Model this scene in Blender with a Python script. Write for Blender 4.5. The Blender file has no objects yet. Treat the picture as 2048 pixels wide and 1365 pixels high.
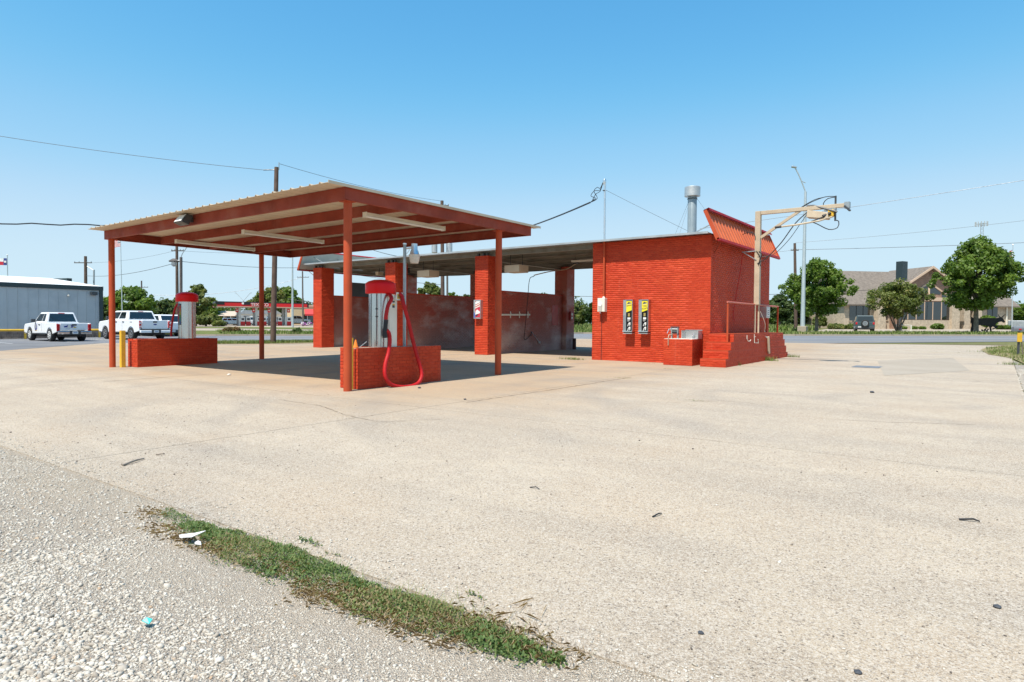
import bpy, bmesh, math, random
import numpy as np
from mathutils import Vector, Matrix

random.seed(7)
rng = np.random.default_rng(7)
sc = bpy.context.scene
COL = sc.collection
R = math.radians

# ------------------------------------------------------------------ camera
CAM_H, F_PX, PITCH, YAW, ROLL = 1.43, 1304.74, R(1.5082), R(36.685), R(0.4196)
SLOPE = 0.0095            # the lot climbs about 1 % towards the highway
_fw = Vector((-math.sin(YAW)*math.cos(PITCH), math.cos(YAW)*math.cos(PITCH), -math.sin(PITCH)))
_rt0 = Vector((math.cos(YAW), math.sin(YAW), 0)); _up0 = _rt0.cross(_fw)
_rt = math.cos(ROLL)*_rt0 + math.sin(ROLL)*_up0
_up = math.cos(ROLL)*_up0 - math.sin(ROLL)*_rt0
EYE = Vector((0, 0, CAM_H))
cam = bpy.data.cameras.new('camera'); cam.sensor_width = 36; cam.lens = F_PX/2048*36
cam.clip_start = 0.05; cam.clip_end = 5000
camo = bpy.data.objects.new('camera', cam); COL.objects.link(camo)
camo.matrix_world = Matrix(((_rt.x, _up.x, -_fw.x, EYE.x), (_rt.y, _up.y, -_fw.y, EYE.y), (_rt.z, _up.z, -_fw.z, EYE.z), (0, 0, 0, 1)))
sc.camera = camo
sc.render.resolution_x, sc.render.resolution_y = 1024, 682

# ------------------------------------------------------------------ sky, sun, exposure
SUN_EL = R(62.9)
w = bpy.data.worlds.new('World'); sc.world = w; w.use_nodes = True
nt = w.node_tree; nt.nodes.clear()
sky = nt.nodes.new('ShaderNodeTexSky'); sky.sky_type = 'NISHITA'; sky.sun_disc = False
sky.sun_elevation = SUN_EL; sky.sun_rotation = math.pi
sky.altitude = 100; sky.air_density = 1.0; sky.dust_density = 0.3; sky.ozone_density = 1.5
bg = nt.nodes.new('ShaderNodeBackground'); bg.inputs['Strength'].default_value = 0.102
wo = nt.nodes.new('ShaderNodeOutputWorld')
# the photograph's clear blue air: one response curve per channel for the whole dome
def curve_pts(c, pts):
    while len(c.points) < len(pts): c.points.new(.5, .5)
    for p_, (a_, b_) in zip(c.points, pts): p_.location = (a_, b_); p_.handle_type = 'AUTO_CLAMPED'
pre = nt.nodes.new('ShaderNodeVectorMath'); pre.operation = 'SCALE'; pre.inputs[3].default_value = .1
grade = nt.nodes.new('ShaderNodeRGBCurve'); cm = grade.mapping
curve_pts(cm.curves[0], [(0, 0), (.124, .125), (.209, .325), (.356, .575), (.6, .64), (1, .68)])
curve_pts(cm.curves[1], [(0, 0), (.204, .44), (.329, .645), (.519, .80), (.7, .84), (1, .86)])
curve_pts(cm.curves[2], [(0, 0), (.356, .82), (.507, .935), (.666, .96), (1, .97)])
cm.update()
post = nt.nodes.new('ShaderNodeVectorMath'); post.operation = 'SCALE'; post.inputs[3].default_value = 7.4
nt.links.new(sky.outputs[0], pre.inputs[0]); nt.links.new(pre.outputs[0], grade.inputs[1]); nt.links.new(grade.outputs[0], post.inputs[0])
nt.links.new(post.outputs[0], bg.inputs[0]); nt.links.new(bg.outputs[0], wo.inputs[0])
sl = bpy.data.lights.new('sun', 'SUN'); sl.energy = 5.0; sl.angle = R(0.53); sl.color = (1, .945, .86)
so = bpy.data.objects.new('sun', sl); COL.objects.link(so)
so.rotation_euler = (math.pi/2 - SUN_EL, 0, R(0.6)); so.location = (0, -20, 40)
vs = sc.view_settings; vs.view_transform = 'Standard'; vs.look = 'None'; vs.exposure = 0.40; vs.gamma = 1; vs.use_curve_mapping = False

# ------------------------------------------------------------------ survey helpers (bearings measured from the camera station -> places)
def ray(px, py): return _fw + (px-1024)/F_PX*_rt - (py-682.5)/F_PX*_up
def gz(y): return SLOPE*min(y, 148.0)
def G(px, py):
    d = ray(px, py); t = -CAM_H/(d.z-SLOPE*d.y); return EYE + t*d
def AT(px, py, dep): return EYE + dep*ray(px, py)
def ONX(px, py, X): d = ray(px, py); return EYE + d*(X/d.x)
def ONY(px, py, Y): d = ray(px, py); return EYE + d*(Y/d.y)
def GD(px, dep):                       # ground below a bearing at a given depth
    p = AT(px, 650, dep); p.z = gz(p.y); return p

# ------------------------------------------------------------------ materials
MATS = {}
def new_mat(name):
    m = bpy.data.materials.new(name); m.use_nodes = True; t = m.node_tree
    return m, t, t.nodes['Principled BSDF']
def N(t, typ, **kw):
    n = t.nodes.new(typ)
    for k, v in kw.items():
        if k in n.inputs: n.inputs[k].default_value = v
        else: setattr(n, k, v)
    return n
def ramp(t, fac, stops):
    r = t.nodes.new('ShaderNodeValToRGB'); e = r.color_ramp.elements
    while len(e) < len(stops): e.new(.5)
    for i, (p, c) in enumerate(stops):
        e[i].position = p; e[i].color = (*c, 1) if len(c) == 3 else c
    t.links.new(fac, r.inputs[0]); return r.outputs[0]
def mixc(t, fac, a, b, mode='MIX'):
    m = t.nodes.new('ShaderNodeMix'); m.data_type = 'RGBA'; m.blend_type = mode
    for s, v in ((0, fac), (6, a), (7, b)):
        if isinstance(v, (int, float)): m.inputs[s].default_value = v
        elif isinstance(v, tuple): m.inputs[s].default_value = (*v, 1) if len(v) == 3 else v
        else: t.links.new(v, m.inputs[s])
    return m.outputs[2]
def mth(t, op, a, b=0.0, clamp=False):
    m = t.nodes.new('ShaderNodeMath'); m.operation = op; m.use_clamp = clamp
    for s, v in ((0, a), (1, b)):
        if isinstance(v, (int, float)): m.inputs[s].default_value = v
        else: t.links.new(v, m.inputs[s])
    return m.outputs[0]
def noise(t, vec, scale, detail=4, rough=.55):
    n = N(t, 'ShaderNodeTexNoise', Scale=scale, Detail=detail, Roughness=rough)
    t.links.new(vec, n.inputs['Vector']); return n.outputs['Fac']
def vor(t, vec, scale, out='Distance', feature='F1'):
    n = N(t, 'ShaderNodeTexVoronoi', Scale=scale); n.feature = feature
    t.links.new(vec, n.inputs['Vector']); return n.outputs[out]
def bump(t, b, h, strength, dist=.01, prev=None):
    n = N(t, 'ShaderNodeBump', Strength=strength, Distance=dist); t.links.new(h, n.inputs['Height'])
    if prev is not None: t.links.new(prev, n.inputs['Normal'])
    t.links.new(n.outputs[0], b.inputs['Normal']); return n.outputs[0]
def pos(t): return t.nodes.new('ShaderNodeNewGeometry').outputs['Position']

def pm(name, col, rough=.6, metal=0., var=.12, vs_=2.5, bmp=0., bs=60, dirt=None, da=.35, spec=.5, world=True):
    """painted / plain surface with mottling, optional dirt patches and fine relief"""
    if name in MATS: return MATS[name]
    m, t, b = new_mat(name)
    p = pos(t) if world else N(t, 'ShaderNodeTexCoord').outputs['Object']
    n1 = noise(t, p, vs_, 5)
    lo = tuple(c*(1-var) for c in col); hi = tuple(min(1, c*(1+var)) for c in col)
    c = ramp(t, n1, [(.3, lo), (.7, hi)])
    if dirt:
        n2 = noise(t, p, vs_*.7+.3, 7, .65)
        f = ramp(t, n2, [(.5, (0, 0, 0)), (.68, (da, da, da))])
        c = mixc(t, f, c, dirt)
    t.links.new(c, b.inputs['Base Color'])
    rr = ramp(t, noise(t, p, vs_*2.3, 3), [(.3, (max(.05, rough-.12),)*3), (.7, (min(1, rough+.12),)*3)])
    t.links.new(rr, b.inputs['Roughness'])
    b.inputs['Metallic'].default_value = metal; b.inputs['Specular IOR Level'].default_value = spec
    if bmp: bump(t, b, noise(t, p, bs, 4), bmp)
    MATS[name] = m; return m

def brick_mat():
    m, t, b = new_mat('red_painted_brick'); p = pos(t)
    rnd = t.nodes.new('ShaderNodeAttribute'); rnd.attribute_name = 'rnd'
    oi = t.nodes.new('ShaderNodeObjectInfo').outputs['Random']
    r = mth(t, 'FRACT', mth(t, 'ADD', rnd.outputs['Fac'], oi))
    c = ramp(t, r, [(0, (.455, .039, .011)), (.5, (.515, .050, .0145)), (1, (.565, .063, .019))])
    n = noise(t, p, 1.1, 6, .6)
    c = mixc(t, ramp(t, n, [(.35, (0, 0, 0)), (.75, (.5, .5, .5))]), c, (.43, .028, .009))
    mpv = N(t, 'ShaderNodeMapping'); mpv.inputs['Scale'].default_value = (2.2, 2.2, .16); t.links.new(p, mpv.inputs[0])
    stv = noise(t, mpv.outputs[0], 2.0, 6, .62)
    c = mixc(t, ramp(t, stv, [(.62, (0, 0, 0)), (.76, (.28, .28, .28))]), c, (.60, .20, .13))
    fade = noise(t, p, .45, 5, .6)
    c = mixc(t, ramp(t, fade, [(.45, (0, 0, 0)), (.72, (.35, .35, .35))]), c, (.60, .085, .026))
    chip = noise(t, p, 34, 5, .7)
    c = mixc(t, ramp(t, chip, [(.655, (0, 0, 0)), (.73, (.5, .5, .5))]), c, (.60, .33, .24))
    t.links.new(c, b.inputs['Base Color']); b.inputs['Roughness'].default_value = .6; b.inputs['Specular IOR Level'].default_value = .25
    bump(t, b, noise(t, p, 75, 5, .65), .9, .006)
    return m
def mortar_mat():
    m, t, b = new_mat('red_painted_mortar'); p = pos(t)
    c = ramp(t, noise(t, p, 9, 5), [(.3, (.46, .042, .010)), (.7, (.54, .058, .015))])
    t.links.new(c, b.inputs['Base Color']); b.inputs['Roughness'].default_value = .7
    bump(t, b, noise(t, p, 60, 4), .7, .006); return m
def grimy_mat():
    """inside wash bay walls: red paint worn to brown, grey splash and chalky drifts"""
    m, t, b = new_mat('grimy_bay_brick'); p = pos(t)
    sx = N(t, 'ShaderNodeSeparateXYZ'); t.links.new(p, sx.inputs[0])
    n1 = noise(t, p, .6, 6, .6)
    c = ramp(t, n1, [(.3, (.48, .08, .045)), (.5, (.43, .105, .068)), (.7, (.40, .14, .10))])
    zf = mth(t, 'ADD', mth(t, 'MULTIPLY', sx.outputs[2], .40), mth(t, 'MULTIPLY', n1, .6))
    low = ramp(t, zf, [(.40, (1, 1, 1)), (1.0, (0, 0, 0))])
    c = mixc(t, mth(t, 'MULTIPLY', low, .8), c, (.44, .33, .29))
    mp = N(t, 'ShaderNodeMapping'); mp.inputs['Scale'].default_value = (1, .55, 1); mp.inputs['Rotation'].default_value = (.6, 0, 0); t.links.new(p, mp.inputs[0])
    n2 = noise(t, mp.outputs[0], 1.0, 9, .60)
    c = mixc(t, ramp(t, n2, [(.50, (0, 0, 0)), (.74, (.8, .8, .8))]), c, (.68, .58, .53))
    t.links.new(c, b.inputs['Base Color']); b.inputs['Roughness'].default_value = .75
    bump(t, b, noise(t, p, 60, 4), .6, .006); return m
def concrete_mat():
    m, t, b = new_mat('pale_aggregate_concrete'); p = pos(t)
    sx = N(t, 'ShaderNodeSeparateXYZ'); t.links.new(p, sx.inputs[0]); X, Y = sx.outputs[0], sx.outputs[1]
    n1 = noise(t, p, .2, 7, .62); n2 = noise(t, p, 1.1, 7, .62)
    c = ramp(t, n1, [(.28, (.37, .292, .208)), (.5, (.445, .36, .262)), (.72, (.495, .412, .31))])
    c = mixc(t, ramp(t, n2, [(.42, (0, 0, 0)), (.75, (.7, .7, .7))]), c, (.325, .27, .212))
    # iron-tinted smooth apron around the bays and under the canopy
    wob = mth(t, 'MULTIPLY', mth(t, 'SUBTRACT', noise(t, p, .5, 5), .5), 5.0)
    def band(v, lo, hi, s):
        a = N(t, 'ShaderNodeMapRange', **{'From Min': lo-s, 'From Max': lo+s}); t.links.new(mth(t, 'ADD', v, wob), a.inputs[0])
        b_ = N(t, 'ShaderNodeMapRange', **{'From Min': hi-s, 'From Max': hi+s, 'To Min': 1., 'To Max': 0.}); t.links.new(mth(t, 'ADD', v, wob), b_.inputs[0])
        return mth(t, 'MULTIPLY', a.outputs[0], b_.outputs[0])
    ap = mth(t, 'MULTIPLY', band(X, -40, -6.2, 1.6), band(Y, 7.4, 60, 1.4))
    tan = ramp(t, noise(t, p, .7, 7, .6), [(.3, (.335, .205, .11)), (.7, (.415, .29, .18))])
    c = mixc(t, mth(t, 'MULTIPLY', mth(t, 'MULTIPLY', ap, ramp(t, noise(t, p, .35, 5), [(.3, (.5,)*3), (.62, (1, 1, 1))])), .86), c, tan)
    # water-darkened tyre sweeps
    mp = N(t, 'ShaderNodeMapping'); mp.inputs['Scale'].default_value = (.10, .8, 1); mp.inputs['Rotation'].default_value = (0, 0, .2); t.links.new(p, mp.inputs[0])
    sw = noise(t, mp.outputs[0], 1.3, 7, .62)
    c = mixc(t, ramp(t, sw, [(.46, (0, 0, 0)), (.68, (.8, .8, .8))]), c, (.275, .225, .172))
    wv = N(t, 'ShaderNodeTexWave', Scale=.16, Distortion=6., Detail=3.); wv.wave_type = 'RINGS'; wv.rings_direction = 'Z'
    mp2 = N(t, 'ShaderNodeMapping'); mp2.inputs['Location'].default_value = (1.5, -13., 0); t.links.new(p, mp2.inputs[0]); t.links.new(mp2.outputs[0], wv.inputs['Vector'])
    c = mixc(t, mth(t, 'MULTIPLY', ramp(t, wv.outputs['Fac'], [(.68, (0, 0, 0)), (.97, (.6,)*3)]), ramp(t, noise(t, p, .3, 4), [(.42, (0, 0, 0)), (.62, (1, 1, 1))])), c, (.24, .205, .17))
    md = noise(t, p, 5.5, 6, .65)
    c = mixc(t, ramp(t, md, [(.35, (.4, .4, .4)), (.55, (0, 0, 0))]), c, (.33, .265, .20))
    rs = noise(t, p, .55, 6, .6)
    c = mixc(t, ramp(t, rs, [(.48, (0, 0, 0)), (.68, (.65, .65, .65))]), c, (.42, .315, .21))
    # exposed stones: fine pale and dark flecks, worn off on the apron
    k = mth(t, 'SUBTRACT', 1.0, mth(t, 'MULTIPLY', ap, .8))
    for sc_, (d0, d1), (l0, l1), am in ((190, (.77, .82), (.62, .70), .6), (85, (.90, .93), (.82, .86), .5)):
        w_ = N(t, 'ShaderNodeSeparateColor'); t.links.new(vor(t, p, sc_, 'Color'), w_.inputs[0])
        c = mixc(t, mth(t, 'MULTIPLY', ramp(t, w_.outputs[0], [(d0, (0, 0, 0)), (d1, (am,)*3)]), k), c, (.16, .13, .105))
        c = mixc(t, mth(t, 'MULTIPLY', ramp(t, w_.outputs[1], [(l0, (0, 0, 0)), (l1, (am*.9,)*3)]), k), c, (.56, .50, .42))
    # small pits and specks in loose swarms
    w3 = N(t, 'ShaderNodeSeparateColor'); t.links.new(vor(t, p, 45, 'Color'), w3.inputs[0]); dd = vor(t, p, 45)
    pit = mth(t, 'MULTIPLY', mth(t, 'GREATER_THAN', w3.outputs[0], .90), mth(t, 'LESS_THAN', dd, .28))
    c = mixc(t, mth(t, 'MULTIPLY', pit, .75), c, (.09, .075, .06))
    # oil drips
    od = noise(t, p, 1.7, 4, .55)
    c = mixc(t, ramp(t, od, [(.70, (0, 0, 0)), (.80, (.45, .45, .45))]), c, (.17, .145, .12))
    t.links.new(c, b.inputs['Base Color']); b.inputs['Roughness'].default_value = .88; b.inputs['Specular IOR Level'].default_value = .2
    h = mth(t, 'ADD', mth(t, 'MULTIPLY', vor(t, p, 95), .7), noise(t, p, 190, 4))
    bump(t, b, h, .8, .005); return m
def gravel_mat(name='gravel_fines', dust=True):
    m, t, b = new_mat(name); p = pos(t)
    c = ramp(t, noise(t, p, 1.1, 7, .6), [(.3, (.31, .245, .18)), (.5, (.365, .30, .232)), (.7, (.41, .35, .285))])
    for sc_, am in ((210, .8), (110, .75)):
        w_ = N(t, 'ShaderNodeSeparateColor'); t.links.new(vor(t, p, sc_, 'Color'), w_.inputs[0])
        c = mixc(t, ramp(t, w_.outputs[0], [(.45, (0, 0, 0)), (.6, (am,)*3)]), c, ramp(t, w_.outputs[1], [(.0, (.26, .22, .18)), (.35, (.41, .365, .31)), (1, (.56, .52, .46))]))
    sx = N(t, 'ShaderNodeSeparateXYZ'); t.links.new(p, sx.inputs[0])      # pale slab dust washed over the gravel along the slab
    du = mth(t, 'ADD', sx.outputs[1], mth(t, 'MULTIPLY', mth(t, 'SUBTRACT', noise(t, p, 1.6, 6), .5), 2.2))
    if dust: c = mixc(t, ramp(t, mth(t, 'MULTIPLY', du, .4), [(.42, (0, 0, 0)), (.90, (.85, .85, .85))]), c, (.48, .395, .30))
    t.links.new(c, b.inputs['Base Color']); b.inputs['Roughness'].default_value = .9; b.inputs['Specular IOR Level'].default_value = .2
    bump(t, b, mth(t, 'ADD', vor(t, p, 110), mth(t, 'MULTIPLY', vor(t, p, 210), .6)), 1., .012); return m
def ground_mat(name, stops, sc1=.4, fine=25, strength=.6, dist=.01):
    m, t, b = new_mat(name); p = pos(t)
    c = ramp(t, noise(t, p, sc1, 8, .65), stops)
    f = noise(t, p, fine, 5, .7)
    c = mixc(t, ramp(t, f, [(.35, (.5, .5, .5)), (.65, (0, 0, 0))]), c, tuple(v*.5 for v in stops[0][1]))
    t.links.new(c, b.inputs['Base Color']); b.inputs['Roughness'].default_value = .9; b.inputs['Specular IOR Level'].default_value = .2
    bump(t, b, f, strength, dist); return m
def rnd_mat(name, stops, rough=.8, transl=0., bmp=0):
    """colour picked per piece from the 'rnd' attribute"""
    m, t, b = new_mat(name)
    a = t.nodes.new('ShaderNodeAttribute'); a.attribute_name = 'rnd'
    c = ramp(t, a.outputs['Fac'], stops)
    if bmp:
        p = pos(t); c = mixc(t, .3, c, ramp(t, noise(t, p, 90, 4), [(.3, (.25, .22, .2)), (.7, (.7, .67, .62))]), 'SOFT_LIGHT')
        bump(t, b, noise(t, p, 160, 4), bmp, .003)
    t.links.new(c, b.inputs['Base Color']); b.inputs['Roughness'].default_value = rough; b.inputs['Specular IOR Level'].default_value = .35
    if transl:
        tr = t.nodes.new('ShaderNodeBsdfTranslucent'); t.links.new(mixc(t, 1., c, (1.25, 1.35, .6), 'MULTIPLY'), tr.inputs[0])
        mx = t.nodes.new('ShaderNodeMixShader'); mx.inputs[0].default_value = transl
        t.links.new(b.outputs[0], mx.inputs[1]); t.links.new(tr.outputs[0], mx.inputs[2])
        t.links.new(mx.outputs[0], t.nodes['Material Output'].inputs[0])
    return m
def glass_mat(name, col, rough=.06):
    m, t, b = new_mat(name); b.inputs['Base Color'].default_value = (*col, 1); b.inputs['Roughness'].default_value = rough
    b.inputs['Specular IOR Level'].default_value = .9; b.inputs['Coat Weight'].default_value = .6; b.inputs['Coat Roughness'].default_value = .03
    p = pos(t); bump(t, b, noise(t, p, .8, 2), .05, .02); return m
def stainless_mat(name, col=(.60, .60, .60), rough=.22):
    m, t, b = new_mat(name); tc = N(t, 'ShaderNodeTexCoord').outputs['Object']
    mp = N(t, 'ShaderNodeMapping'); mp.inputs['Scale'].default_value = (1, 1, .06); t.links.new(tc, mp.inputs[0])
    n = noise(t, mp.outputs[0], 9, 4)
    t.links.new(ramp(t, n, [(.3, tuple(c*.88 for c in col)), (.7, col)]), b.inputs['Base Color'])
    b.inputs['Metallic'].default_value = 1; t.links.new(ramp(t, n, [(.3, (rough-.08,)*3), (.7, (rough+.1,)*3)]), b.inputs['Roughness'])
    bump(t, b, noise(t, mp.outputs[0], 3, 2), .03, .02); return m

M_BRICK, M_MORTAR, M_GRIMY = brick_mat(), mortar_mat(), grimy_mat()
M_CONC = concrete_mat()
M_SOIL = ground_mat('dark_joint_soil', [(.3, (.12, .085, .055)), (.7, (.2, .15, .10))])
M_GRAVEL = gravel_mat(); M_GRAVEL2 = gravel_mat('white_gravel', False)
M_ASPH = ground_mat('weathered_asphalt', [(.3, (.15, .15, .155)), (.5, (.19, .19, .195)), (.7, (.235, .23, .225))], .3, 40, .5, .006)
M_ROAD = ground_mat('grey_highway_asphalt', [(.3, (.185, .19, .205)), (.7, (.235, .24, .25))], .25, 30, .4, .006)
M_CONC2 = ground_mat('far_concrete', [(.3, (.38, .31, .23)), (.7, (.46, .39, .31))], .3, 20, .3)
M_GRASS = ground_mat('roadside_grass', [(.3, (.10, .125, .028)), (.5, (.15, .175, .042)), (.72, (.25, .215, .09))], .35, 18, .9, .05)
M_FIELD = ground_mat('field_ground', [(.3, (.12, .13, .04)), (.6, (.20, .19, .075)), (.75, (.30, .25, .13))], .06, 4, .6, .1)
M_DRYG = ground_mat('dry_verge', [(.3, (.20, .17, .075)), (.5, (.30, .24, .12)), (.7, (.38, .32, .2))], 1.5, 30, .8, .03)
M_STONE = rnd_mat('crushed_limestone', [(0, (.32, .275, .225)), (.25, (.44, .395, .33)), (.6, (.52, .475, .405)), (.96, (.58, .54, .475)), (1, (.42, .30, .2))], .85, 0, .5)
M_PEBBLE = rnd_mat('loose_pebbles', [(0, (.10, .085, .075)), (.3, (.25, .21, .17)), (.6, (.45, .39, .32)), (1, (.66, .61, .54))], .85, 0, .4)
M_WEED = rnd_mat('weed_leaf', [(0, (.06, .10, .03)), (.4, (.10, .165, .045)), (.66, (.155, .205, .06)), (.82, (.23, .19, .08)), (1, (.30, .22, .12))], .6, .25)
M_STRAW = rnd_mat('dry_straw', [(0, (.22, .15, .085)), (.5, (.33, .24, .14)), (1, (.46, .37, .25))], .8, .15)
M_LEAF = rnd_mat('oak_leaf', [(0, (.06, .105, .016)), (.5, (.135, .21, .034)), (1, (.23, .31, .06))], .5, .42)
M_LEAF2 = rnd_mat('pale_leaf', [(0, (.08, .11, .03)), (.5, (.14, .175, .045)), (.85, (.21, .225, .065)), (1, (.28, .22, .07))], .55, .4)
M_LEAF3 = rnd_mat('dark_leaf', [(0, (.035, .065, .018)), (.5, (.07, .11, .03)), (1, (.13, .165, .05))], .55, .35)
M_LEAF4 = rnd_mat('rusty_leaf', [(0, (.08, .075, .025)), (.5, (.16, .11, .04)), (1, (.27, .13, .05))], .6, .25)
M_GBLADE = rnd_mat('grass_blade', [(0, (.09, .13, .03)), (.55, (.15, .20, .05)), (1, (.32, .27, .12))], .7, .25)
M_BARK = pm('bark', (.17, .135, .105), .9, var=.35, vs_=6, bmp=.8, bs=18)
M_RUST = pm('red_oxide_steel', (.275, .05, .028), .65, var=.22, vs_=1.6, dirt=(.36, .12, .08), da=.5, bmp=.12, spec=.2)
M_POST = pm('orange_red_post_paint', (.46, .075, .027), .6, var=.12, vs_=2, dirt=(.36, .065, .03), da=.6, bmp=.08, spec=.2)
M_GALV = pm('galvanised_sheet', (.55, .55, .54), .42, .75, var=.12, vs_=1.5, dirt=(.40, .36, .30), da=.4)
M_CREAM = pm('cream_sheet', (.62, .51, .37), .5, var=.08, vs_=1.2, dirt=(.5, .4, .28), da=.35)
M_TAN = pm('tan_paint', (.50, .40, .28), .55, var=.1, vs_=3, dirt=(.33, .25, .17), da=.4)
M_GREYST = pm('grey_bay_steel', (.27, .25, .21), .6, var=.12, vs_=2, dirt=(.18, .14, .10), da=.5)
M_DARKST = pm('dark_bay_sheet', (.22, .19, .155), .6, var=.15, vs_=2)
M_ORANGE = pm('orange_red_mansard', (.55, .13, .05), .5, var=.12, vs_=2, dirt=(.45, .10, .045), da=.4, spec=.25)
M_TRIMRED = pm('crimson_trim', (.30, .016, .02), .55, var=.1, spec=.15)
M_GREENGREY = pm('greenish_metal_back', (.37, .40, .36), .5, .2, var=.1, vs_=2)
M_ZINC = pm('grey_zinc_pipe', (.36, .39, .40), .45, .6, var=.1, vs_=4)
M_ALU = pm('bright_aluminium', (.68, .70, .72), .32, .9, var=.06)
M_WHITE = pm('white_plastic', (.78, .77, .73), .45, var=.05)
M_OFFW = pm('off_white_enamel', (.74, .70, .60), .45, var=.06)
M_BLACK = pm('black_rubber', (.018, .018, .019), .6, var=.2)
M_DKGREY = pm('charcoal_metal', (.05, .055, .06), .4, var=.1)
M_YEL = pm('yellow_paint', (.75, .44, .035), .5, var=.08, vs_=5, dirt=(.5, .28, .04), da=.4)
M_REDHOSE = pm('red_hose', (.44, .012, .014), .5, var=.15, vs_=8, spec=.25)
M_REDDOME = pm('glossy_red_dome', (.70, .004, .006), .4, var=.03, spec=.25)
M_ORCONE = pm('orange_plastic', (.85, .22, .02), .5, var=.05)
M_STEEL = stainless_mat('brushed_stainless')
M_CHROME = pm('chrome', (.75, .76, .78), .12, 1, var=.03)
M_WOODP = pm('weathered_pole_wood', (.105, .068, .05), .9, var=.25, vs_=3, bmp=.6, bs=25)
M_WOODG = pm('grey_pole_wood', (.11, .095, .085), .9, var=.25, vs_=3, bmp=.6, bs=25)
M_CABLE = pm('black_cable', (.02, .02, .022), .6, var=.1)
M_WIRE = pm('grey_wire', (.18, .19, .20), .5, .4, var=.1)
M_GLASS = glass_mat('dark_window_glass', (.012, .016, .018))
M_TINT = glass_mat('tinted_car_glass', (.008, .012, .013), .04)
M_CARWHITE = pm('white_car_paint', (.80, .81, .82), .22, var=.015, spec=.6)
M_SILVER = pm('silver_car_paint', (.52, .54, .55), .25, .5, var=.02)
M_TIRE = pm('tyre_rubber', (.022, .022, .023), .8, var=.2)
M_RIM = pm('alloy_rim', (.5, .51, .53), .3, .8, var=.1)
M_LAMPRED = pm('tail_lamp_red', (.50, .01, .015), .15, var=.04)
M_BLUEMETAL = pm('blue_grey_wall_sheet', (.45, .475, .485), .5, .1, var=.06, vs_=.8, dirt=(.30, .33, .36), da=.3)
M_WHITEROOF = pm('white_roof_sheet', (.82, .82, .80), .5, var=.03)
M_DKTRIM = pm('dark_green_trim', (.02, .04, .045), .4, var=.1)
M_LIME = pm('limestone_block', (.46, .375, .275), .85, var=.22, vs_=3.5, bmp=.5, bs=8)
M_SHING = pm('brown_grey_shingle', (.175, .145, .118), .9, var=.22, vs_=2.5, bmp=.6, bs=6)
M_SIDING = pm('pinkish_wood_siding', (.30, .185, .135), .7, var=.1, vs_=2)
M_FASCIA = pm('beige_fascia', (.55, .40, .29), .6, var=.06)
M_STREETL = pm('pale_street_pole', (.50, .54, .54), .45, .5, var=.06)

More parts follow.
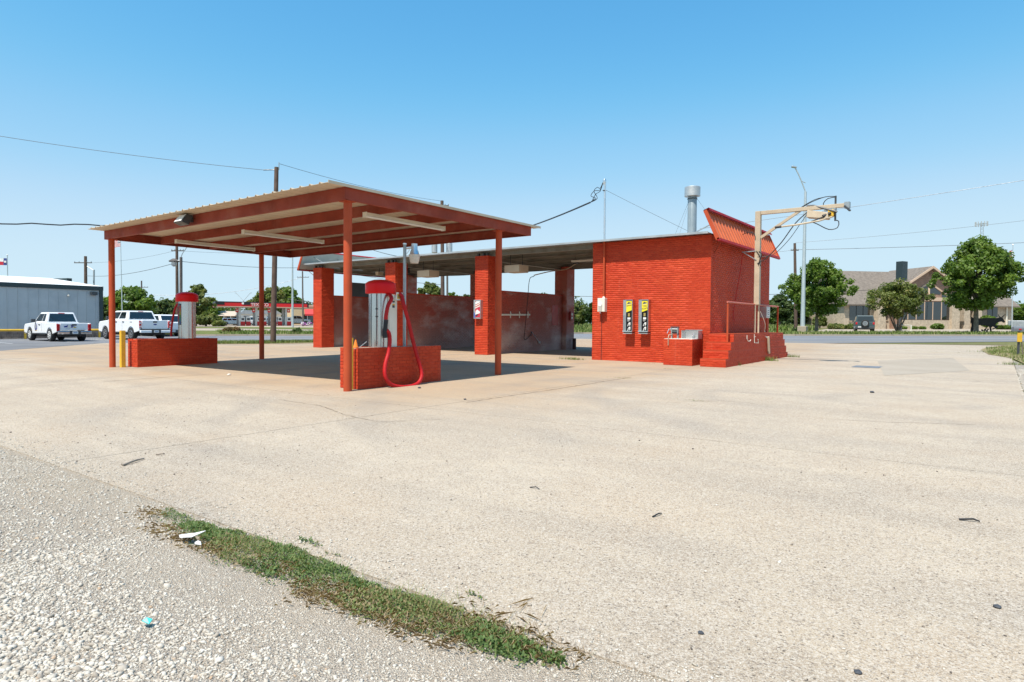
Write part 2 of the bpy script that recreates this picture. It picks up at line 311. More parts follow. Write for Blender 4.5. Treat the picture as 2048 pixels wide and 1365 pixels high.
# ------------------------------------------------------------------ mesh building
WO = {}            # world offset of a thing's origin, for parts modelled in world coordinates
def tag(o, label=None, cat=None, group=None, kind=None):
    if label: o['label'] = label
    if cat: o['category'] = cat
    if group: o['group'] = group
    if kind: o['kind'] = kind
    return o
def thing(name, label, cat, loc=(0, 0, 0), rotz=0, group=None, world=False):
    o = bpy.data.objects.new(name, None); COL.objects.link(o)
    o.empty_display_size = .2; o.location = loc; o.rotation_euler = (0, 0, rotz)
    WO[o.name] = Vector(loc) if world else Vector((0, 0, 0))
    return tag(o, label, cat, group)
class MB:
    def __init__(s): s.V, s.F, s.M = [], [], []
    def add(s, vs_, fs, mi=0):
        o = len(s.V); s.V += [tuple(v) for v in vs_]
        for f in fs: s.F.append(tuple(i+o for i in f)); s.M.append(mi)
        return s
    def box(s, x0, x1, y0, y1, z0, z1, mi=0):
        v = [(x, y, z) for z in (z0, z1) for y in (y0, y1) for x in (x0, x1)]
        return s.add(v, [(0, 2, 3, 1), (4, 5, 7, 6), (0, 1, 5, 4), (2, 6, 7, 3), (0, 4, 6, 2), (1, 3, 7, 5)], mi)
    def hexa(s, v8, mi=0):      # bottom 4 ccw, top 4 ccw
        return s.add(v8, [(3, 2, 1, 0), (4, 5, 6, 7), (0, 1, 5, 4), (1, 2, 6, 5), (2, 3, 7, 6), (3, 0, 4, 7)], mi)
    def bar(s, p0, p1, w_, h_, mi=0, upv=(0, 0, 1)):
        p0, p1 = Vector(p0), Vector(p1); d = (p1-p0).normalized(); upv = Vector(upv)
        if abs(d.dot(upv)) > .98: upv = Vector((0, 1, 0))
        a = d.cross(upv).normalized()*(w_/2); b = a.cross(d).normalized()*(h_/2)
        v = [p0-a-b, p0+a-b, p0+a+b, p0-a+b, p1-a-b, p1+a-b, p1+a+b, p1-a+b]
        return s.add(v, [(0, 1, 2, 3), (7, 6, 5, 4), (0, 4, 5, 1), (1, 5, 6, 2), (2, 6, 7, 3), (3, 7, 4, 0)], mi)
    def tube(s, pts, r, n=8, mi=0, r1=None):
        pts = [Vector(p) for p in pts]; k = len(pts); rings = []
        t0 = (pts[1]-pts[0]).normalized(); u = t0.orthogonal().normalized()
        for i, p in enumerate(pts):
            t_ = (pts[min(i+1, k-1)]-pts[max(i-1, 0)])
            if t_.length < 1e-9: t_ = t0
            t_ = t_.normalized(); u = (u-t_*u.dot(t_)).normalized(); v = t_.cross(u)
            rr = r if r1 is None else r+(r1-r)*i/(k-1)
            if isinstance(r, (list, tuple)): rr = r[i]
            rings.append([p+(u*math.cos(2*math.pi*j/n)+v*math.sin(2*math.pi*j/n))*rr for j in range(n)])
        vv = [q for rg in rings for q in rg]; ff = []
        for i in range(k-1):
            for j in range(n):
                a, b = i*n+j, i*n+(j+1) % n; ff.append((a, b, b+n, a+n))
        ff.append(tuple(range(n-1, -1, -1))); ff.append(tuple((k-1)*n+j for j in range(n)))
        return s.add(vv, ff, mi)
    def lathe(s, prof, c=(0, 0, 0), n=20, axis='z', mi=0):
        vv = []; k = len(prof)
        for (r, z) in prof:
            for j in range(n):
                a = 2*math.pi*j/n; q = (r*math.cos(a), r*math.sin(a), z)
                if axis == 'y': q = (q[0], q[2], -q[1])
                if axis == 'x': q = (q[2], q[0], q[1])
                vv.append((q[0]+c[0], q[1]+c[1], q[2]+c[2]))
        ff = [(i*n+j, i*n+(j+1) % n, (i+1)*n+(j+1) % n, (i+1)*n+j) for i in range(k-1) for j in range(n)]
        ff.append(tuple(range(n-1, -1, -1))); ff.append(tuple((k-1)*n+j for j in range(n)))
        return s.add(vv, ff, mi)
    def prism(s, poly, f, w0, w1, mi=0):     # poly of (u,v); f(u,v,w)->xyz
        n = len(poly)
        v = [f(a, b, w0) for a, b in poly]+[f(a, b, w1) for a, b in poly]
        return s.add(v, [tuple(range(n-1, -1, -1)), tuple(range(n, 2*n))]+[(i, (i+1) % n, n+(i+1) % n, n+i) for i in range(n)], mi)
    def build(s, name, mats, parent=None, smooth=False, bevel=0, origin=None, recalc=True):
        if not isinstance(mats, (list, tuple)): mats = [mats]
        off = Vector((0, 0, 0))
        if parent is not None:
            q = parent
            while q.parent is not None: q = q.parent
            off = WO.get(q.name, off)
        elif origin is not None: off = Vector(origin)
        me = bpy.data.meshes.new(name)
        me.from_pydata([(a-off.x, b-off.y, c-off.z) for a, b, c in s.V], [], s.F)
        for m in mats: me.materials.append(m)
        if len(mats) > 1: me.polygons.foreach_set('material_index', s.M)
        if recalc:
            bm = bmesh.new(); bm.from_mesh(me); bmesh.ops.recalc_face_normals(bm, faces=bm.faces); bm.to_mesh(me); bm.free()
        if smooth:
            me.polygons.foreach_set('use_smooth', [True]*len(me.polygons))
            me.set_sharp_from_angle(angle=R(38))
        o = bpy.data.objects.new(name, me); COL.objects.link(o)
        if parent is not None: o.parent = parent
        elif origin is not None: o.location = off
        if bevel:
            md = o.modifiers.new('bevel', 'BEVEL'); md.width = bevel; md.segments = 2; md.limit_method = 'ANGLE'; md.angle_limit = R(35)
        return o
def np_mesh(name, verts, faces, mat, rnd=None, parent=None, smooth=False):
    """fast mesh from arrays; faces (M,k); rnd one value per vertex"""
    me = bpy.data.meshes.new(name); nv, (nf, k) = len(verts), faces.shape
    me.vertices.add(nv); me.vertices.foreach_set('co', np.ascontiguousarray(verts, dtype=np.float32).ravel())
    me.loops.add(nf*k); me.loops.foreach_set('vertex_index', np.ascontiguousarray(faces, dtype=np.int32).ravel())
    me.polygons.add(nf); me.polygons.foreach_set('loop_start', np.arange(0, nf*k, k, dtype=np.int32))
    if smooth: me.polygons.foreach_set('use_smooth', np.ones(nf, dtype=bool))
    if rnd is not None:
        at = me.attributes.new('rnd', 'FLOAT', 'POINT'); at.data.foreach_set('value', np.ascontiguousarray(rnd, dtype=np.float32))
    me.update(calc_edges=True); me.validate()
    me.materials.append(mat); o = bpy.data.objects.new(name, me); COL.objects.link(o)
    if parent is not None: o.parent = parent
    return o
def text_part(name, s, size, mat, parent, loc, rot, ext=.01, shear=0):
    cu = bpy.data.curves.new(name, 'FONT'); cu.body = s; cu.size = size; cu.extrude = ext; cu.align_x = 'CENTER'; cu.align_y = 'CENTER'; cu.shear = shear
    tmp = bpy.data.objects.new(name, cu); COL.objects.link(tmp)
    dg = bpy.context.evaluated_depsgraph_get(); me = bpy.data.meshes.new_from_object(tmp.evaluated_get(dg))
    bpy.data.objects.remove(tmp); me.materials.clear(); me.materials.append(mat)
    o = bpy.data.objects.new(name, me); COL.objects.link(o); o.parent = parent; o.location = loc; o.rotation_euler = rot
    return o

# ------------------------------------------------------------------ bricks
COURSE, BL = .0677, .203
def brick_mesh(L, seed):
    rr = random.Random(seed); h = .0585
    j = lambda a: rr.uniform(-a, a)
    b = [(-L/2, -.012, -h/2), (L/2, -.012, -h/2), (L/2, -.012, h/2), (-L/2, -.012, h/2)]
    m_ = [(x+j(.0015), .0015, z+j(.001)) for x, _, z in b]
    f = [(x*(1-.012/L)+j(.002), .0055+j(.0032), z*.84+j(.003)) for x, _, z in b]
    V = b+m_+f; F = []
    for k in (0, 4):
        for i in range(4): F.append((k+i, k+(i+1) % 4, k+4+(i+1) % 4, k+4+i))
    F.append((8, 9, 10, 11)); return V, F
BV = [brick_mesh(BL-.010, i) for i in range(6)]; BH = [brick_mesh(BL/2-.010, 50+i) for i in range(3)]
def brick_data(V, F, nm, mat):
    me = bpy.data.meshes.new(nm); me.from_pydata(V, [], [tuple(reversed(f)) for f in F]); me.materials.append(mat)
    at = me.attributes.new('rnd', 'FLOAT', 'POINT'); at.data.foreach_set('value', [0.0]*len(V)); return me
BDATA = {}
def bdata(half, i, mat):
    k = (half, i, mat.name)
    if k not in BDATA: BDATA[k] = brick_data(*(BH if half else BV)[i], 'brick', mat)
    return BDATA[k]
def face_bricks(o, u, width, z0, z1, keep=None):
    """running bond on a vertical face: o = lower left corner seen from outside, u = unit vector along it; yields (centre, u, half, L)"""
    o, u = Vector(o), Vector(u); out = []
    nc = int((z1-z0)/COURSE+.3); n = max(1, round(width/BL)); bl = width/n
    for c in range(nc):
        z = z0+(c+.5)*COURSE
        segs = [((k+.5)*bl, bl, False) for k in range(n)] if c % 2 == 0 else [(bl/4, bl/2, True)]+[((k+1)*bl, bl, False) for k in range(n-1)]+[(width-bl/4, bl/2, True)]
        for m_, l_, hf in segs:
            p = o+u*m_; p.z = z+random.gauss(0, .0018)
            if keep is None or keep(p): out.append((p, u, hf, l_))
    return out
def lay_bricks(lst, parent, mat, limit=300, stuff_name='brick_field'):
    """the bricks nearest the camera as single parts, the rest as one joined part"""
    lst = sorted(lst, key=lambda q: (q[0]-EYE).length); off = Vector((0, 0, 0)); q_ = parent
    while q_.parent is not None: q_ = q_.parent
    off = WO.get(q_.name, off); rr = random.Random(3)
    for p, u, hf, l_ in lst[:limit]:
        o = bpy.data.objects.new('brick', bdata(hf, rr.randrange(3 if hf else 6), mat)); COL.objects.link(o); o.parent = parent
        o.location = p-off; o.rotation_euler = (0, 0, math.atan2(u.y, u.x)+math.pi); o.scale.x = (l_-.010)/((BL/2 if hf else BL)-.010)
    rest = lst[limit:]
    if rest:
        VV, FF, RN = [], [], []; nb = 0
        for p, u, hf, l_ in rest:
            V, F = (BH[rr.randrange(3)] if hf else BV[rr.randrange(6)])
            s = (l_-.010)/((BL/2 if hf else BL)-.010); n = Vector((u.y, -u.x, 0)); a = np.array(V)
            P = np.array(p-off)+a[:, :1]*s*np.array(-u)+a[:, 1:2]*np.array(n)+a[:, 2:]*np.array((0, 0, 1))
            VV.append(P); FF.append(np.array(F)[:, ::-1]+nb); nb += len(V); RN += [rr.random()]*len(V)
        o = np_mesh(stuff_name, np.vstack(VV), np.vstack(FF), mat, RN, parent); o['kind'] = 'stuff'

# ================================================================== THE SETTING
def sheet(name, poly, mat, dz, kind='structure', parent=None, cuts=0, thick=None):
    """ground sheet that follows the 1 % grade, dz above it"""
    mb = MB(); mb.add([(x, y, gz(y)+dz) for x, y in poly], [tuple(range(len(poly)))])
    if thick:
        n = len(poly)
        mb.add([(x, y, gz(y)+dz) for x, y in poly]+[(x, y, gz(y)+dz-thick) for x, y in poly], [(i, (i+1) % n, n+(i+1) % n, n+i) for i in range(n)])
    o = mb.build(name, mat, parent, recalc=False)
    if parent is None: o['kind'] = kind
    return o
# base ground to the horizon, bent where the grade ends
gm = MB(); xs = [-2500, -300, 0, 300, 2500]; ys = [-60, 0, 60, 148, 3500]
gv = [(x, y, gz(y)-.03) for y in ys for x in xs]
gm.add(gv, [(j*5+i, j*5+i+1, (j+1)*5+i+1, (j+1)*5+i) for j in range(4) for i in range(4)])
gm.build('ground', M_FIELD, recalc=False)['kind'] = 'structure'

lot = sheet('concrete_lot', [(-70, -8), (.43, -8), (.43, 47), (-8.5, 42.5), (-24.3, 41), (-33.4, 24.4), (-36.2, 19.6), (-41.5, 16.2), (-37.6, 12), (-35, 9.4), (-44, -1)], M_SOIL, -.014)
xb = [-16.15, -7.4]; yb = [2.42, 7.55, 18.75, 30.2]
def slab(poly): sheet('slab_panel', poly, M_CONC, .0, parent=lot, thick=.03)
g_ = .006
slab([(-34.6, yb[0]), (-34.6, 8.9), (-39.5, 4.2), (-41.2, yb[0])])
for (x0, x1) in ((-34.6, xb[0]), (xb[0], xb[1]), (xb[1], .43)):
    slab([(x0+g_, yb[0]), (x1-g_, yb[0]), (x1-g_, yb[1]-g_), (x0+g_, yb[1]-g_)])
for (x0, x1) in ((xb[0], xb[1]), (xb[1], .43)):
    slab([(x0+g_, yb[1]+g_), (x1-g_, yb[1]+g_), (x1-g_, yb[2]-g_), (x0+g_, yb[2]-g_)])
    slab([(x0+g_, yb[2]+g_), (x1-g_, yb[2]+g_), (x1-g_, yb[3]-g_), (x0+g_, yb[3]-g_)])
slab([(xb[1]+g_, yb[3]+g_), (.43, yb[3]+g_), (.43, 45), (xb[1]+g_, 42.6)])
slab([(xb[0]+g_, yb[3]+g_), (xb[1]-g_, yb[3]+g_), (xb[1]-g_, 42.5), (xb[0]+g_, 41.4)])
slab([(-41.2, 16.1), (-37.4, 12.1), (-34.8, 9.4), (-34.6, yb[1]+g_), (xb[0]-g_, yb[1]+g_), (xb[0]-g_, yb[2]-g_), (-37.8, yb[2]-g_)])
slab([(-36.2, 19.7), (-37.2, yb[2]+g_), (xb[0]-g_, yb[2]+g_), (xb[0]-g_, yb[3]-g_), (-30, yb[3]-g_), (-33.3, 24.4)])
slab([(-29.8, yb[3]+g_), (xb[0]-g_, yb[3]+g_), (xb[0]-g_, 41.3), (-24.2, 40.9)])

gravel = sheet('gravel_yard', [(-70, -6), (3, -6), (3, 2.43), (-42, 2.43), (-70, -3)], M_GRAVEL, -.008)
sheet('asphalt_yard', [(-90, -12), (-45, -12), (-44, -1), (-35, 9.4), (-37.6, 12), (-41.5, 16.2), (-36.2, 19.6), (-46, 40), (-110, 40)], M_ASPH, -.009)
road_near = [(-110, -30), (-60, 3), (-41.5, 16.2), (-36.2, 19.6), (-33.3, 24.4), (-24.3, 41), (-8.5, 42.5), (1.4, 54.6), (60, 96)]
road_far = [(60, 118), (1.83, 72.7), (-14.2, 60.5), (-32.5, 55.3), (-45.6, 33.8), (-51.5, 28.5), (-75, 14), (-110, -4)]
sheet('highway', road_near+road_far, M_ROAD, -.005)
# painted lane lines on the highway
def stripe(pts, wd, mat, name='lane_line'):
    mb = MB()
    for a, b in zip(pts, pts[1:]):
        a, b = Vector((*a, 0)), Vector((*b, 0)); n = (b-a).normalized().cross(Vector((0, 0, 1)))*wd/2
        mb.add([(q.x, q.y, gz(q.y)) for q in (a-n, b-n, b+n, a+n)], [(0, 1, 2, 3)])
    return mb.build(name, mat, recalc=False)
M_PAINTW = pm('worn_white_line', (.6, .6, .58), .7, var=.2, vs_=2)
M_PAINTY = pm('worn_yellow_line', (.55, .40, .07), .7, var=.2, vs_=2)
stripe([(-95, -9), (-56, 13.5), (-46.5, 23), (-39.5, 28.5), (-28.5, 47.5), (-11.5, 50.8), (1.6, 63), (50, 100)], .14, M_PAINTW)['kind'] = 'structure'
stripe([(-43, 20.5), (-35.6, 26.5), (-25.5, 43), (-8.8, 44.8), (2, 57.8), (52, 93)], .12, M_PAINTY)['kind'] = 'structure'
for k in range(6):
    y = 8.6+k*3.0
    stripe([(-44.2-k*.12, y+1), (-49.6-k*.12, y+1)], .1, M_PAINTW, 'parking_line')['kind'] = 'structure'
# kerbs along the far side of the highway
def kerb(pts, name='kerb'):
    mb = MB()
    for a, b in zip(pts, pts[1:]):
        mb.bar((*a, gz(a[1])+.05), (*b, gz(b[1])+.05), .18, .16)
    mb.build(name, M_CONC2)['kind'] = 'structure'
kerb([(60, 118), (1.83, 72.7), (-14.2, 60.5), (-32.5, 55.3), (-45.6, 33.8), (-51.5, 28.5), (-75, 14)])
med_r = [(60, 118.2), (1.83, 72.9), (-14.2, 60.7), (-32.5, 55.6), (-45.4, 34.2), (-57.4, 42.6), (-46, 66), (-17.7, 73.6), (-12.7, 77.8), (2.2, 87.6), (60, 130)]
sheet('median_grass', med_r, M_GRASS, .08)
sheet('median_grass', [(-45.6, 34.1), (-51.5, 28.8), (-75, 14.3), (-110, -3.6), (-118, 6), (-69.5, 38.6), (-57.3, 42.5)], M_GRASS, .08)
sheet('frontage_road', [(-57.3, 42.2), (-69.5, 38.4), (-120, 5), (-130, 14), (-90.6, 50.2), (-71.6, 52.8), (-60, 68), (-46, 66)], M_CONC2, -.004)
sheet('verge_grass', [(-71.6, 52.8), (-90.6, 50.2), (-130, 22), (-150, 30), (-98, 60), (-80, 64)], M_GRASS, .03)
sheet('station_forecourt', [(-98, 60), (-150, 30), (-230, 90), (-120, 150), (-80, 64)], M_CONC2, -.002)
sheet('far_meadow', [(-46, 66), (-17.7, 73.6), (-19, 92), (-25, 150), (-90, 150), (-60, 68)], M_GRASS, .01)
sheet('lodge_parking', [(-19, 74.2), (-12.7, 77.9), (2.2, 87.7), (60, 131), (60, 190), (-26, 133)], M_CONC2, -.003)
sheet('verge_dry', [(.43, 30.5), (.9, 24), (4, 20), (40, 40), (40, 78), (1.2, 47.2), (.43, 46), (-.5, 40.5), (-.65, 38), (-.3, 33)], M_DRYG, .012)
sheet('white_gravel_edge', [(.44, -5), (30, -5), (40, 39), (4, 19.5), (.95, 23.5), (.44, 29)], M_GRAVEL2, -.004)
sheet('verge_dry', [(-37, 20.8), (-33.6, 25.3), (-32, 25.6), (-31.2, 24.4), (-33, 20.6), (-35.2, 18.9)], M_DRYG, .012)

# ------------------------------------------------------------------ loose stone
PH = (1+5**.5)/2
ICO = np.array([(-1, PH, 0), (1, PH, 0), (-1, -PH, 0), (1, -PH, 0), (0, -1, PH), (0, 1, PH), (0, -1, -PH), (0, 1, -PH), (PH, 0, -1), (PH, 0, 1), (-PH, 0, -1), (-PH, 0, 1)])/math.sqrt(1+PH*PH)
ICF = np.array([(0, 11, 5), (0, 5, 1), (0, 1, 7), (0, 7, 10), (0, 10, 11), (1, 5, 9), (5, 11, 4), (11, 10, 2), (10, 7, 6), (7, 1, 8), (3, 9, 4), (3, 4, 2), (3, 2, 6), (3, 6, 8), (3, 8, 9), (4, 9, 5), (2, 4, 11), (6, 2, 10), (8, 6, 7), (9, 8, 1)])
def rot_mats(n, tilt=1.0):
    a = rng.uniform(0, 2*np.pi, n); tx = rng.normal(0, .5*tilt, n); ty = rng.normal(0, .5*tilt, n)
    ca, sa = np.cos(a), np.sin(a); Z = np.zeros(n); O = np.ones(n)
    Rz = np.stack([np.stack([ca, -sa, Z], -1), np.stack([sa, ca, Z], -1), np.stack([Z, Z, O], -1)], 1)
    cx, sx = np.cos(tx), np.sin(tx); Rx = np.stack([np.stack([O, Z, Z], -1), np.stack([Z, cx, -sx], -1), np.stack([Z, sx, cx], -1)], 1)
    cy, sy = np.cos(ty), np.sin(ty); Ry = np.stack([np.stack([cy, Z, sy], -1), np.stack([Z, O, Z], -1), np.stack([-sy, Z, cy], -1)], 1)
    return Rz@Rx@Ry
def stones(name, P, size, mat, flat=.62):
    n = len(P); V = ICO[None]*(1+rng.uniform(-.42, .30, (n, 12, 1)))
    S = np.stack([size*rng.uniform(.8, 1.35, n), size*rng.uniform(.6, 1., n), size*flat*rng.uniform(.6, 1.2, n)], -1)
    V = V*S[:, None, :]*.5
    V = np.einsum('nij,nkj->nki', rot_mats(n, .7), V)+P[:, None, :]
    F = ICF[None]+(np.arange(n)*12)[:, None, None]
    o = np_mesh(name, V.reshape(-1, 3), F.reshape(-1, 3), mat, np.repeat(rng.random(n), 12)); o['kind'] = 'stuff'; return o
def edge_y(x): return np.interp(x, [-9, -6.2, -4.9, -3.2, 3], [2.36, 2.38, 2.40, 2.42, 2.42])
def gravel_points(n, x0, x1, y0, y1):
    x = rng.uniform(x0, x1, n); y = rng.uniform(y0, y1, n); k = y < edge_y(x)-.01; return x[k], y[k]
def patchy(x, y, f):     # smooth 0..1 pseudo-noise
    return .5+.25*(np.sin(x*f+1.7*np.sin(y*f*.8))+np.sin(y*f*1.3+2.1*np.sin(x*f*.7)+1.))
# coarse heap near the corner, finer stone towards the slab
x, y = gravel_points(78000, -4.6, -.2, .2, 2.45)
d = np.hypot(x, y); coarse = np.clip(1.2-(y-.7)/1.7, .42, 1.1)*np.clip(.75+.5*patchy(x, y, 1.3), .6, 1.2)
sz = np.clip(rng.lognormal(math.log(.0152), .42, len(x))*coarse, .005, .042)
dens = np.clip(1.25-.55*((y-.9)/1.4)*patchy(x, y, 1.6), .45, 1); k = rng.random(len(x)) < dens
x, y, sz = x[k], y[k], sz[k]
stones('gravel', np.stack([x, y, SLOPE*y-.008+sz*.06], -1), sz, M_STONE)['label'] = 'loose crushed pale limestone gravel beside the concrete slab'
x, y = gravel_points(60000, -10.5, -4.2, -.5, 2.4)
sz = np.clip(rng.lognormal(math.log(.0145), .38, len(x)), .006, .04)*np.clip(1.15-(y-.6)*.22, .7, 1.2); k = rng.random(len(x)) < np.clip(1.05-.5*patchy(x, y, 1.1)-.1*(y-1), .35, 1)
x, y, sz = x[k], y[k], sz[k]
stones('gravel', np.stack([x, y, SLOPE*y-.008+sz*.08], -1), sz, M_STONE)['label'] = 'finer half-buried pale gravel farther along the yard'
n = 26000; x = .40+np.abs(rng.normal(0, 1.6, n)); y = rng.uniform(0, 24, n); sz = np.clip(rng.lognormal(math.log(.02), .4, n), .007, .05)
stones('gravel', np.stack([x, y, SLOPE*y-.004+sz*.08], -1), sz, M_STONE)['label'] = 'white gravel strip along the right edge of the slab'
# stones and dust spilled over the slab edge
n = 9000; x = rng.uniform(-11, -.6, n); y = 2.42+rng.normal(0, .11, n)*(1+.8*patchy(x, x*0, 2.)); sz = np.clip(rng.lognormal(math.log(.009), .4, n), .004, .026)
stones('spilled_gravel', np.stack([x, y, SLOPE*y+np.where(y > 2.42, .0, -.008)+sz*.12], -1), sz, M_STONE)['label'] = 'gravel spilled over the edge of the slab'
# crumbs of stone scattered on the slab
n = 9000; x = rng.uniform(-12, .4, n); y = 2.42+np.abs(rng.normal(0, 3.2, n)); sz = np.clip(rng.lognormal(math.log(.008), .4, n), .004, .028)
k = rng.random(n) < .25+.75*patchy(x, y, .9)**2
stones('loose_pebbles', np.stack([x, y, SLOPE*y+sz*.2], -1)[k], sz[k], M_PEBBLE)['label'] = 'small loose pebbles scattered over the concrete lot'

# ------------------------------------------------------------------ weeds
def leaf_cards(P, size, up=.6, aspect=.5):
    """diamond leaves with random lean; returns verts, faces"""
    n = len(P); a = rng.uniform(0, 2*np.pi, n); t = rng.uniform(-.4, up*1.6, n)
    L = np.stack([np.cos(a)*np.cos(t), np.sin(a)*np.cos(t), np.sin(t)], -1)*size[:, None]
    b = np.stack([-np.sin(a), np.cos(a), rng.normal(0, .35, n)], -1)*size[:, None]*aspect*.5
    V = np.stack([P, P+L*.45+b, P+L, P+L*.45-b], 1)
    return V.reshape(-1, 3), np.arange(4*n).reshape(n, 4)
def weed_patch(cx, cy, rx, ry, n, h, ang=0):
    r = np.sqrt(rng.random(n)); a = rng.uniform(0, 2*np.pi, n); u, v = r*np.cos(a)*rx, r*np.sin(a)*ry
    return np.stack([cx+u*math.cos(ang)-v*math.sin(ang), cy+u*math.sin(ang)+v*math.cos(ang), rng.random(n)*h*(1-r**2*.8)], -1)
WP = []
for (px, py, rx, ry, n) in [(350, 1035, .16, .06, 900), (395, 1055, .18, .08, 1600), (440, 1075, .2, .12, 2600), (500, 1092, .2, .13, 2900), (560, 1110, .2, .12, 2700), (620, 1130, .17, .1, 1800), (470, 1120, .16, .06, 900),
                            (665, 1140, .12, .07, 900), (700, 1165, .12, .06, 600), (740, 1185, .14, .08, 1400), (790, 1200, .16, .1, 2600), (845, 1215, .15, .09, 2400), (890, 1228, .13, .08, 1500), (950, 1250, .1, .05, 800), (1000, 1275, .09, .045, 900), (1040, 1290, .08, .035, 700), (620, 1160, .15, .06, 500), (740, 1225, .12, .05, 500), (540, 1150, .14, .04, 300), (690, 1205, .13, .05, 250), (1020, 1310, .09, .035, 300), (900, 1262, .12, .04, 300), (335, 1022, .06, .02, 200), (620, 1087, .12, .012, 120), (668, 1111, .08, .012, 80), (960, 1193, .05, .012, 60), (820, 1240, .15, .07, 900), (925, 1268, .13, .05, 700), (985, 1292, .11, .05, 700), (1075, 1312, .08, .03, 350), (700, 1205, .14, .07, 600), (640, 1180, .16, .07, 600), (520, 1128, .18, .06, 700), (430, 1100, .12, .05, 500), (1115, 1322, .05, .02, 120)]:
    c = G(px, py); WP.append(weed_patch(c.x+rng.normal(0, .02), c.y+rng.normal(0, .01), rx*1.05, ry, int(n*.58), .026, R(2))); WP.append(weed_patch(c.x, c.y-.03, rx*1.25, ry*1.5, int(n*.16), .012, R(2)))
WP = np.vstack(WP); WP[:, 2] += SLOPE*WP[:, 1]
sz = rng.uniform(.007, .024, len(WP))*(.7+.6*patchy(WP[:, 0], WP[:, 1], 7.)); V, F = leaf_cards(WP, sz, .7, .5)
pat = patchy(WP[:, 0], WP[:, 1], 5.0); rv = np.clip(rng.beta(2, 2.2, len(WP))*.85+np.where(pat > .58, .32, .04), 0, 1)
o = np_mesh('roadside_weeds', V, F, M_WEED, np.repeat(rv, 4)); tag(o, 'low green weeds growing along the edge of the concrete slab', kind='stuff')
def straws(pts, n, spread, L, zmax):
    P = []; 
    for (px, py) in pts:
        c = G(px, py); q = np.array([c.x, c.y, c.z])+np.stack([rng.normal(0, spread, n), rng.normal(0, spread*.5, n), np.zeros(n)], -1); P.append(q)
    P = np.vstack(P); m_ = len(P); a = rng.uniform(0, 2*np.pi, m_); l = rng.uniform(.4, 1, m_)*L
    D = np.stack([np.cos(a)*l, np.sin(a)*l, rng.uniform(0, zmax, m_)], -1); b = np.stack([-np.sin(a), np.cos(a), np.zeros(m_)], -1)*.0011
    P[:, 2] += .004+rng.random(m_)*.012
    V = np.stack([P-b, P+b, P+D*.6+b+np.array([0, 0, .01]), P+D, P+D*.6-b+np.array([0, 0, .01])], 1).reshape(-1, 3)
    return V, np.arange(5*m_).reshape(m_, 5)
V, F = straws([(330, 1060), (360, 1080), (420, 1100), (620, 1180), (660, 1190), (700, 1185), (560, 1140), (640, 1205), (900, 1245), (960, 1240), (1000, 1262), (1050, 1285), (1090, 1305), (880, 1280), (760, 1240), (300, 1030), (820, 1262)], 85, .10, .05, .010)
tag(np_mesh('dry_weed_litter', V, F, M_STRAW, np.repeat(rng.random(len(F)), 5)), 'brown dead weed stalks lying around the green weeds', kind='stuff')
V, F = straws([(1020, 1222), (1060, 1240)], 4, .05, .2, .004)
tag(np_mesh('long_dry_stalks', V, F, M_STRAW, np.repeat(rng.random(len(F)), 5)), 'long straw stalks trailing from the weeds onto the concrete', kind='stuff')

GB = []
for (px, py, n) in ((400, 1060, 40), (460, 1085, 70), (520, 1100, 80), (600, 1125, 70), (700, 1160, 60), (790, 1195, 80), (860, 1220, 90), (930, 1240, 60), (1000, 1270, 60), (1050, 1295, 50), (640, 1165, 50), (560, 1140, 40), (900, 1260, 40)):
    c = G(px, py); GB.append(np.array(c)+np.stack([rng.normal(0, .12, n), rng.normal(0, .05, n), np.zeros(n)], -1))
def grass_field(name, label, P, h, mat=None, bend=.5, wd=.05):
    n = len(P); a = rng.uniform(0, 2*np.pi, n); hh = h*rng.uniform(.5, 1.2, n)
    T = P+np.stack([np.cos(a)*hh*bend, np.sin(a)*hh*bend, hh], -1); b = np.stack([-np.sin(a), np.cos(a), np.zeros(n)], -1)*wd*hh[:, None]*.5
    V = np.stack([P-b, P+b, T], 1).reshape(-1, 3)
    return tag(np_mesh(name, V, np.arange(3*n).reshape(n, 3), mat or M_GBLADE, np.repeat(np.clip(rng.random(n)*.7+.3*patchy(P[:, 0], P[:, 1], .8), 0, 1), 3)), label, kind='stuff')
def scatter_poly(poly, n, dz):
    p = np.array(poly); lo, hi = p.min(0), p.max(0); q = rng.uniform(lo, hi, (n*3, 2)); ins = np.zeros(len(q), bool); j = len(p)-1
    for i in range(len(p)):
        c = ((p[i, 1] > q[:, 1]) != (p[j, 1] > q[:, 1])) & (q[:, 0] < (p[j, 0]-p[i, 0])*(q[:, 1]-p[i, 1])/(p[j, 1]-p[i, 1]+1e-12)+p[i, 0]); ins ^= c; j = i
    q = q[ins][:n]; return np.stack([q[:, 0], q[:, 1], SLOPE*np.minimum(q[:, 1], 148)+dz], -1)
grass_field('weed_blades', 'thin grass blades among the low weeds at the slab edge', np.vstack(GB), .07, wd=.055, bend=1.1)
grass_field('verge_tufts', 'short dry grass of the verge around the mailbox', scatter_poly([(-.3, 33), (.3, 30.2), (.95, 26), (4, 24), (7, 45), (1.2, 46.5), (-.5, 40.5)], 9000, .012), .10, wd=.25)
grass_field('verge_tufts', 'grass strip at the foot of the brown utility pole', scatter_poly([(-36.8, 20.6), (-33.7, 25.1), (-32.1, 25.4), (-33.4, 21), (-35.2, 19.2)], 5000, .012), .16, wd=.25)
grass_field('median_blades', 'mown grass of the road median', scatter_poly([(-51, 28.8), (-45.4, 34.2), (-32.5, 55.6), (-14.2, 60.8), (1.8, 73), (2.2, 87), (-12, 77), (-18, 73), (-46, 65), (-57, 42), (-69, 38)], 22000, .08), .22, wd=.5)

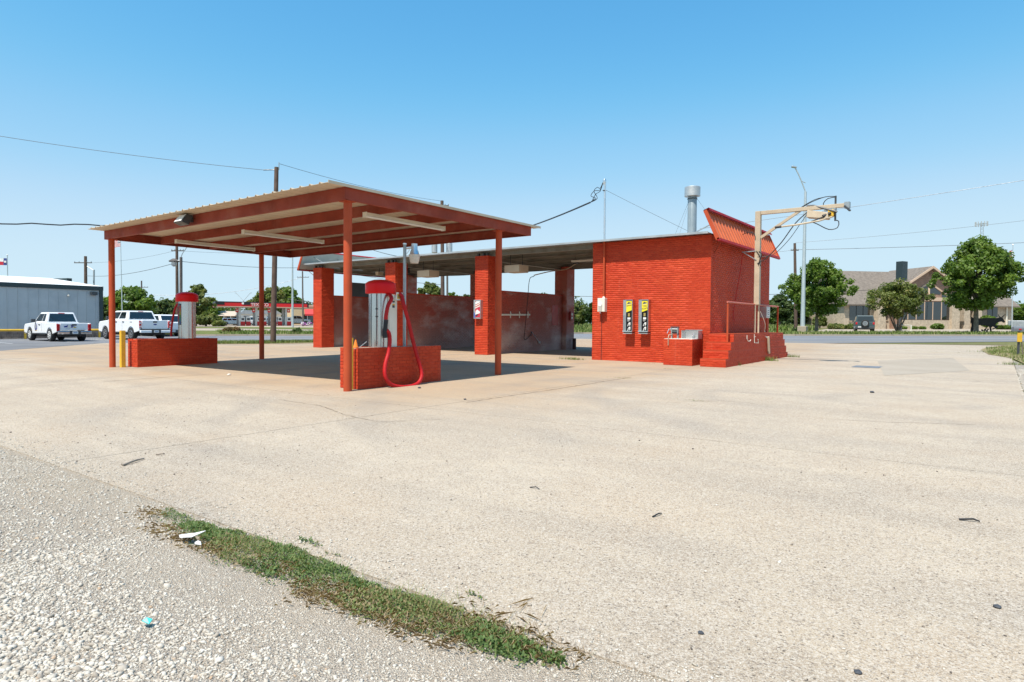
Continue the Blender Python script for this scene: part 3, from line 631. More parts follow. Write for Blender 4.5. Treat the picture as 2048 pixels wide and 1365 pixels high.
# ================================================================== VACUUM CANOPY
def ribbed(mb, x0, x1, y0, y1, z, pitch, rib=.022, th=.006, along='y', tilt=0., mi=0):
    """trapezoid-ribbed sheet; ribs run along the given axis, spaced along the other"""
    lo, hi = (x0, x1) if along == 'y' else (y0, y1); prof = []; p = lo
    while p < hi-1e-6:
        for (d_, h_) in ((0, 0), (pitch-.07, 0), (pitch-.052, rib), (pitch-.018, rib)):
            if p+d_ <= hi: prof.append((p+d_, h_))
        p += pitch
    prof.append((hi, 0)); n = len(prof); V = []
    for e in (0, 1):
        for k in (0, 1):
            for q, h_ in prof:
                if along == 'y': V.append((q, (y0, y1)[e], z+h_-th*k+tilt*e))
                else: V.append(((x0, x1)[e], q, z+h_-th*k+tilt*e))
    F = []
    for i in range(n-1):
        F += [(i, i+1, 2*n+i+1, 2*n+i), (n+i, 3*n+i, 3*n+i+1, n+i+1), (i, n+i, n+i+1, i+1), (2*n+i, 2*n+i+1, 3*n+i+1, 3*n+i)]
    F += [(0, 2*n, 3*n, n), (n-1, 2*n-1, 4*n-1, 3*n-1)]
    mb.add(V, F, mi); return mb
def channel_x(mb, x0, x1, y, z0, z1, face, fl=.075, t=.008, mi=0):
    """C channel along X, web at y, flanges towards face (+1/-1)"""
    a, b = sorted((y, y+face*t)); mb.box(x0, x1, a, b, z0, z1, mi)
    c, d_ = sorted((y+face*t, y+face*fl)); mb.box(x0, x1, c, d_, z0, z0+t, mi); mb.box(x0, x1, c, d_, z1-t, z1, mi)
def channel_y(mb, y0, y1, x, z0, z1, face, fl=.075, t=.008, mi=0):
    a, b = sorted((x, x+face*t)); mb.box(a, b, y0, y1, z0, z1, mi)
    c, d_ = sorted((x+face*t, x+face*fl)); mb.box(c, d_, y0, y1, z0, z0+t, mi); mb.box(c, d_, y0, y1, z1-t, z1, mi)
CX0, CX1, CY0, CY1, CZ0, CZ1 = -20.95, -10.13, 8.19, 14.42, 3.80, 4.045
cano = thing('vacuum_canopy', 'open red steel canopy on round posts over the vacuum islands', 'canopy', (-15.5, 11, gz(11)), world=True)
for (x, y) in ((-20.74, 8.3), (-10.26, 8.36), (-10.26, 13.18), (-20.74, 13.12)):
    mb = MB(); mb.tube([(x, y, gz(y)-.02), (x, y, 1.5), (x, y, CZ0)], .083, 20); mb.box(x-.12, x+.12, y-.12, y+.12, CZ0-.012, CZ0-.001)
    mb.build('post', M_POST, cano, smooth=True)
mb = MB(); channel_x(mb, CX0, CX1, CY0, CZ0, CZ1, 1); mb.build('fascia_beam', M_RUST, cano)
mb = MB(); channel_x(mb, CX0, CX1, CY1, CZ0, CZ1, -1); mb.build('fascia_beam', M_RUST, cano)
mb = MB(); channel_y(mb, CY0+.009, CY1-.009, CX1, CZ0+.002, CZ1-.002, -1); mb.build('fascia_beam', M_RUST, cano)
mb = MB(); channel_y(mb, CY0+.009, CY1-.009, CX0, CZ0+.002, CZ1-.002, 1); mb.build('fascia_beam', M_RUST, cano)
for y in (9.75, 11.3, 12.85):
    mb = MB(); channel_x(mb, CX0+.09, CX1-.09, y, CZ0+.012, CZ1-.004, 1 if y < 12 else -1, .07); mb.build('purlin', M_RUST, cano)
mb = MB(); ribbed(mb, CX0-.03, CX1+.05, 7.76, 14.78, CZ1+.009, .305, .028)
mb.build('roof_sheet', M_CREAM, cano)
mb = MB(); mb.box(CX1+.05, CX1+.062, 7.75, 14.79, CZ1-.012, CZ1+.045); mb.build('drip_edge', M_CREAM, cano)
for k, (a, b) in enumerate((((345, 486), (503, 499)), ((487, 466), (648, 487)), ((730, 432), (889, 461)))):
    x = (-19.15, -15.65, -10.95)[k]; y0, y1 = 9.38, 11.85
    t = thing('strip_light', ('long cream fluorescent strip light under canopy at its left post', 'long cream fluorescent strip light under the middle of the canopy', 'long cream fluorescent strip light under canopy beside yard lamp')[k], 'light', (x, (y0+y1)/2, 3.70), world=True, group='strip lights under the canopy')
    mb = MB(); mb.hexa([(x-.055, y0, 3.735), (x+.055, y0, 3.735), (x+.055, y1, 3.735), (x-.055, y1, 3.735), (x-.04, y0, 3.80), (x+.04, y0, 3.80), (x+.04, y1, 3.80), (x-.04, y1, 3.80)]); mb.build('housing', M_OFFW, t)
    for s in (-.03, .03):
        mb = MB(); mb.tube([(x+s, y0+.03, 3.715), (x+s, y1-.03, 3.715)], .019, 8); mb.build('tube', M_WHITE, t, smooth=True)
    for yy in (y0, y1):
        mb = MB(); mb.box(x-.06, x+.06, yy-.012, yy+.012, 3.69, 3.805); mb.build('end_cap', M_OFFW, t)
fl = thing('floodlight', 'black framed floodlight tilted down on the front canopy beam', 'light', (-15.9, 8.1, 3.9), world=True)
mb = MB(); v = [(-16.12, 8.12, 3.86), (-15.68, 8.12, 3.86), (-15.68, 8.17, 4.02), (-16.12, 8.17, 4.02)]
mb.hexa([(-16.1, 7.83, 3.82), (-15.7, 7.83, 3.82), (-15.7, 8.0, 3.76), (-16.1, 8.0, 3.76), (-16.08, 7.97, 4.02), (-15.72, 7.97, 4.02), (-15.72, 8.12, 4.0), (-16.08, 8.12, 4.0)]); mb.build('housing', M_DKGREY, fl)
mb = MB(); mb.add([(-16.07, 7.832, 3.84), (-15.73, 7.832, 3.84), (-15.74, 7.958, 4.005), (-16.06, 7.958, 4.005)], [(0, 1, 2, 3)]); mb.add([(-16.07, 7.822, 3.842), (-15.73, 7.822, 3.842), (-15.74, 7.948, 4.008), (-16.06, 7.948, 4.008)], [(3, 2, 1, 0)]); mb.build('lens', M_WHITE, fl)
mb = MB(); mb.bar((-15.9, 8.06, 3.92), (-15.9, 8.19, 3.92), .1, .12); mb.build('bracket', M_DKGREY, fl)

# ================================================================== ISLANDS
def island(x0, x1, y0, y1, ztop, label):
    g = gz(y0); t = thing('vacuum_island', label, 'island', ((x0+x1)/2, (y0+y1)/2, g), world=True, group='brick vacuum islands')
    MB().box(x0+.01, x1-.01, y0+.01, y1-.01, g-.04, ztop-.02).build('core', M_MORTAR, t)
    mb = MB(); mb.box(x0+.11, x1-.11, y0+.11, y1-.11, ztop-.03, ztop-.005); mb.build('concrete_fill', M_CONC2, t)
    bs = face_bricks((x0, y0+.007, 0), (1, 0, 0), x1-x0, g, ztop)+face_bricks((x1-.007, y0, 0), (0, 1, 0), y1-y0, g, ztop)
    bs2 = face_bricks((x1, y1-.007, 0), (-1, 0, 0), x1-x0, g, ztop)+face_bricks((x0+.007, y1, 0), (0, -1, 0), y1-y0, g, ztop)
    lay_bricks(bs, t, M_BRICK, 300); lay_bricks(bs2, t, M_BRICK, 0)
    top = MB()                               # row-lock cap bricks around the rim
    n = int((y1-y0)/.105)
    for k in range(n):
        ya = y0+k*(y1-y0)/n
        for xa in (x0+.002, x1-.104): top.box(xa, xa+.102, ya+.004, ya+(y1-y0)/n-.004, ztop-.03, ztop+.004*random.random())
    o = top.build('rim_bricks', M_BRICK, t); o['kind'] = 'stuff'
    return t
ZI = .915
isl = island(-10.90, -10.29, 8.68, 11.08, ZI, 'red painted brick island carrying vacuum, yard lamp and red hose loop')
isl2 = island(-20.65, -20.04, 8.68, 11.12, .905, 'red painted brick island carrying the farther vacuum beside yellow post')
def bollard(x, y, h, w_, label):
    g = gz(y); t = thing('bollard', label, 'bollard', (x, y, g), world=True, group='yellow steel posts at the islands')
    MB().box(x-w_/2, x+w_/2, y-w_/2, y+w_/2, g-.03, g+h).build('post', M_YEL, t, bevel=.012)
    MB().box(x-w_/2+.004, x+w_/2-.004, y-w_/2+.004, y+w_/2-.004, g+h, g+h+.012).build('cap', M_YEL, t); return t
bollard(-20.46, 8.46, 1.06, .125, 'yellow square steel post in front of the farther island')
bollard(-10.42, 8.60, 1.03, .045, 'thin yellow steel post between canopy post and near island')

def hose(path, r, rings=True, step=.03):
    """corrugated hose along a smooth path"""
    P = [Vector(p) for p in path]; pts = []
    for i in range(len(P)-1):
        p0, p1, p2, p3 = P[max(i-1, 0)], P[i], P[i+1], P[min(i+2, len(P)-1)]
        n = max(2, int((p2-p1).length/step))
        for k in range(n):
            t = k/n; pts.append(.5*((2*p1)+(-p0+p2)*t+(2*p0-5*p1+4*p2-p3)*t*t+(-p0+3*p1-3*p2+p3)*t**3))
    pts.append(P[-1])
    if not rings: return pts, r
    return pts, [r*(1.0 if i % 2 else .92) for i in range(len(pts))]
def vacuum(x, y, z, label):
    t = thing('vacuum_machine', label, 'vacuum', (x, y, z), world=True, group='self-service vacuums')
    mb = MB(); mb.lathe([(.262, z), (.262, z+.03), (.25, z+.03), (.25, z+1.17)], (x, y, 0), 40); mb.build('drum', M_STEEL, t, smooth=True)
    mb = MB(); mb.lathe([(.27, z+1.145), (.318, z+1.15), (.325, z+1.17), (.325, z+1.345), (.315, z+1.37), (.26, z+1.41), (.15, z+1.445), (.03, z+1.455)], (x, y, 0), 40); mb.build('dome', M_REDDOME, t, smooth=True)
    return t
VX, VY = -10.66, 9.57
vac = vacuum(VX, VY, ZI-.01, 'stainless vacuum with red dome and hanging red hose on near island')
def on_drum(a, z, r=.252): return (VX+r*math.cos(a), VY+r*math.sin(a), z)
for a in (R(-92), R(-40)):                            # door seams on the drum
    mb = MB(); mb.tube([on_drum(a, ZI+.02), on_drum(a, ZI+1.14)], .006, 6); mb.build('seam', M_DKGREY, vac)
for z in (.46, .30):
    for da in (-.06, .06):
        mb = MB(); p = on_drum(R(-62)+da, ZI+z+.35); mb.lathe([(.013, 0), (.013, .02)], p, 8, 'x'); mb.build('lock', M_DKGREY, vac)
mb = MB(); mb.tube([on_drum(R(-62), ZI+.02), on_drum(R(-62), ZI+1.13)], .007, 6); mb.build('seam', M_DKGREY, vac)
for z in (.95, .62):
    mb = MB(); mb.tube([on_drum(R(-150+i*8.5), ZI+z, .2505) for i in range(9)], .003, 4); mb.build('panel_edge', M_ZINC, vac)
mb = MB(); mb.box(VX+.20, VX+.30, VY-.02, VY+.20, ZI+.0, ZI+1.1); mb.build('side_case', M_OFFW, vac, bevel=.01)
mb = MB(); mb.add([(VX+.302, VY-.05, ZI+.80), (VX+.302, VY+.19, ZI+.80), (VX+.302, VY+.19, ZI+1.12), (VX+.302, VY+.02, ZI+1.12)], [(0, 1, 2, 3)]); mb.add([(VX+.306, VY-.05, ZI+.80), (VX+.306, VY+.19, ZI+.80), (VX+.306, VY+.19, ZI+1.12), (VX+.306, VY+.02, ZI+1.12)], [(0, 1, 2, 3)]); mb.build('instruction_plate', M_OFFW, vac)
for (z0, z1, m) in ((.84, .89, M_DKGREY), (.895, .92, M_YEL), (.95, .985, M_DKGREY)):
    MB().box(VX+.307, VX+.310, VY+.055, VY+.12, ZI+z0, ZI+z1).build('plate_symbol', m, vac)
mb = MB(); mb.prism([(-.12, 0), (.12, 0), (.085, .17), (-.085, .17)], lambda u, v, w_: (VX+.34+w_, VY+.22+u, ZI+1.0+v), 0, .012); hk = mb.build('hook_plate', M_OFFW, vac)
MB().box(VX+.353, VX+.357, VY+.15, VY+.29, ZI+1.035, ZI+1.135).build('hook_label', M_YEL, hk)
for k in range(4):
    MB().box(VX+.357, VX+.359, VY+.165+k*.03, VY+.183+k*.03, ZI+1.055, ZI+1.115).build('label_mark', M_DKGREY, hk)
XH = -10.215
hz = lambda px, py, X=XH: ONX(px, py, X)
path = [(VX+.20, VY+.02, ZI+1.15), hz(783, 597), hz(776, 612), hz(772, 632), hz(771.5, 643)]
pts, rr = hose(path, .043); MB().tube(pts, rr, 10).build('upper_hose', M_REDHOSE, vac, smooth=True)
mb = MB(); mb.tube([hz(772, 640), hz(770.5, 655), hz(769, 664), hz(770, 676)], [.048, .044, .046, .052], 12); mb.build('nozzle', M_BLACK, vac, smooth=True)
bz = gz(9.5)+.035
path = [hz(772, 661), hz(777, 665), hz(779.5, 680, -10.2), hz(777, 705, -10.18), hz(770.5, 730, -10.14), hz(770, 750, -10.1)]
p0 = hz(776, 764, -10.08); path += [p0, hz(786, 771.5, -10.06), hz(802, 774.5, -10.05), hz(822, 773, -10.05), hz(836, 767, -10.05), hz(843, 755, -10.06), hz(842, 740, -10.1), hz(834, 712, -10.15), hz(825, 678, -10.2), hz(816, 640), hz(808, 612), (VX+.37, VY+.26, ZI+1.10), (VX+.35, VY+.2, ZI+1.14)]
pts, rr = hose(path, .045); MB().tube(pts, rr, 10).build('loop_hose', M_REDHOSE, vac, smooth=True)
mb = MB(); mb.bar((-10.52, 8.86, ZI+.0), (-10.42, 8.98, ZI+.13), .035, .012); tag(mb.build('metal_scrap', M_ALU, origin=(-10.5, 8.9, ZI)), 'bent aluminium strip lying on the near island top', 'scrap')
cn = thing('traffic_cone', 'small orange cone standing on the near island', 'cone', (-10.62, 8.86, ZI), world=True)
MB().lathe([(.05, ZI+.012), (.012, ZI+.165)], (-10.62, 8.86, 0), 16).build('body', M_ORCONE, cn, smooth=True)
MB().box(-10.68, -10.56, 8.80, 8.92, ZI-.003, ZI+.012).build('base', M_ORCONE, cn)

V2X, V2Y = -20.32, 10.28
vac2 = vacuum(V2X, V2Y, .895, 'stainless vacuum with red dome and rainbow panel on farther island')
def arc_panel(cx, cy, r, a0, a1, z0, z1, n=6):
    mb = MB(); V = [(cx+r*math.cos(a0+(a1-a0)*i/n), cy+r*math.sin(a0+(a1-a0)*i/n), z) for z in (z0, z1) for i in range(n+1)]
    return mb.add(V, [(i, i+1, n+2+i, n+1+i) for i in range(n)])
pn = arc_panel(V2X, V2Y, .253, R(-118), R(-66), 1.32, 1.98).build('display_panel', M_DKGREY, vac2, recalc=False)
cols = [(.6, .01, .01), (.6, .16, .01), (.55, .42, .03), (.08, .3, .03), (.02, .25, .22), (.02, .12, .35)]
for k, cc in enumerate(cols):
    arc_panel(V2X, V2Y, .2555, R(-79), R(-72), 1.92-k*.095, 1.92-(k+1)*.095, 2).build('colour_band', pm('panel_band_%d' % k, cc, .35, var=.05), pn, recalc=False)
la = R(-95)
tx = text_part('panel_lettering', 'VACUUM', .115, pm('panel_red', (.55, .012, .015), .4), pn, (V2X-WO[vac2.name].x+.262*math.cos(la), V2Y-WO[vac2.name].y+.262*math.sin(la), 1.66-WO[vac2.name].z), Matrix(((math.cos(R(-95)+math.pi/2)*0, 0, 0), (0, 0, 0), (0, 0, 0))).to_euler(), .002)
tx.rotation_euler = (Matrix.Rotation(la+math.pi/2, 3, 'Z')@Matrix.Rotation(math.pi/2, 3, 'X')@Matrix.Rotation(math.pi/2, 3, 'Z')).to_euler()
pts, rr = hose([(V2X-.22, V2Y-.06, 2.04), (V2X-.38, V2Y-.14, 1.93), (V2X-.46, V2Y-.2, 1.6), (V2X-.5, V2Y-.24, 1.2), (V2X-.5, V2Y-.25, .96)], .034); MB().tube(pts, rr, 10).build('hose', M_REDHOSE, vac2, smooth=True)
# yard lamp on a pipe, standing on the near island
YX, YY = -10.60, 10.22
yl = thing('yard_lamp', 'yard lamp with ribbed lens on grey pipe behind near vacuum', 'lamp', (YX, YY, ZI), world=True)
MB().tube([(YX, YY, ZI-.01), (YX, YY, 3.18)], .036, 12).build('pipe', M_ZINC, yl, smooth=True)
MB().lathe([(.042, 3.17), (.042, 3.2), (.01, 3.21)], (YX, YY, 0), 12).build('pipe_cap', M_ALU, yl)
lx, ly = YX+.17, YY+.13
MB().tube([(YX, YY, 3.08), (lx, ly, 3.10)], .018, 8).build('bracket', M_ALU, yl)
MB().lathe([(.07, 3.19), (.07, 3.06), (.09, 3.02), (.10, 2.97), (.12, 2.945)], (lx, ly, 0), 20).build('hood', M_ALU, yl, smooth=True)
mb = MB(); mb.lathe([(.125, 2.95), (.118, 2.88), (.10, 2.80), (.085, 2.755)], (lx, ly, 0), 24); mb.build('lens', pm('milky_prismatic_lens', (.62, .53, .44), .3, var=.12, vs_=30), yl)
MB().tube([(YX+.02, YY, 2.95), (YX+.05, YY+.03, 2.98), (YX+.09, YY+.06, 3.06)], .006, 6).build('wire', M_WHITE, yl)

# ================================================================== CAR WASH BUILDING
FY = 20.05; BX0, BX1, BYB = -11.44, -7.22, 26.55; ZR = 4.29; PT = 4.10; WT = 2.74
PIL = [(-27.24, -26.58), (-22.04, -21.39), (-16.81, -16.14)]
cw = thing('car_wash', 'red brick car wash with open wash bays and equipment room', 'building', (-17, 23, gz(23)), world=True)
g0 = gz(20)
room = MB().box(BX0+.008, BX1-.008, FY+.008, BYB, g0-.05, ZR-.03).build('equipment_room_wall', M_MORTAR, cw)
allb = face_bricks((BX0, FY+.007, 0), (1, 0, 0), BX1-BX0, g0-.01, ZR-.02)+face_bricks((BX1-.007, FY, 0), (0, 1, 0), BYB-FY, g0-.01, ZR-.02)
gb = []
for (x0, x1) in PIL:
    for (y0, y1) in ((FY, 20.81), (25.9, 26.6)):
        MB().box(x0+.008, x1-.008, y0+.008, y1-.008, g0-.05, PT).build('pillar', M_MORTAR if y0 < 21 else M_GRIMY, cw)
        tgt = allb if y0 < 21 else gb
        tgt += face_bricks((x0, y0+.007, 0), (1, 0, 0), x1-x0, g0, PT)
        (gb if y0 > 21 else allb).extend(face_bricks((x1-.007, y0, 0), (0, 1, 0), y1-y0, g0, PT))
    xm = (x0+x1)/2
    MB().box(xm-.10, xm+.10, 20.80, 25.91, g0-.05, WT).build('bay_wall', M_GRIMY, cw)
    MB().box(xm-.125, xm+.125, 20.80, 25.91, WT, WT+.055).build('wall_coping', M_MORTAR, cw)
    gb += face_bricks((xm+.107, 20.8, 0), (0, 1, 0), 5.1, g0, WT)
lay_bricks(allb, cw, M_BRICK, 300); lay_bricks(gb, cw, M_GRIMY, 0, 'grimy_brick_field')
# steel and roof over the bays
MB_ = MB(); channel_x(MB_, -27.45, BX0+.02, 20.34, PT+.002, ZR-.012, -1, .09, .012); MB_.build('bay_beam', M_GREYST, cw)
for y in (21.9, 23.4, 24.9, 26.35):
    mb = MB(); channel_x(mb, -27.45, BX0+.02, y, PT-.10 if y > 26 else PT+.03, ZR-.012, -1, .08, .01); mb.build('bay_purlin', M_GREYST, cw)
for (x0, x1) in PIL:
    xm = (x0+x1)/2; mb = MB(); mb.box(xm-.09, xm+.09, 20.36, 26.3, PT-.13, PT-.118); mb.box(xm-.006, xm+.006, 20.36, 26.3, PT-.118, PT+.02); mb.box(xm-.09, xm+.09, 20.36, 26.3, PT+.018, PT+.029); mb.build('rafter', M_GREYST, cw)
    for k in (-.26, .02, .2):
        MB().box(xm+k, xm+k+.07, 20.10, 20.2, PT+.0, PT+.13).build('beam_shoe', M_DKGREY, cw)
mb = MB(); ribbed(mb, -27.55, BX1+.03, 19.70, 26.8, ZR-.004, .305, .025); mb.build('roof_sheet', M_GALV, cw)
MB().box(-27.55, BX1+.02, 19.69, 19.702, ZR-.035, ZR+.03).build('eave_trim', M_GALV, cw)
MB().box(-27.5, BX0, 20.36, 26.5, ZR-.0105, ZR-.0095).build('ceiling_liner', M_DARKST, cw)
def mansard(side, xl, xu, zl, zu, y0, y1):
    """leaning metal fascia along Y; side=+1 faces +X"""
    o = MB(); up = Vector((xu-xl, 0, zu-zl)); L = up.length; u = up/L; n = Vector((side*abs(u.z), 0, abs(u.x)))
    P = lambda a, b, h: (xl+u.x*a+n.x*h, b, zl+u.z*a+n.z*h)
    o.add([P(0, y0, 0), P(0, y1, 0), P(L, y1, 0), P(L, y0, 0)], [(0, 1, 2, 3)]); panel = o.build('mansard_sheet', M_ORANGE, cw)
    o = MB(); o.add([P(0, y0, -.02), P(0, y1, -.02), P(L, y1, -.02), P(L, y0, -.02)], [(0, 1, 2, 3)]); o.build('mansard_back', M_GREENGREY, panel)
    k = y0+.16
    while k < y1-.05:
        o = MB(); o.hexa([P(.02, k-.035, .001), P(.02, k+.035, .001), P(L-.01, k+.035, .001), P(L-.01, k-.035, .001), P(.02, k-.017, .03), P(.02, k+.017, .03), P(L-.01, k+.017, .03), P(L-.01, k-.017, .03)]); o.build('rib', M_ORANGE, panel); k += .305
    o = MB(); o.add([P(L-.07, y0-.02, .13), P(L-.07, y1+.02, .13), P(L+.02, y1+.02, .13), P(L+.02, y0-.02, .13), P(L+.03, y0-.02, -.06), P(L+.03, y1+.02, -.06)], [(0, 1, 2, 3), (3, 2, 5, 4)]); o.build('cap_flashing', M_TRIMRED, panel)
    o = MB(); o.hexa([P(-.05, y0-.02, -.02), P(-.05, y1+.02, -.02), P(.04, y1+.02, -.02), P(.04, y0-.02, -.02), P(-.05, y0-.02, .045), P(-.05, y1+.02, .045), P(.04, y1+.02, .045), P(.04, y0-.02, .045)]); o.build('bottom_trim', M_TRIMRED, panel)
    for yy in (y0, y1):
        o = MB(); o.hexa([P(0, yy-.02, -.06), P(0, yy+.02, -.06), P(L, yy+.02, -.06), P(L, yy-.02, -.06), P(0, yy-.02, .05), P(0, yy+.02, .05), P(L, yy+.02, .05), P(L, yy-.02, .05)]); o.build('end_trim', M_POST, panel)
    k = y0+.7
    while k < y1:
        a = P(L*.72, k, -.02); o = MB(); o.bar(a, (xu-side*.75, k, ZR+.03), .03, .03); o.build('strut', M_ZINC, panel); k += 1.45
    o = MB(); o.bar(P(.06, y0+.45, -.03), (xl-side*.37, y0+.75, zl-.32), .02, .02); o.build('strut', M_RUST, panel)
    return panel
mansard(1, -6.84, -7.25, 4.03, 4.94, 19.56, 26.35)
mansard(-1, -27.78, -27.35, 4.03, 4.94, 19.56, 26.5)
# flue
FX, FYY = -8.62, 22.0
fu = thing('roof_flue', 'grey metal flue with drum cap on the car wash roof', 'flue', (FX, FYY, ZR), world=True)
MB().lathe([(.155, ZR), (.155, 5.86), (.15, 5.87), (.14, 5.9), (.14, 6.0)], (FX, FYY, 0), 24).build('pipe', pm('blue_grey_flue', (.26, .31, .33), .5, .3, var=.06), fu, smooth=True)
MB().lathe([(.165, 5.90), (.165, 5.92), (.268, 5.90), (.268, 6.21), (.255, 6.225), (.05, 6.23)], (FX, FYY, 0), 28).build('cap', M_GALV, fu, smooth=True)
MB().lathe([(.17, 5.80), (.17, 5.83)], (FX, FYY, 0), 20).build('band', M_DKGREY, fu)
for a in (R(20), R(150), R(270)):
    MB().tube([(FX+.16*math.cos(a), FYY+.16*math.sin(a), 5.81), (FX+1.2*math.cos(a), FYY+1.2*math.sin(a), ZR+.03)], .004, 5).build('guy_wire', M_WIRE, fu)
# service mast and disconnect on the front wall
MX = -10.95
sm = thing('service_mast', 'grey conduit mast with weatherhead above the roof and meter disconnect box', 'mast', (MX, 19.97, 2.3), world=True)
MB().tube([(MX, 19.985, 2.34), (MX, 19.985, ZR+.04)], .036, 12).build('conduit', M_POST, sm, smooth=True)
MB().tube([(MX, 19.985, ZR+.02), (MX, 19.985, 6.3)], .036, 12).build('mast_pipe', M_ALU, sm, smooth=True)
MB().lathe([(.04, 6.24), (.055, 6.3), (.06, 6.38), (.045, 6.43), (.01, 6.45)], (MX-.02, 19.985, 0), 14).build('weatherhead', M_ALU, sm, smooth=True)
for k, (dx, dz, d2) in enumerate(((-.28, .16, .05), (-.40, .05, -.1), (-.33, -.05, -.25))):
    MB().tube(hose([(MX-.06, 19.98, 6.36), (MX-.17, 19.95, 6.12-.05*k), (MX+dx, 19.97, 6.02+dz), (MX+dx-.16, 20.0, 6.02+d2), (MX-.30-.05*k, 19.99, 5.80), (MX-.62, 20.05, 5.70)], .011, False, .06)[0], .011, 6).build('loop_cable', M_CABLE, sm, smooth=True)
MB().box(MX-.06, MX+.02, 19.93, 20.03, 6.02, 6.05).build('clamp', M_DKGREY, sm)
bxm = MB(); bxm.box(-11.13, -10.85, 19.87, 20.055, 1.87, 2.34); bo = bxm.build('disconnect_box', M_OFFW, sm, bevel=.01)
MB().lathe([(.05, 2.335), (.04, 2.37), (.036, 2.40)], (MX, 19.985, 0), 12).build('hub', M_OFFW, sm)
MB().lathe([(.075, -.03), (.075, 0)], (-11.02, 19.87, 2.13), 18, 'y').build('meter_ring', M_WHITE, bo)
MB().box(-11.08, -10.95, 19.845, 19.868, 1.88, 2.06).build('latch_plate', pm('plate_grey', (.45, .42, .36), .5), bo)
MB().box(-11.09, -11.03, 19.862, 19.868, 2.165, 2.178).build('nameplate', M_DKGREY, bo)
MB().tube([(-11.05, 19.93, 1.87), (-11.05, 19.93, 1.81)], .02, 8).build('fitting', M_ALU, bo)
MB().tube([(-11.05, 20.03, 1.88), (-11.05, 20.03, g0)], .006, 6).build('ground_wire', M_CABLE, sm)
# vending cabinets
def vend(x0, x1, z0, z1, label, lines):
    t = thing('vending_cabinet', label, 'vending machine', ((x0+x1)/2, 19.95, z0), world=True, group='coin vending cabinets on the car wash wall')
    yf = 19.84
    MB().box(x0, x1, yf, 20.055, z0+.06, z1).build('case', M_STEEL, t, bevel=.006)
    xm = x0+.34*(x1-x0); f = yf-.004
    MB().box(x0+.015, xm-.006, f, yf+.01, z0+.10, z0+.60).build('lower_door', M_ZINC, t)
    MB().box(x0+.015, xm-.006, f, yf+.01, z0+.62, z1-.03).build('upper_door', M_GALV, t)
    pn = MB().box(xm, x1-.022, f, yf+.01, z0+.10, z1-.03).build('front_panel', M_DKGREY, t)
    q = lambda u, v, w_: (u, f-.002-w_, v); pn.data.materials[0] = pm('panel_black', (.010, .010, .013), .55, spec=.15)
    yl_ = MB(); yl_.prism([(xm+.003, z0+.72), (x1-.025, z0+.79), (x1-.025, z1-.05), (xm+.003, z1-.05)], q, 0, .002); yp = yl_.build('yellow_panel', pm('label_yellow', (.80, .66, .03), .45, var=.04), pn)
    xc = (xm+x1-.022)/2; off = WO[t.name]
    cr = MB(); cr.prism([(xc-.07, z1-.15), (xc+.075, z1-.125), (xc+.07, z1-.10), (xc+.03, z1-.095), (xc-.01, z1-.075), (xc-.05, z1-.10)], q, .002, .004); cr.build('car_silhouette', M_DKGREY, pn)
    cr = MB(); cr.prism([(xc-.08, z1-.165), (xc+.08, z1-.14), (xc+.075, z1-.13), (xc-.06, z1-.152)], q, .002, .0045); cr.build('swoosh', M_WHITE, pn)
    if lines:
        for k, s in enumerate(lines):
            o = text_part('lettering', s, .075, M_DKGREY, pn, (xc-off.x, f-.006-off.y, z1-.22-k*.08-off.z), (math.pi/2, R(-9), 0), .001)
    else:
        for k in range(7):
            MB().box(xc-.085+k*.025, xc-.068+k*.025, f-.006, f-.003, z1-.225+k*.0045, z1-.195+k*.0045).build('letter_stroke', M_DKGREY, pn)
    MB().box(xc-.035, xc+.035, f-.006, f-.001, z0+.58, z0+.69).build('coin_plate', pm('brass_plate', (.55, .42, .15), .35, .6), pn)
    MB().box(xc-.05, xc+.055, f-.005, f-.001, z0+.485, z0+.545).build('white_label', M_WHITE, pn)
    for k in range(2):
        zz = z0+.32-k*.15
        a = MB(); a.prism([(xc-.05, zz-.02), (xc+.01, zz+.06), (xc+.06, zz+.07), (xc+.055, zz-.03), (xc+.02, zz-.055), (xc+.03, zz+.02)], q, .001, .003); a.build('pictogram', M_WHITE, pn)
        b = MB(); b.prism([(xc-.06, zz-.06), (xc-.03, zz-.06), (xc+.0, zz-.02), (xc-.01, zz-.005)], q, .001, .003); b.build('pictogram', M_WHITE, pn)
    for k in range(3): MB().box(xc-.05, xc+.05-.02*k, f-.005, f-.001, z0+.462-k*.022, z0+.470-k*.022).build('text_line', M_WHITE, pn)
    tr = MB(); tr.box(x0, x1-.01, yf-.03, yf+.02, z0+.065, z0+.10); tr.build('ledge', M_CHROME, t)
    MB().box(x0+.02, x1-.03, yf+.01, 20.04, z0+.03, z0+.06).build('tray_slot', M_BLACK, t)
    MB().box(x0, x1-.01, yf-.01, 20.05, z0, z0+.03).build('tray', M_GALV, t)
    for z in (z1-.13, z0+.10): MB().tube([(x0+.004, 19.92, z), (x0-.035, 19.90, z)], .012, 8).build('lock_bolt', M_CHROME, t)
    for z in (z0+.60, z0+.38): MB().lathe([(.007, -.01), (.007, 0)], (x0+.03, f, z), 8, 'y').build('rivet', M_CHROME, t)
vend(-10.13, -9.785, 1.125, 2.265, 'steel vending cabinet beside the meter box', None)
vend(-9.565, -9.215, 1.13, 2.262, 'steel vending cabinet lettered with foam on the yellow label', ('TIRE', 'FOAM'))
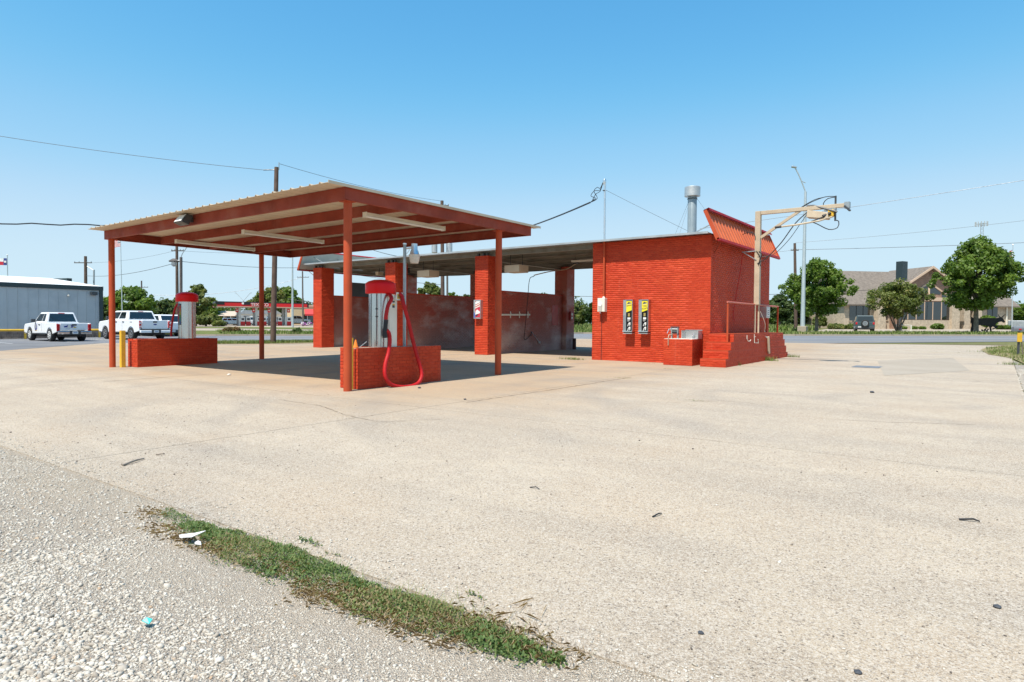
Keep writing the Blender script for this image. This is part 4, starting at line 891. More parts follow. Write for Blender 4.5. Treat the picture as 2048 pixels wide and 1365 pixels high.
# price box on the pillar
pb = thing('price_sign', 'small red, white and blue price sign box on brick pillar', 'sign', (-16.56, 19.98, 1.63), world=True)
MB().box(-16.74, -16.39, 19.90, 20.055, 1.62, 2.37).build('case', M_GALV, pb, bevel=.006)
q = lambda u, v, w_: (u, 19.897-w_, v); xa, xb_ = -16.65, -16.41
for nm, poly, m in (('red_ground', [(xa, 1.68), (xb_, 1.68), (xb_, 2.31), (xa, 2.31)], pm('sign_red', (.55, .03, .06), .4, var=.08)),
                    ('white_band', [(xa, 2.18), (xb_, 2.27), (xb_, 2.31), (xa+.06, 2.31), (xa, 2.27)], M_WHITE), ('white_band', [(xa, 2.10), (xb_, 2.2), (xb_, 2.25), (xa, 2.15)], M_OFFW),
                    ('cream_band', [(xa, 2.02), (xb_, 2.11), (xb_, 2.16), (xa, 2.07)], M_OFFW), ('white_splash', [(xa, 1.78), (xb_, 1.84), (xb_, 1.9), (xa+.1, 1.99), (xa+.03, 1.93)], M_WHITE),
                    ('dark_car', [(xa, 1.73), (xa+.08, 1.72), (xa+.16, 1.80), (xa+.05, 1.79)], M_DKGREY), ('blue_corner', [(xa-.07, 1.66), (xa, 1.66), (xa, 1.80), (xa-.07, 1.9)], pm('sign_blue', (.08, .15, .45), .4))):
    z_ = {'red_ground': 0, 'white_band': .003, 'cream_band': .003, 'white_splash': .003, 'dark_car': .005, 'blue_corner': 0}[nm]
    o = MB(); o.prism(poly, q, z_, z_+.003); o.build(nm, m, pb)
MB().tube([(-16.74, 19.96, 2.24), (-16.78, 19.95, 2.24)], .012, 8).build('lock_bolt', M_CHROME, pb)

# sink stand with wringer
sk = thing('sink_stand', 'red brick stand with steel sink and chamois wringer against front wall', 'sink stand', (-7.93, 19.6, g0), world=True)
SX0, SX1, SY0, SZ = -8.40, -7.46, 19.21, .995
MB().box(SX0+.008, SX1-.008, SY0+.008, FY-.01, g0-.05, SZ-.004).build('core', M_MORTAR, sk)
lay_bricks(face_bricks((SX0, SY0+.007, 0), (1, 0, 0), SX1-SX0, g0-.005, SZ)+face_bricks((SX1-.007, SY0, 0), (0, 1, 0), FY-SY0, g0-.005, SZ), sk, M_BRICK, 300)
MB().box(SX0+.02, SX1-.02, SY0+.02, FY-.01, SZ-.003, SZ+.012).build('counter_top', M_OFFW, sk)
sn = MB(); x0, x1, y0, y1 = -7.98, -7.44, 19.62, 19.98
sn.box(x0, x1, y1-.02, y1, SZ+.01, SZ+.27); sn.box(x0, x0+.02, y0, y1-.02, SZ+.01, SZ+.27); sn.box(x1-.02, x1, y0, y1-.02, SZ+.01, SZ+.27); sn.box(x0-.01, x1+.01, y1-.03, y1+.01, SZ+.27, SZ+.29); sn.box(x0+.02, x1-.02, y0, y1-.02, SZ+.012, SZ+.022)
sn.build('sink_basin', M_GALV, sk)
MB().tube([(-7.70, 19.93, SZ+.02), (-7.70, 19.93, SZ+.13), (-7.70, 19.86, SZ+.15), (-7.70, 19.83, SZ+.12)], .014, 8).build('faucet', M_CHROME, sk)
MB().bar((-7.76, 19.92, SZ+.13), (-7.64, 19.92, SZ+.15), .015, .015).build('faucet_handle', M_CHROME, sk)
wx = -8.18
wr = thing('chamois_wringer', 'hand-cranked grey chamois wringer standing on the brick sink stand', 'wringer', (wx, 19.6, SZ), world=True)
for dx in (-.10, .10): MB().box(wx+dx-.018, wx+dx+.018, 19.55, 19.63, SZ, SZ+.36).build('upright', M_ZINC, wr)
for k, z in enumerate((.22, .31)): MB().lathe([(.045, -.085), (.045, .085)], (wx, 19.59, SZ+z), 16, 'x').build('roller', M_DKGREY if k == 0 else M_GALV, wr, smooth=True)
MB().box(wx-.13, wx+.13, 19.54, 19.64, SZ+.36, SZ+.39).build('top_bar', M_DKGREY, wr)
MB().box(wx-.13, wx+.13, 19.52, 19.66, SZ+.14, SZ+.165).build('drip_tray', M_DKGREY, wr)
MB().lathe([(.012, 0), (.012, .07), (.045, .07), (.05, .09), (.045, .10)], (wx-.22, 19.59, SZ+.3), 14, 'x').build('crank_hub', M_GALV, wr)
MB().tube([(wx-.2, 19.58, SZ+.3), (wx-.22, 19.52, SZ+.2), (wx-.22, 19.5, SZ+.17)], .012, 8).build('crank', M_ALU, wr)
MB().tube([(wx-.04, 19.5, SZ+.15), (wx-.05, 19.24, SZ+.13), (wx-.05, 19.185, SZ+.05), (wx-.05, 19.185, SZ-.2)], .012, 8).build('drain_tube', M_TAN, wr)

# loading dock with steps and hand rail
dk = thing('brick_dock', 'red brick dock with steps at both ends along the equipment room', 'dock', (-6.8, 22.7, gz(22)), world=True)
DX0, DX1 = BX1, -6.42; zs = [.43, .68, .925, 1.175]; ysn = [19.17, 19.40, 19.63, 19.87]; ysf = [26.25, 26.02, 25.79, 25.56]
db = []
for k in range(4):
    zb = g0-.05 if k == 0 else zs[k-1]-.001
    MB().box(DX0+.02, DX1-.008, ysn[k]+.008, ysf[k]-.008, zb, zs[k]-.004).build('step' if k < 3 else 'deck', M_MORTAR, dk)
    zl = g0 if k == 0 else zs[k-1]
    db += face_bricks((DX0+.02, ysn[k]+.007, 0), (1, 0, 0), DX1-DX0-.02, zl, zs[k])+face_bricks((DX1-.007, ysn[k], 0), (0, 1, 0), ysf[k]-ysn[k], zl, zs[k])
    MB().box(DX0+.02, DX1-.003, ysn[k]+.002, ysn[k]+.245 if k < 3 else ysf[k]-.002, zs[k]-.004, zs[k]+.004).build('tread', M_POST, dk)
    if k < 3: MB().box(DX0+.02, DX1-.003, ysf[k]-.24, ysf[k]-.002, zs[k]-.004, zs[k]+.004).build('tread', M_POST, dk)
lay_bricks(db, dk, M_BRICK, 300)
hx = DX1+.03
for pts in ([(1494, 671), (1494, 678), (1496, 682.5), (1499.5, 683), (1501.5, 680)], [(1508.5, 669), (1509, 686), (1517, 686.5), (1516, 679)], [(1509, 674), (1511, 674)]):
    MB().tube([ONX(x, y, hx) for x, y in pts], .011, 6).build('hook', M_OFFW, dk, smooth=True)
MB().tube([ONX(1530, 674, DX1), ONX(1532, 673.5, hx+.02), ONX(1534, 676, hx+.03)], .02, 8).build('tap', M_ALU, dk)
MB().tube([ONX(1536.5, 674, hx+.02), ONX(1538, 707.5, hx+.02)], .042, 10).build('drain_pipe', M_TAN, dk, smooth=True)
hr = thing('hand_rail', 'red pipe hand rail along the edge of the brick dock', 'rail', (-6.56, 22.5, 1.17), world=True)
MB().tube([(-6.56, 19.66, 2.135), (-6.56, 25.3, 2.135)], .028, 10).build('top_rail', pm('pinkish_red_rail', (.46, .12, .08), .5, var=.12), hr, smooth=True)
MB().tube([(-6.56, 19.70, .925), (-6.56, 19.70, 2.13)], .03, 10).build('rail_post', M_POST, hr, smooth=True)
MB().tube([(-6.56, 25.26, 1.17), (-6.56, 25.26, 2.13)], .03, 10).build('rail_post', M_POST, hr, smooth=True)
wb = thing('grey_control_box', 'small grey control box on equipment room wall above the dock', 'box', (-7.1, 25.5, 1.6), world=True)
MB().box(BX1-.01, -6.98, 25.35, 25.8, 1.72, 2.15).build('case', M_GALV, wb, bevel=.008)
MB().box(-6.983, -6.975, 25.42, 25.73, 1.8, 2.08).build('label_plate', M_WHITE, wb)
for k in range(3): MB().box(-6.976, -6.972, 25.48, 25.66, 1.85+k*.07, 1.88+k*.07).build('label_mark', M_DKGREY, wb)
MB().tube([(-7.05, 25.6, 1.72), (-7.05, 25.6, 1.18)], .03, 8).build('conduit', M_POST, wb)

# ------------------------------------------------------------------ crane mast beside the dock
KX, KY = -6.5, 22.45
cr = thing('boom_mast', 'tan square tube mast with overhead arm and light above the dock', 'mast', (KX, KY, 1.17), world=True)
MB().tube([(KX-.045, KY-.05, 1.17), (KX-.045, KY-.05, 2.15)], .03, 8).build('leg', M_TAN, cr)
MB().tube([(KX+.04, KY+.06, 1.17), (KX+.04, KY+.06, 2.15)], .03, 8).build('leg', M_TAN, cr)
MB().box(KX-.085, KX+.085, KY-.085, KY+.085, 2.13, 5.24).build('upright', M_TAN, cr, bevel=.008)
A1 = (KX+2.72, KY, 5.20)
MB().box(KX+.086, A1[0], KY-.06, KY+.06, 5.12, 5.24).build('arm', M_TAN, cr, bevel=.006)
MB().bar((KX+.08, KY, 4.36), (KX+1.3, KY, 5.14), .08, .08).build('brace', M_TAN, cr)
lamp = MB(); lx = KX+1.66
lamp.hexa([(lx-.12, KY-.22, 4.88), (lx+.52, KY-.22, 4.78), (lx+.52, KY+.1, 4.78), (lx-.12, KY+.1, 4.88), (lx-.1, KY-.2, 5.11), (lx+.5, KY-.2, 4.98), (lx+.5, KY+.06, 4.98), (lx-.1, KY+.06, 5.11)])
lp = lamp.build('lamp_housing', M_TAN, cr, bevel=.01)
MB().hexa([(lx-.09, KY-.19, 4.865), (lx+.49, KY-.19, 4.772), (lx+.49, KY+.07, 4.772), (lx-.09, KY+.07, 4.865), (lx-.09, KY-.19, 4.877), (lx+.49, KY-.19, 4.784), (lx+.49, KY+.07, 4.784), (lx-.09, KY+.07, 4.877)]).build('lamp_glass', pm('amber_lens', (.52, .36, .2), .3), lp)
MB().tube([(lx-.15, KY-.02, 5.27), (lx+.05, KY-.02, 5.26), (lx+.75, KY-.12, 4.98)], .03, 8).build('lamp_bracket', M_DKGREY, cr)
bx_ = KX+2.34
MB().tube([(bx_, KY, 5.5), (bx_, KY, 4.72)], .03, 8).build('swivel_pipe', M_DKGREY, cr)
MB().box(bx_-.2, bx_-.03, KY-.1, KY+.08, 4.86, 5.08).build('swivel_box', M_YEL, cr, bevel=.02)
MB().tube([(bx_-.05, KY-.05, 4.86), (bx_-.4, KY-.3, 4.72), (bx_-1.0, KY-.66, 4.60), (bx_-1.47, KY-.95, 4.53)], .028, 8).build('swing_boom', M_TAN, cr, smooth=True)
MB().tube([(bx_-1.38, KY-.9, 4.54), (bx_-1.54, KY-.99, 4.52)], .034, 8).build('boom_tip', M_BLACK, cr)
MB().tube([(bx_-.12, KY-.1, 4.96), (bx_-.32, KY-.22, 4.86)], .05, 8).build('clamp', M_BLACK, cr)
MB().tube([(bx_-.3, KY-.2, 4.85), (bx_-.6, KY-.42, 4.70)], .02, 8).build('stay', M_BLACK, cr)
def cable(parent, pts, r=.014, m=None, name='cable'):
    p, rr = hose(pts, r, False, .08); return MB().tube(p, r, 6).build(name, m or M_CABLE, parent, smooth=True)
cable(cr, [(bx_, KY, 4.74), (bx_+.1, KY, 4.70), (bx_+.08, KY-.05, 4.5), (bx_-.15, KY-.15, 4.45), (bx_-.45, KY-.35, 4.62), (bx_-.6, KY-.42, 4.69)], .015)
cable(cr, [(bx_, KY, 5.46), (bx_-.22, KY, 5.44), (bx_-.35, KY, 5.3), (bx_-.3, KY, 5.12), (bx_-.1, KY, 5.06), (bx_, KY, 5.1)], .013)
cable(cr, [(bx_, KY, 5.48), (bx_-.3, KY, 5.50), (bx_-.7, KY, 5.38), (bx_-.98, KY, 5.24)], .012)
cable(cr, [(bx_-.25, KY, 5.50), (bx_-.6, KY, 5.45), (bx_-1.0, KY, 5.25)], .010)
MB().box(A1[0]-.12, A1[0]+.03, KY-.09, KY+.09, 5.08, 5.27).build('arm_end_bracket', M_ZINC, cr)
MB().bar((A1[0]-.1, KY-.08, 5.15), (A1[0]+.05, KY-.12, 4.98), .1, .05).build('end_lamp', M_DKGREY, cr)
MB().box(bx_-.32, bx_+.02, KY-.08, KY+.08, 5.05, 5.115).build('swivel_plate', M_ZINC, cr)
cable(cr, [(KX+1.62, KY-.03, 5.14), (KX+1.2, KY-.08, 4.75), (KX+.75, KY-.1, 4.12), (KX+.3, KY-.1, 3.66), (KX+.02, KY-.09, 3.5)], .016)
cable(cr, [(KX+1.58, KY+.03, 5.13), (KX+1.3, KY+.02, 4.7), (KX+.95, KY, 4.2), (KX+.5, KY-.02, 3.78), (KX+.02, KY-.09, 3.72)], .010)
cable(cr, [(KX-.06, KY-.09, 4.3), (KX-.1, KY-.1, 4.5), (KX-.3, KY-.12, 4.55), (KX-.6, KY+.1, 4.5)], .012)
cable(cr, [(KX+.06, KY-.095, 3.9), (KX+.15, KY-.1, 3.8), (KX+.1, KY-.1, 3.55), (KX+.13, KY-.1, 3.4)], .014)
cable(cr, [(KX-.02, KY-.095, 3.92), (KX+.1, KY-.1, 3.7), (KX+.05, KY-.1, 3.45)], .014)
MB().bar((KX-.05, KY-.09, 3.92), (KX-.48, KY-.14, 3.9), .03, .03).build('hose_bracket', M_ZINC, cr)
MB().bar((KX-.02, KY-.09, 3.62), (KX-.42, KY-.14, 3.88), .025, .025).build('hose_bracket', M_ZINC, cr)
cable(cr, [(KX-.46, KY-.14, 3.88), (KX-.50, KY-.16, 3.4), (KX-.58, KY-.2, 2.8), (KX-.66, KY-.24, 2.2), (KX-.70, KY-.25, 1.85), (KX-.67, KY-.24, 1.55)], .012, M_REDHOSE, 'red_air_hose')
cable(cr, [(KX+.1, KY+.06, 1.9), (KX+.16, KY+.4, 1.5), (KX+.05, KY+.75, 1.22), (KX, KY+1.0, 1.24)], .01, M_OFFW, 'white_cord')

# ------------------------------------------------------------------ things inside the bays
XW = PIL[2][0]*.5+PIL[2][1]*.5+.115
for k, (x, y, z, lb) in enumerate(((-20.3, 21.0, 3.6, 'beige heater box hanging in the middle wash bay'), (-15.45, 21.0, 3.6, 'beige heater box hanging in wash bay next to equipment room'))):
    t = thing('heater_box', lb, 'heater', (x, y, z), world=True, group='heater boxes under the bay roof')
    MB().hexa([(x-.36, y-.32, z-.13), (x+.36, y-.32, z-.13), (x+.36, y+.32, z-.13), (x-.36, y+.32, z-.13), (x-.365, y-.325, z+.15), (x+.365, y-.325, z+.15), (x+.365, y+.325, z+.15), (x-.365, y+.325, z+.15)]).build('case', M_CREAM, t, bevel=.01)
    for dx in (-.3, .3): MB().tube([(x+dx, y, z+.14), (x+dx, y, ZR-.02)], .012, 6).build('hanger', M_DKGREY, t)
for k, (xa, y, lb) in enumerate(((-18.2, 22.6, 'bay strip light hanging beside the signed pillar'), (-13.2, 22.6, 'bay strip light hanging next to the equipment room'))):
    t = thing('bay_strip_light', lb, 'light', (xa, y, 3.95), world=True, group='strip lights in the wash bays')
    MB().box(xa-.65, xa+.65, y-.06, y+.06, 3.93, 4.0).build('housing', M_OFFW, t)
    for dx in (-.5, .5): MB().tube([(xa+dx, y, 4.0), (xa+dx, y, ZR-.02)], .008, 6).build('hanger', M_DKGREY, t)
for k, (xc, lb) in enumerate(((-24.0, 'black washing boom under the roof of the far bay'), (-19.0, 'black washing boom under the roof of the middle bay'))):
    t = thing('wash_boom', lb, 'boom', (xc, 23.3, 4.0), world=True, group='overhead washing booms')
    MB().box(xc-.1, xc+.1, 23.2, 23.4, 3.95, ZR-.02).build('swivel', M_DKGREY, t)
    cable(t, [(xc, 23.3, 3.9), (xc+.9, 23.0, 3.82), (xc+1.7, 22.7, 3.7)], .018, M_CABLE, 'boom_pipe'); cable(t, [(xc, 23.3, 4.05), (xc+.9, 23.0, 3.95), (xc+1.6, 22.75, 3.72)], .008, M_CABLE, 'stay')
t = thing('wash_boom', 'washing boom with black hose running to the wand on the wall', 'boom', (-14.2, 23.4, 4.0), world=True, group='overhead washing booms')
XB = -15.3; tip = ONX(1068, 551, XB); m1 = ONX(1133, 538.5, XB+.6)
MB().box(-14.3, -14.1, 23.4, 23.6, 3.95, ZR-.02).build('swivel', M_DKGREY, t)
cable(t, [(-14.2, 23.5, 3.96), tuple(m1), tuple(ONX(1100, 543.5, XB+.3)), tuple(tip)], .02, M_TAN, 'boom_pipe')
P_ = [tip, ONX(1067.5, 553.5, XB), ONX(1061, 555.5, XB-.1), ONX(1058, 566, XB-.2), ONX(1056, 590, XB-.4), ONX(1053, 625, XB-.6), ONX(1049.5, 664, XB-.8), ONX(1048.8, 680, XW+.05), ONX(1056, 676, XW+.05), ONX(1063, 667, XW+.05)]
cable(t, [tuple(p) for p in P_], .014, M_CABLE, 'hose')
t2 = thing('spray_wand', 'metal spray wand in its holder low on the bay wall', 'wand', tuple(ONX(1070, 676, XW)), world=True)
MB().tube([ONX(1063, 664, XW+.05), ONX(1067, 669, XW+.05), ONX(1080, 687, XW+.05)], .016, 8).build('lance', M_ALU, t2)
MB().tube([ONX(1063, 664, XW+.05), ONX(1062, 672, XW+.05)], .02, 8).build('trigger_grip', M_BLACK, t2)
MB().bar(ONX(1079, 685, XW-.02), ONX(1079, 685, XW+.08), .08, .08).build('holder', M_ZINC, t2)
t3 = thing('mat_rack', 'pale mat clamp rail fixed to the grimy bay wall', 'rack', tuple(ONX(1030, 630, XW)), world=True)
a, b = ONX(1002, 630, XW+.03), ONX(1060, 630, XW+.03); MB().bar(a, b, .03, .07).build('rail', M_OFFW, t3)
for px in (1021, 1039, 1056):
    c = ONX(px, 630, XW+.05); MB().bar((c.x, c.y, c.z-.14), (c.x, c.y, c.z+.14), .03, .025).build('clamp', M_OFFW, t3); MB().bar((c.x, c.y-.08, c.z-.03), (c.x, c.y+.08, c.z+.05), .02, .02).build('clamp_arm', M_OFFW, t3)
a, b = ONX(1104, 611, XW-.003), ONX(1115.5, 651, XW-.003)  # freshly painted red rectangle on the wall, modelled as a thin plate
tag(MB().box(XW-.01, XW+.004, a.y, b.y, b.z, a.z).build('red_paint_patch', pm('fresh_red_paint', (.42, .03, .02), .5), origin=(XW, a.y, b.z)), 'rectangular patch of fresh red paint on the grimy bay wall', 'panel')
c = ONX(1141, 632, -16.13)
t4 = thing('coin_box', 'small red and white coin box on the back pillar', 'box', (-16.1, c.y, c.z-.2), world=True)
MB().box(-16.14, -16.04, c.y-.12, c.y+.12, c.z-.22, c.z+.2).build('case', pm('coin_box_red', (.30, .03, .03), .5), t4, bevel=.01)
for z in (-.1, .06): MB().box(-16.04, -16.035, c.y-.06, c.y+.06, c.z+z-.05, c.z+z+.05).build('dial_plate', M_OFFW, t4)
c = G(1148.5, 699.3)
tb = thing('guard_post', 'short dark brown guard post at the foot of the back pillar', 'post', (c.x, c.y, c.z), world=True)
MB().lathe([(.085, c.z), (.09, c.z+.02), (.085, c.z+.3), (.09, c.z+.32), (.085, c.z+.34), (.085, c.z+.5), (.09, c.z+.52)], (c.x, c.y, 0), 20).build('body', pm('dark_brown_drum', (.05, .02, .017), .6), tb, smooth=True)
tag(MB().box(-26.79, -26.72, 21.9, 23.7, WT+.04, WT+.76).build('black_board', M_DKGREY, origin=(-26.75, 22.8, WT)), 'black board standing on top of the far bay wall', 'board')
for (x, y, lb) in ((-24.6, 22.0, 'small camera box under the roof of the far bay'),):
    t = thing('camera_box', lb, 'camera', (x, y, 3.9), world=True)
    MB().box(x-.1, x+.1, y-.16, y+.16, 3.78, 3.95).build('case', M_CREAM, t); MB().tube([(x, y, 3.95), (x, y, ZR-.02)], .015, 6).build('stem', M_DKGREY, t)

# ================================================================== VEHICLES  (local: x forward, y left, z up)
def wheel(t, x, y, r, wd, rim_m, spokes=6):
    s = 1 if y > 0 else -1
    mb = MB(); mb.lathe([(r*.62, -wd/2), (r*.93, -wd/2), (r, -wd/2+.035), (r, wd/2-.035), (r*.93, wd/2), (r*.62, wd/2)], (x, y-s*wd/2, r), 28, 'y'); ty = mb.build('wheel', M_TIRE, t, smooth=True)
    mb = MB(); mb.lathe([(r*.64, .0), (r*.64, .02), (r*.56, .03), (r*.54, .0)], (x, y-.02*s if s < 0 else y-.015, r), 24, 'y')
    for k in range(spokes):
        a = 2*math.pi*k/spokes+.3; mb.bar((x, y+s*.004, r), (x+r*.57*math.cos(a), y+s*.004, r+r*.57*math.sin(a)), .055, .03, upv=(0, 1, 0))
    mb.lathe([(r*.16, -.02), (r*.16, .02)], (x, y, r), 14, 'y'); mb.build('rim', rim_m, ty)
    mb = MB(); mb.lathe([(r*.6, -.01), (r*.6, .01)], (x, y-s*.06, r), 20, 'y'); mb.build('brake_disc', M_DKGREY, ty)
def arch(cx, r, z0, n=9):     # wheel-arch points from front to rear along increasing angle
    return [(cx+r*math.cos(a), z0+r*math.sin(a)) for a in [math.pi*k/(n-1) for k in range(n)]]
def side_extrude(mb, poly, y0, y1, inset_top=None, mi=0):
    mb.prism(poly, lambda u, v, w_: (u, w_, v), y0, y1, mi)
def greenhouse(t, pts, W, Wt, zb, zt, paint, glass, windows, name='cab_roof'):
    """pts: (x rear bottom, x rear top, x front top, x front bottom). windows: list of (xa,xb) fractions of the side glass"""
    xrb, xrt, xft, xfb = pts; h, ht = W/2, Wt/2
    mb = MB(); mb.hexa([(xrb, -h, zb), (xfb, -h, zb), (xfb, h, zb), (xrb, h, zb), (xrt, -ht, zt), (xft, -ht, zt), (xft, ht, zt), (xrt, ht, zt)]); cabn = mb.build(name, paint, t, bevel=.05)
    def quad(nm, P, out):
        mb = MB(); n = Vector(out)*.012; mb.add([Vector(p)+n for p in P]+[Vector(p)-n*.5 for p in P], [(0, 1, 2, 3), (7, 6, 5, 4)]+[(i, (i+1) % 4, 4+(i+1) % 4, 4+i) for i in range(4)]); return mb.build(nm, glass, t)
    L = lambda a, b, f: a+(b-a)*f
    f0, f1 = .14, .84
    for s in (-1, 1):
        for (a, b) in windows:
            P = []
            for (fx, fz) in ((a, f0), (b, f0), (b, f1), (a, f1)):
                xr, xf = L(xrb, xrt, fz), L(xfb, xft, fz); P.append((L(xr, xf, fx), s*L(h, ht, fz), L(zb, zt, fz)))
            quad('side_window', P, (0, s, .25))
    for nm, (xb_, xt_), out in (('rear_window', (xrb, xrt), (-1, 0, .3)), ('windscreen', (xfb, xft), (1, 0, .4))):
        P = [(L(xb_, xt_, fz), sy*L(h, ht, fz)*.86, L(zb, zt, fz)) for (sy, fz) in ((-1, .1), (1, .1), (1, .86), (-1, .86))]; quad(nm, P, out)
    return cabn
def plate(t, x, y, z, s=-1):
    o = MB().box(x-.01, x+.004, y-.15, y+.15, z-.075, z+.075).build('licence_plate', M_WHITE, t)
    MB().box(x-.013, x-.0095, y-.11, y+.11, z-.03, z+.03).build('plate_digits', pm('plate_blue', (.2, .25, .4), .5), o)
def pickup(label, loc, rz, L, W, H, wb, ro, bed_z, hood_z, cabx, tire, crew, rim_m, lamp_w, paint, group):
    """ro: rear overhang; cabx: (rear bottom, rear top, front top, front bottom) from the rear bumper"""
    t = thing('pickup_truck', label, 'truck', loc, rz, group); X0 = -L/2; xr, xf = X0+ro, X0+ro+wb; c0, c1, c2, c3 = [X0+v for v in cabx]; sill = .48*tire/.39
    Ra = tire+.08; h = W/2
    # front body from cab back wall to nose
    poly = [(c0-.02, sill), (xf-Ra, sill)]+[(x, max(z, sill)) for x, z in reversed(arch(xf, Ra, tire))]+[(xf+Ra, sill), (-X0-.02, sill+.02), (-X0, sill+.25), (-X0-.03, hood_z-.22), (-X0-.16, hood_z-.07), (c3-.05, hood_z+.03), (c3-.3, bed_z+.06), (c0-.02, bed_z+.03)]
    mb = MB(); side_extrude(mb, poly, -h, h); mb.build('body', paint, t, bevel=.05)
    # bed
    polyb = [(X0+.03, sill+.12), (xr-Ra, sill)]+[(x, max(z, sill)) for x, z in reversed(arch(xr, Ra, tire))]+[(xr+Ra, sill), (c0-.04, sill), (c0-.04, bed_z), (X0+.05, bed_z)]
    mb = MB()
    for s in (-1, 1): side_extrude(mb, polyb, s*h, s*(h-.09))
    mb.box(X0+.1, c0-.05, -h+.09, h-.09, bed_z-.55, bed_z-.5); mb.box(c0-.09, c0-.05, -h+.09, h-.09, bed_z-.5, bed_z-.01); mb.build('bed', paint, t, bevel=.03)
    tg = MB().box(X0+.02, X0+.09, -h+.19, h-.19, sill+.22, bed_z).build('tailgate', paint, t, bevel=.025)
    MB().box(X0+.005, X0+.03, -.13, .13, bed_z-.16, bed_z-.07).build('handle', M_DKGREY, tg)
    for s in (-1, 1):
        MB().box(X0+.0, X0+.12, s*(h-.005) if s < 0 else h-lamp_w, s*(h-.005) if s > 0 else -h+lamp_w, bed_z-.50, bed_z-.06).build('tail_lamp', M_LAMPRED, t, bevel=.015)
        if crew:
            for zz in (-.19, -.42): MB().box(X0-.006, X0+.002, s*(h-.045)-.055, s*(h-.045)+.03, bed_z+zz-.05, bed_z+zz+.05).build('lamp_insert', M_WHITE, t)
    bp = MB(); bp.box(X0-.14, X0+.05, -h+.03, h-.03, sill-.02, sill+.15); bo = bp.build('rear_bumper', M_CHROME if not crew else paint, t, bevel=.03)
    MB().box(X0-.1, X0+.05, -h+.05, h-.05, sill+.152, sill+.2).build('bumper_step', M_DKGREY, bo)
    MB().box(X0-.146, X0-.13, -.3, .3, sill-.04, sill+.16).build('plate_recess', M_DKGREY, bo)
    plate(t, X0-.15, 0, sill+.07)
    MB().box(X0+.3, -X0-.5, -h+.25, h-.25, sill-.18, sill+.0).build('chassis', M_BLACK, t)
    MB().lathe([(.09, -.5), (.12, 0), (.09, .5)], (xr, 0, tire), 12, 'y').build('axle', M_BLACK, t)
    MB().box(-X0-.06, -X0+.06, -h+.05, h-.05, sill-.05, sill+.2).build('front_bumper', M_CHROME, t, bevel=.03)
    for s in (-1, 1): MB().box(-X0-.28, -X0-.01, s*(h-.26)-.14, s*(h-.26)+.14, hood_z-.3, hood_z-.14).build('head_lamp', M_WHITE, t, bevel=.02)
    greenhouse(t, (c0, c1, c2, c3), W-.10, W-.46, bed_z+.02, H, paint, M_TINT, [(.10, .44), (.49, .90)] if crew else [(.12, .34), (.39, .90)])
    MB().box(c1-.03, c1+.06, -.17, .17, H-.075, H-.03).build('brake_lamp', M_LAMPRED, t)
    for s in (-1, 1):
        for x in (xr, xf): wheel(t, x, s*(h+.005), tire, .27, rim_m)
        MB().box(c3-.55, c3-.38, s*h if s > 0 else -h-.24, h+.24 if s > 0 else -h, bed_z+.03, bed_z+.24).build('wing_mirror', M_DKGREY, t, bevel=.03)
        for x in ([c0+.45, c0+1.45] if crew else [c0+.95]):
            MB().box(x-.11, x+.11, s*h-.012, s*h+.03, bed_z-.14, bed_z-.09).build('door_handle', M_DKGREY, t)
        for x in ([c0+.62, c0+1.62] if crew else [c0+.6, c0+1.2]):
            MB().box(x-.006, x+.006, s*(h+.001)-.002, s*(h+.001)+.002, sill+.12, bed_z).build('door_gap', M_DKGREY, t)
        MB().box(xr+Ra+.05, xf-Ra-.05, s*(h-.02)-.05, s*(h-.02)+.05, sill-.06, sill+.01).build('sill_trim', M_DKGREY, t)
    return t, X0
GRP = 'white pickups parked facing the metal building'
t1, X0 = pickup('white work pickup with round door badge and tailgate decal, parked farther left of two', (-48.12, 16.02, gz(16)), R(180.5), 5.4, 1.88, 1.79, 3.26, 1.15, 1.13, 1.12, (1.78, 1.98, 3.15, 3.85), .385, False, pm('white_steel_rim', (.6, .6, .58), .4, var=.05), .17, M_CARWHITE, GRP)
t1['label'] = 'white pickup with blue badge on its door and decal on tailgate'
# decals on the work truck
M_NAVY = pm('decal_navy', (.02, .03, .22), .4); M_GOLD = pm('decal_gold', (.62, .42, .08), .4)
def disc(nm, t, m, y, z, ry, rz_, x0, x1, poly=None):
    P = poly or [(ry*math.cos(2*math.pi*k/20), rz_*math.sin(2*math.pi*k/20)) for k in range(20)]
    mb = MB(); mb.prism(P, lambda u, v, w_: (w_, y+u, z+v), x0, x1); return mb.build(nm, m, t)
disc('decal_wing', t1, M_NAVY, .26, .93, .3, .08, X0+.014, X0+.02, [(-.32, .0), (-.16, .03), (-.1, .09), (.1, .09), (.16, .03), (.32, .02), (.26, -.03), (.3, -.07), (.08, -.06), (-.08, -.09), (-.2, -.07), (-.16, -.03)])
disc('decal_disc', t1, M_OFFW, .26, .93, .10, .10, X0+.010, X0+.014)
disc('emblem', t1, M_GOLD, -.03, .86, .1, .04, X0+.010, X0+.02, [(-.1, -.015), (-.05, -.015), (-.03, -.04), (.03, -.04), (.05, -.015), (.1, -.015), (.1, .015), (.05, .015), (.03, .04), (-.03, .04), (-.05, .015), (-.1, .015)])
for k in range(5): MB().box(X0+.012, X0+.019, .42-k*.05, .455-k*.05, .76, .80).build('model_letter', pm('letter_grey', (.45, .47, .5), .4), t1)
sd = lambda u, v, w_: (u, w_, v)
mb = MB(); mb.prism([(.62+.2*math.cos(2*math.pi*k/20), .86+.23*math.sin(2*math.pi*k/20)) for k in range(20)], sd, .942, .948); mb.build('door_badge', M_NAVY, t1)
mb = MB(); mb.prism([(.62+.09*math.cos(2*math.pi*k/16), .90+.16*math.sin(2*math.pi*k/16)) for k in range(16)], sd, .948, .952); mb.build('badge_centre', M_OFFW, t1)
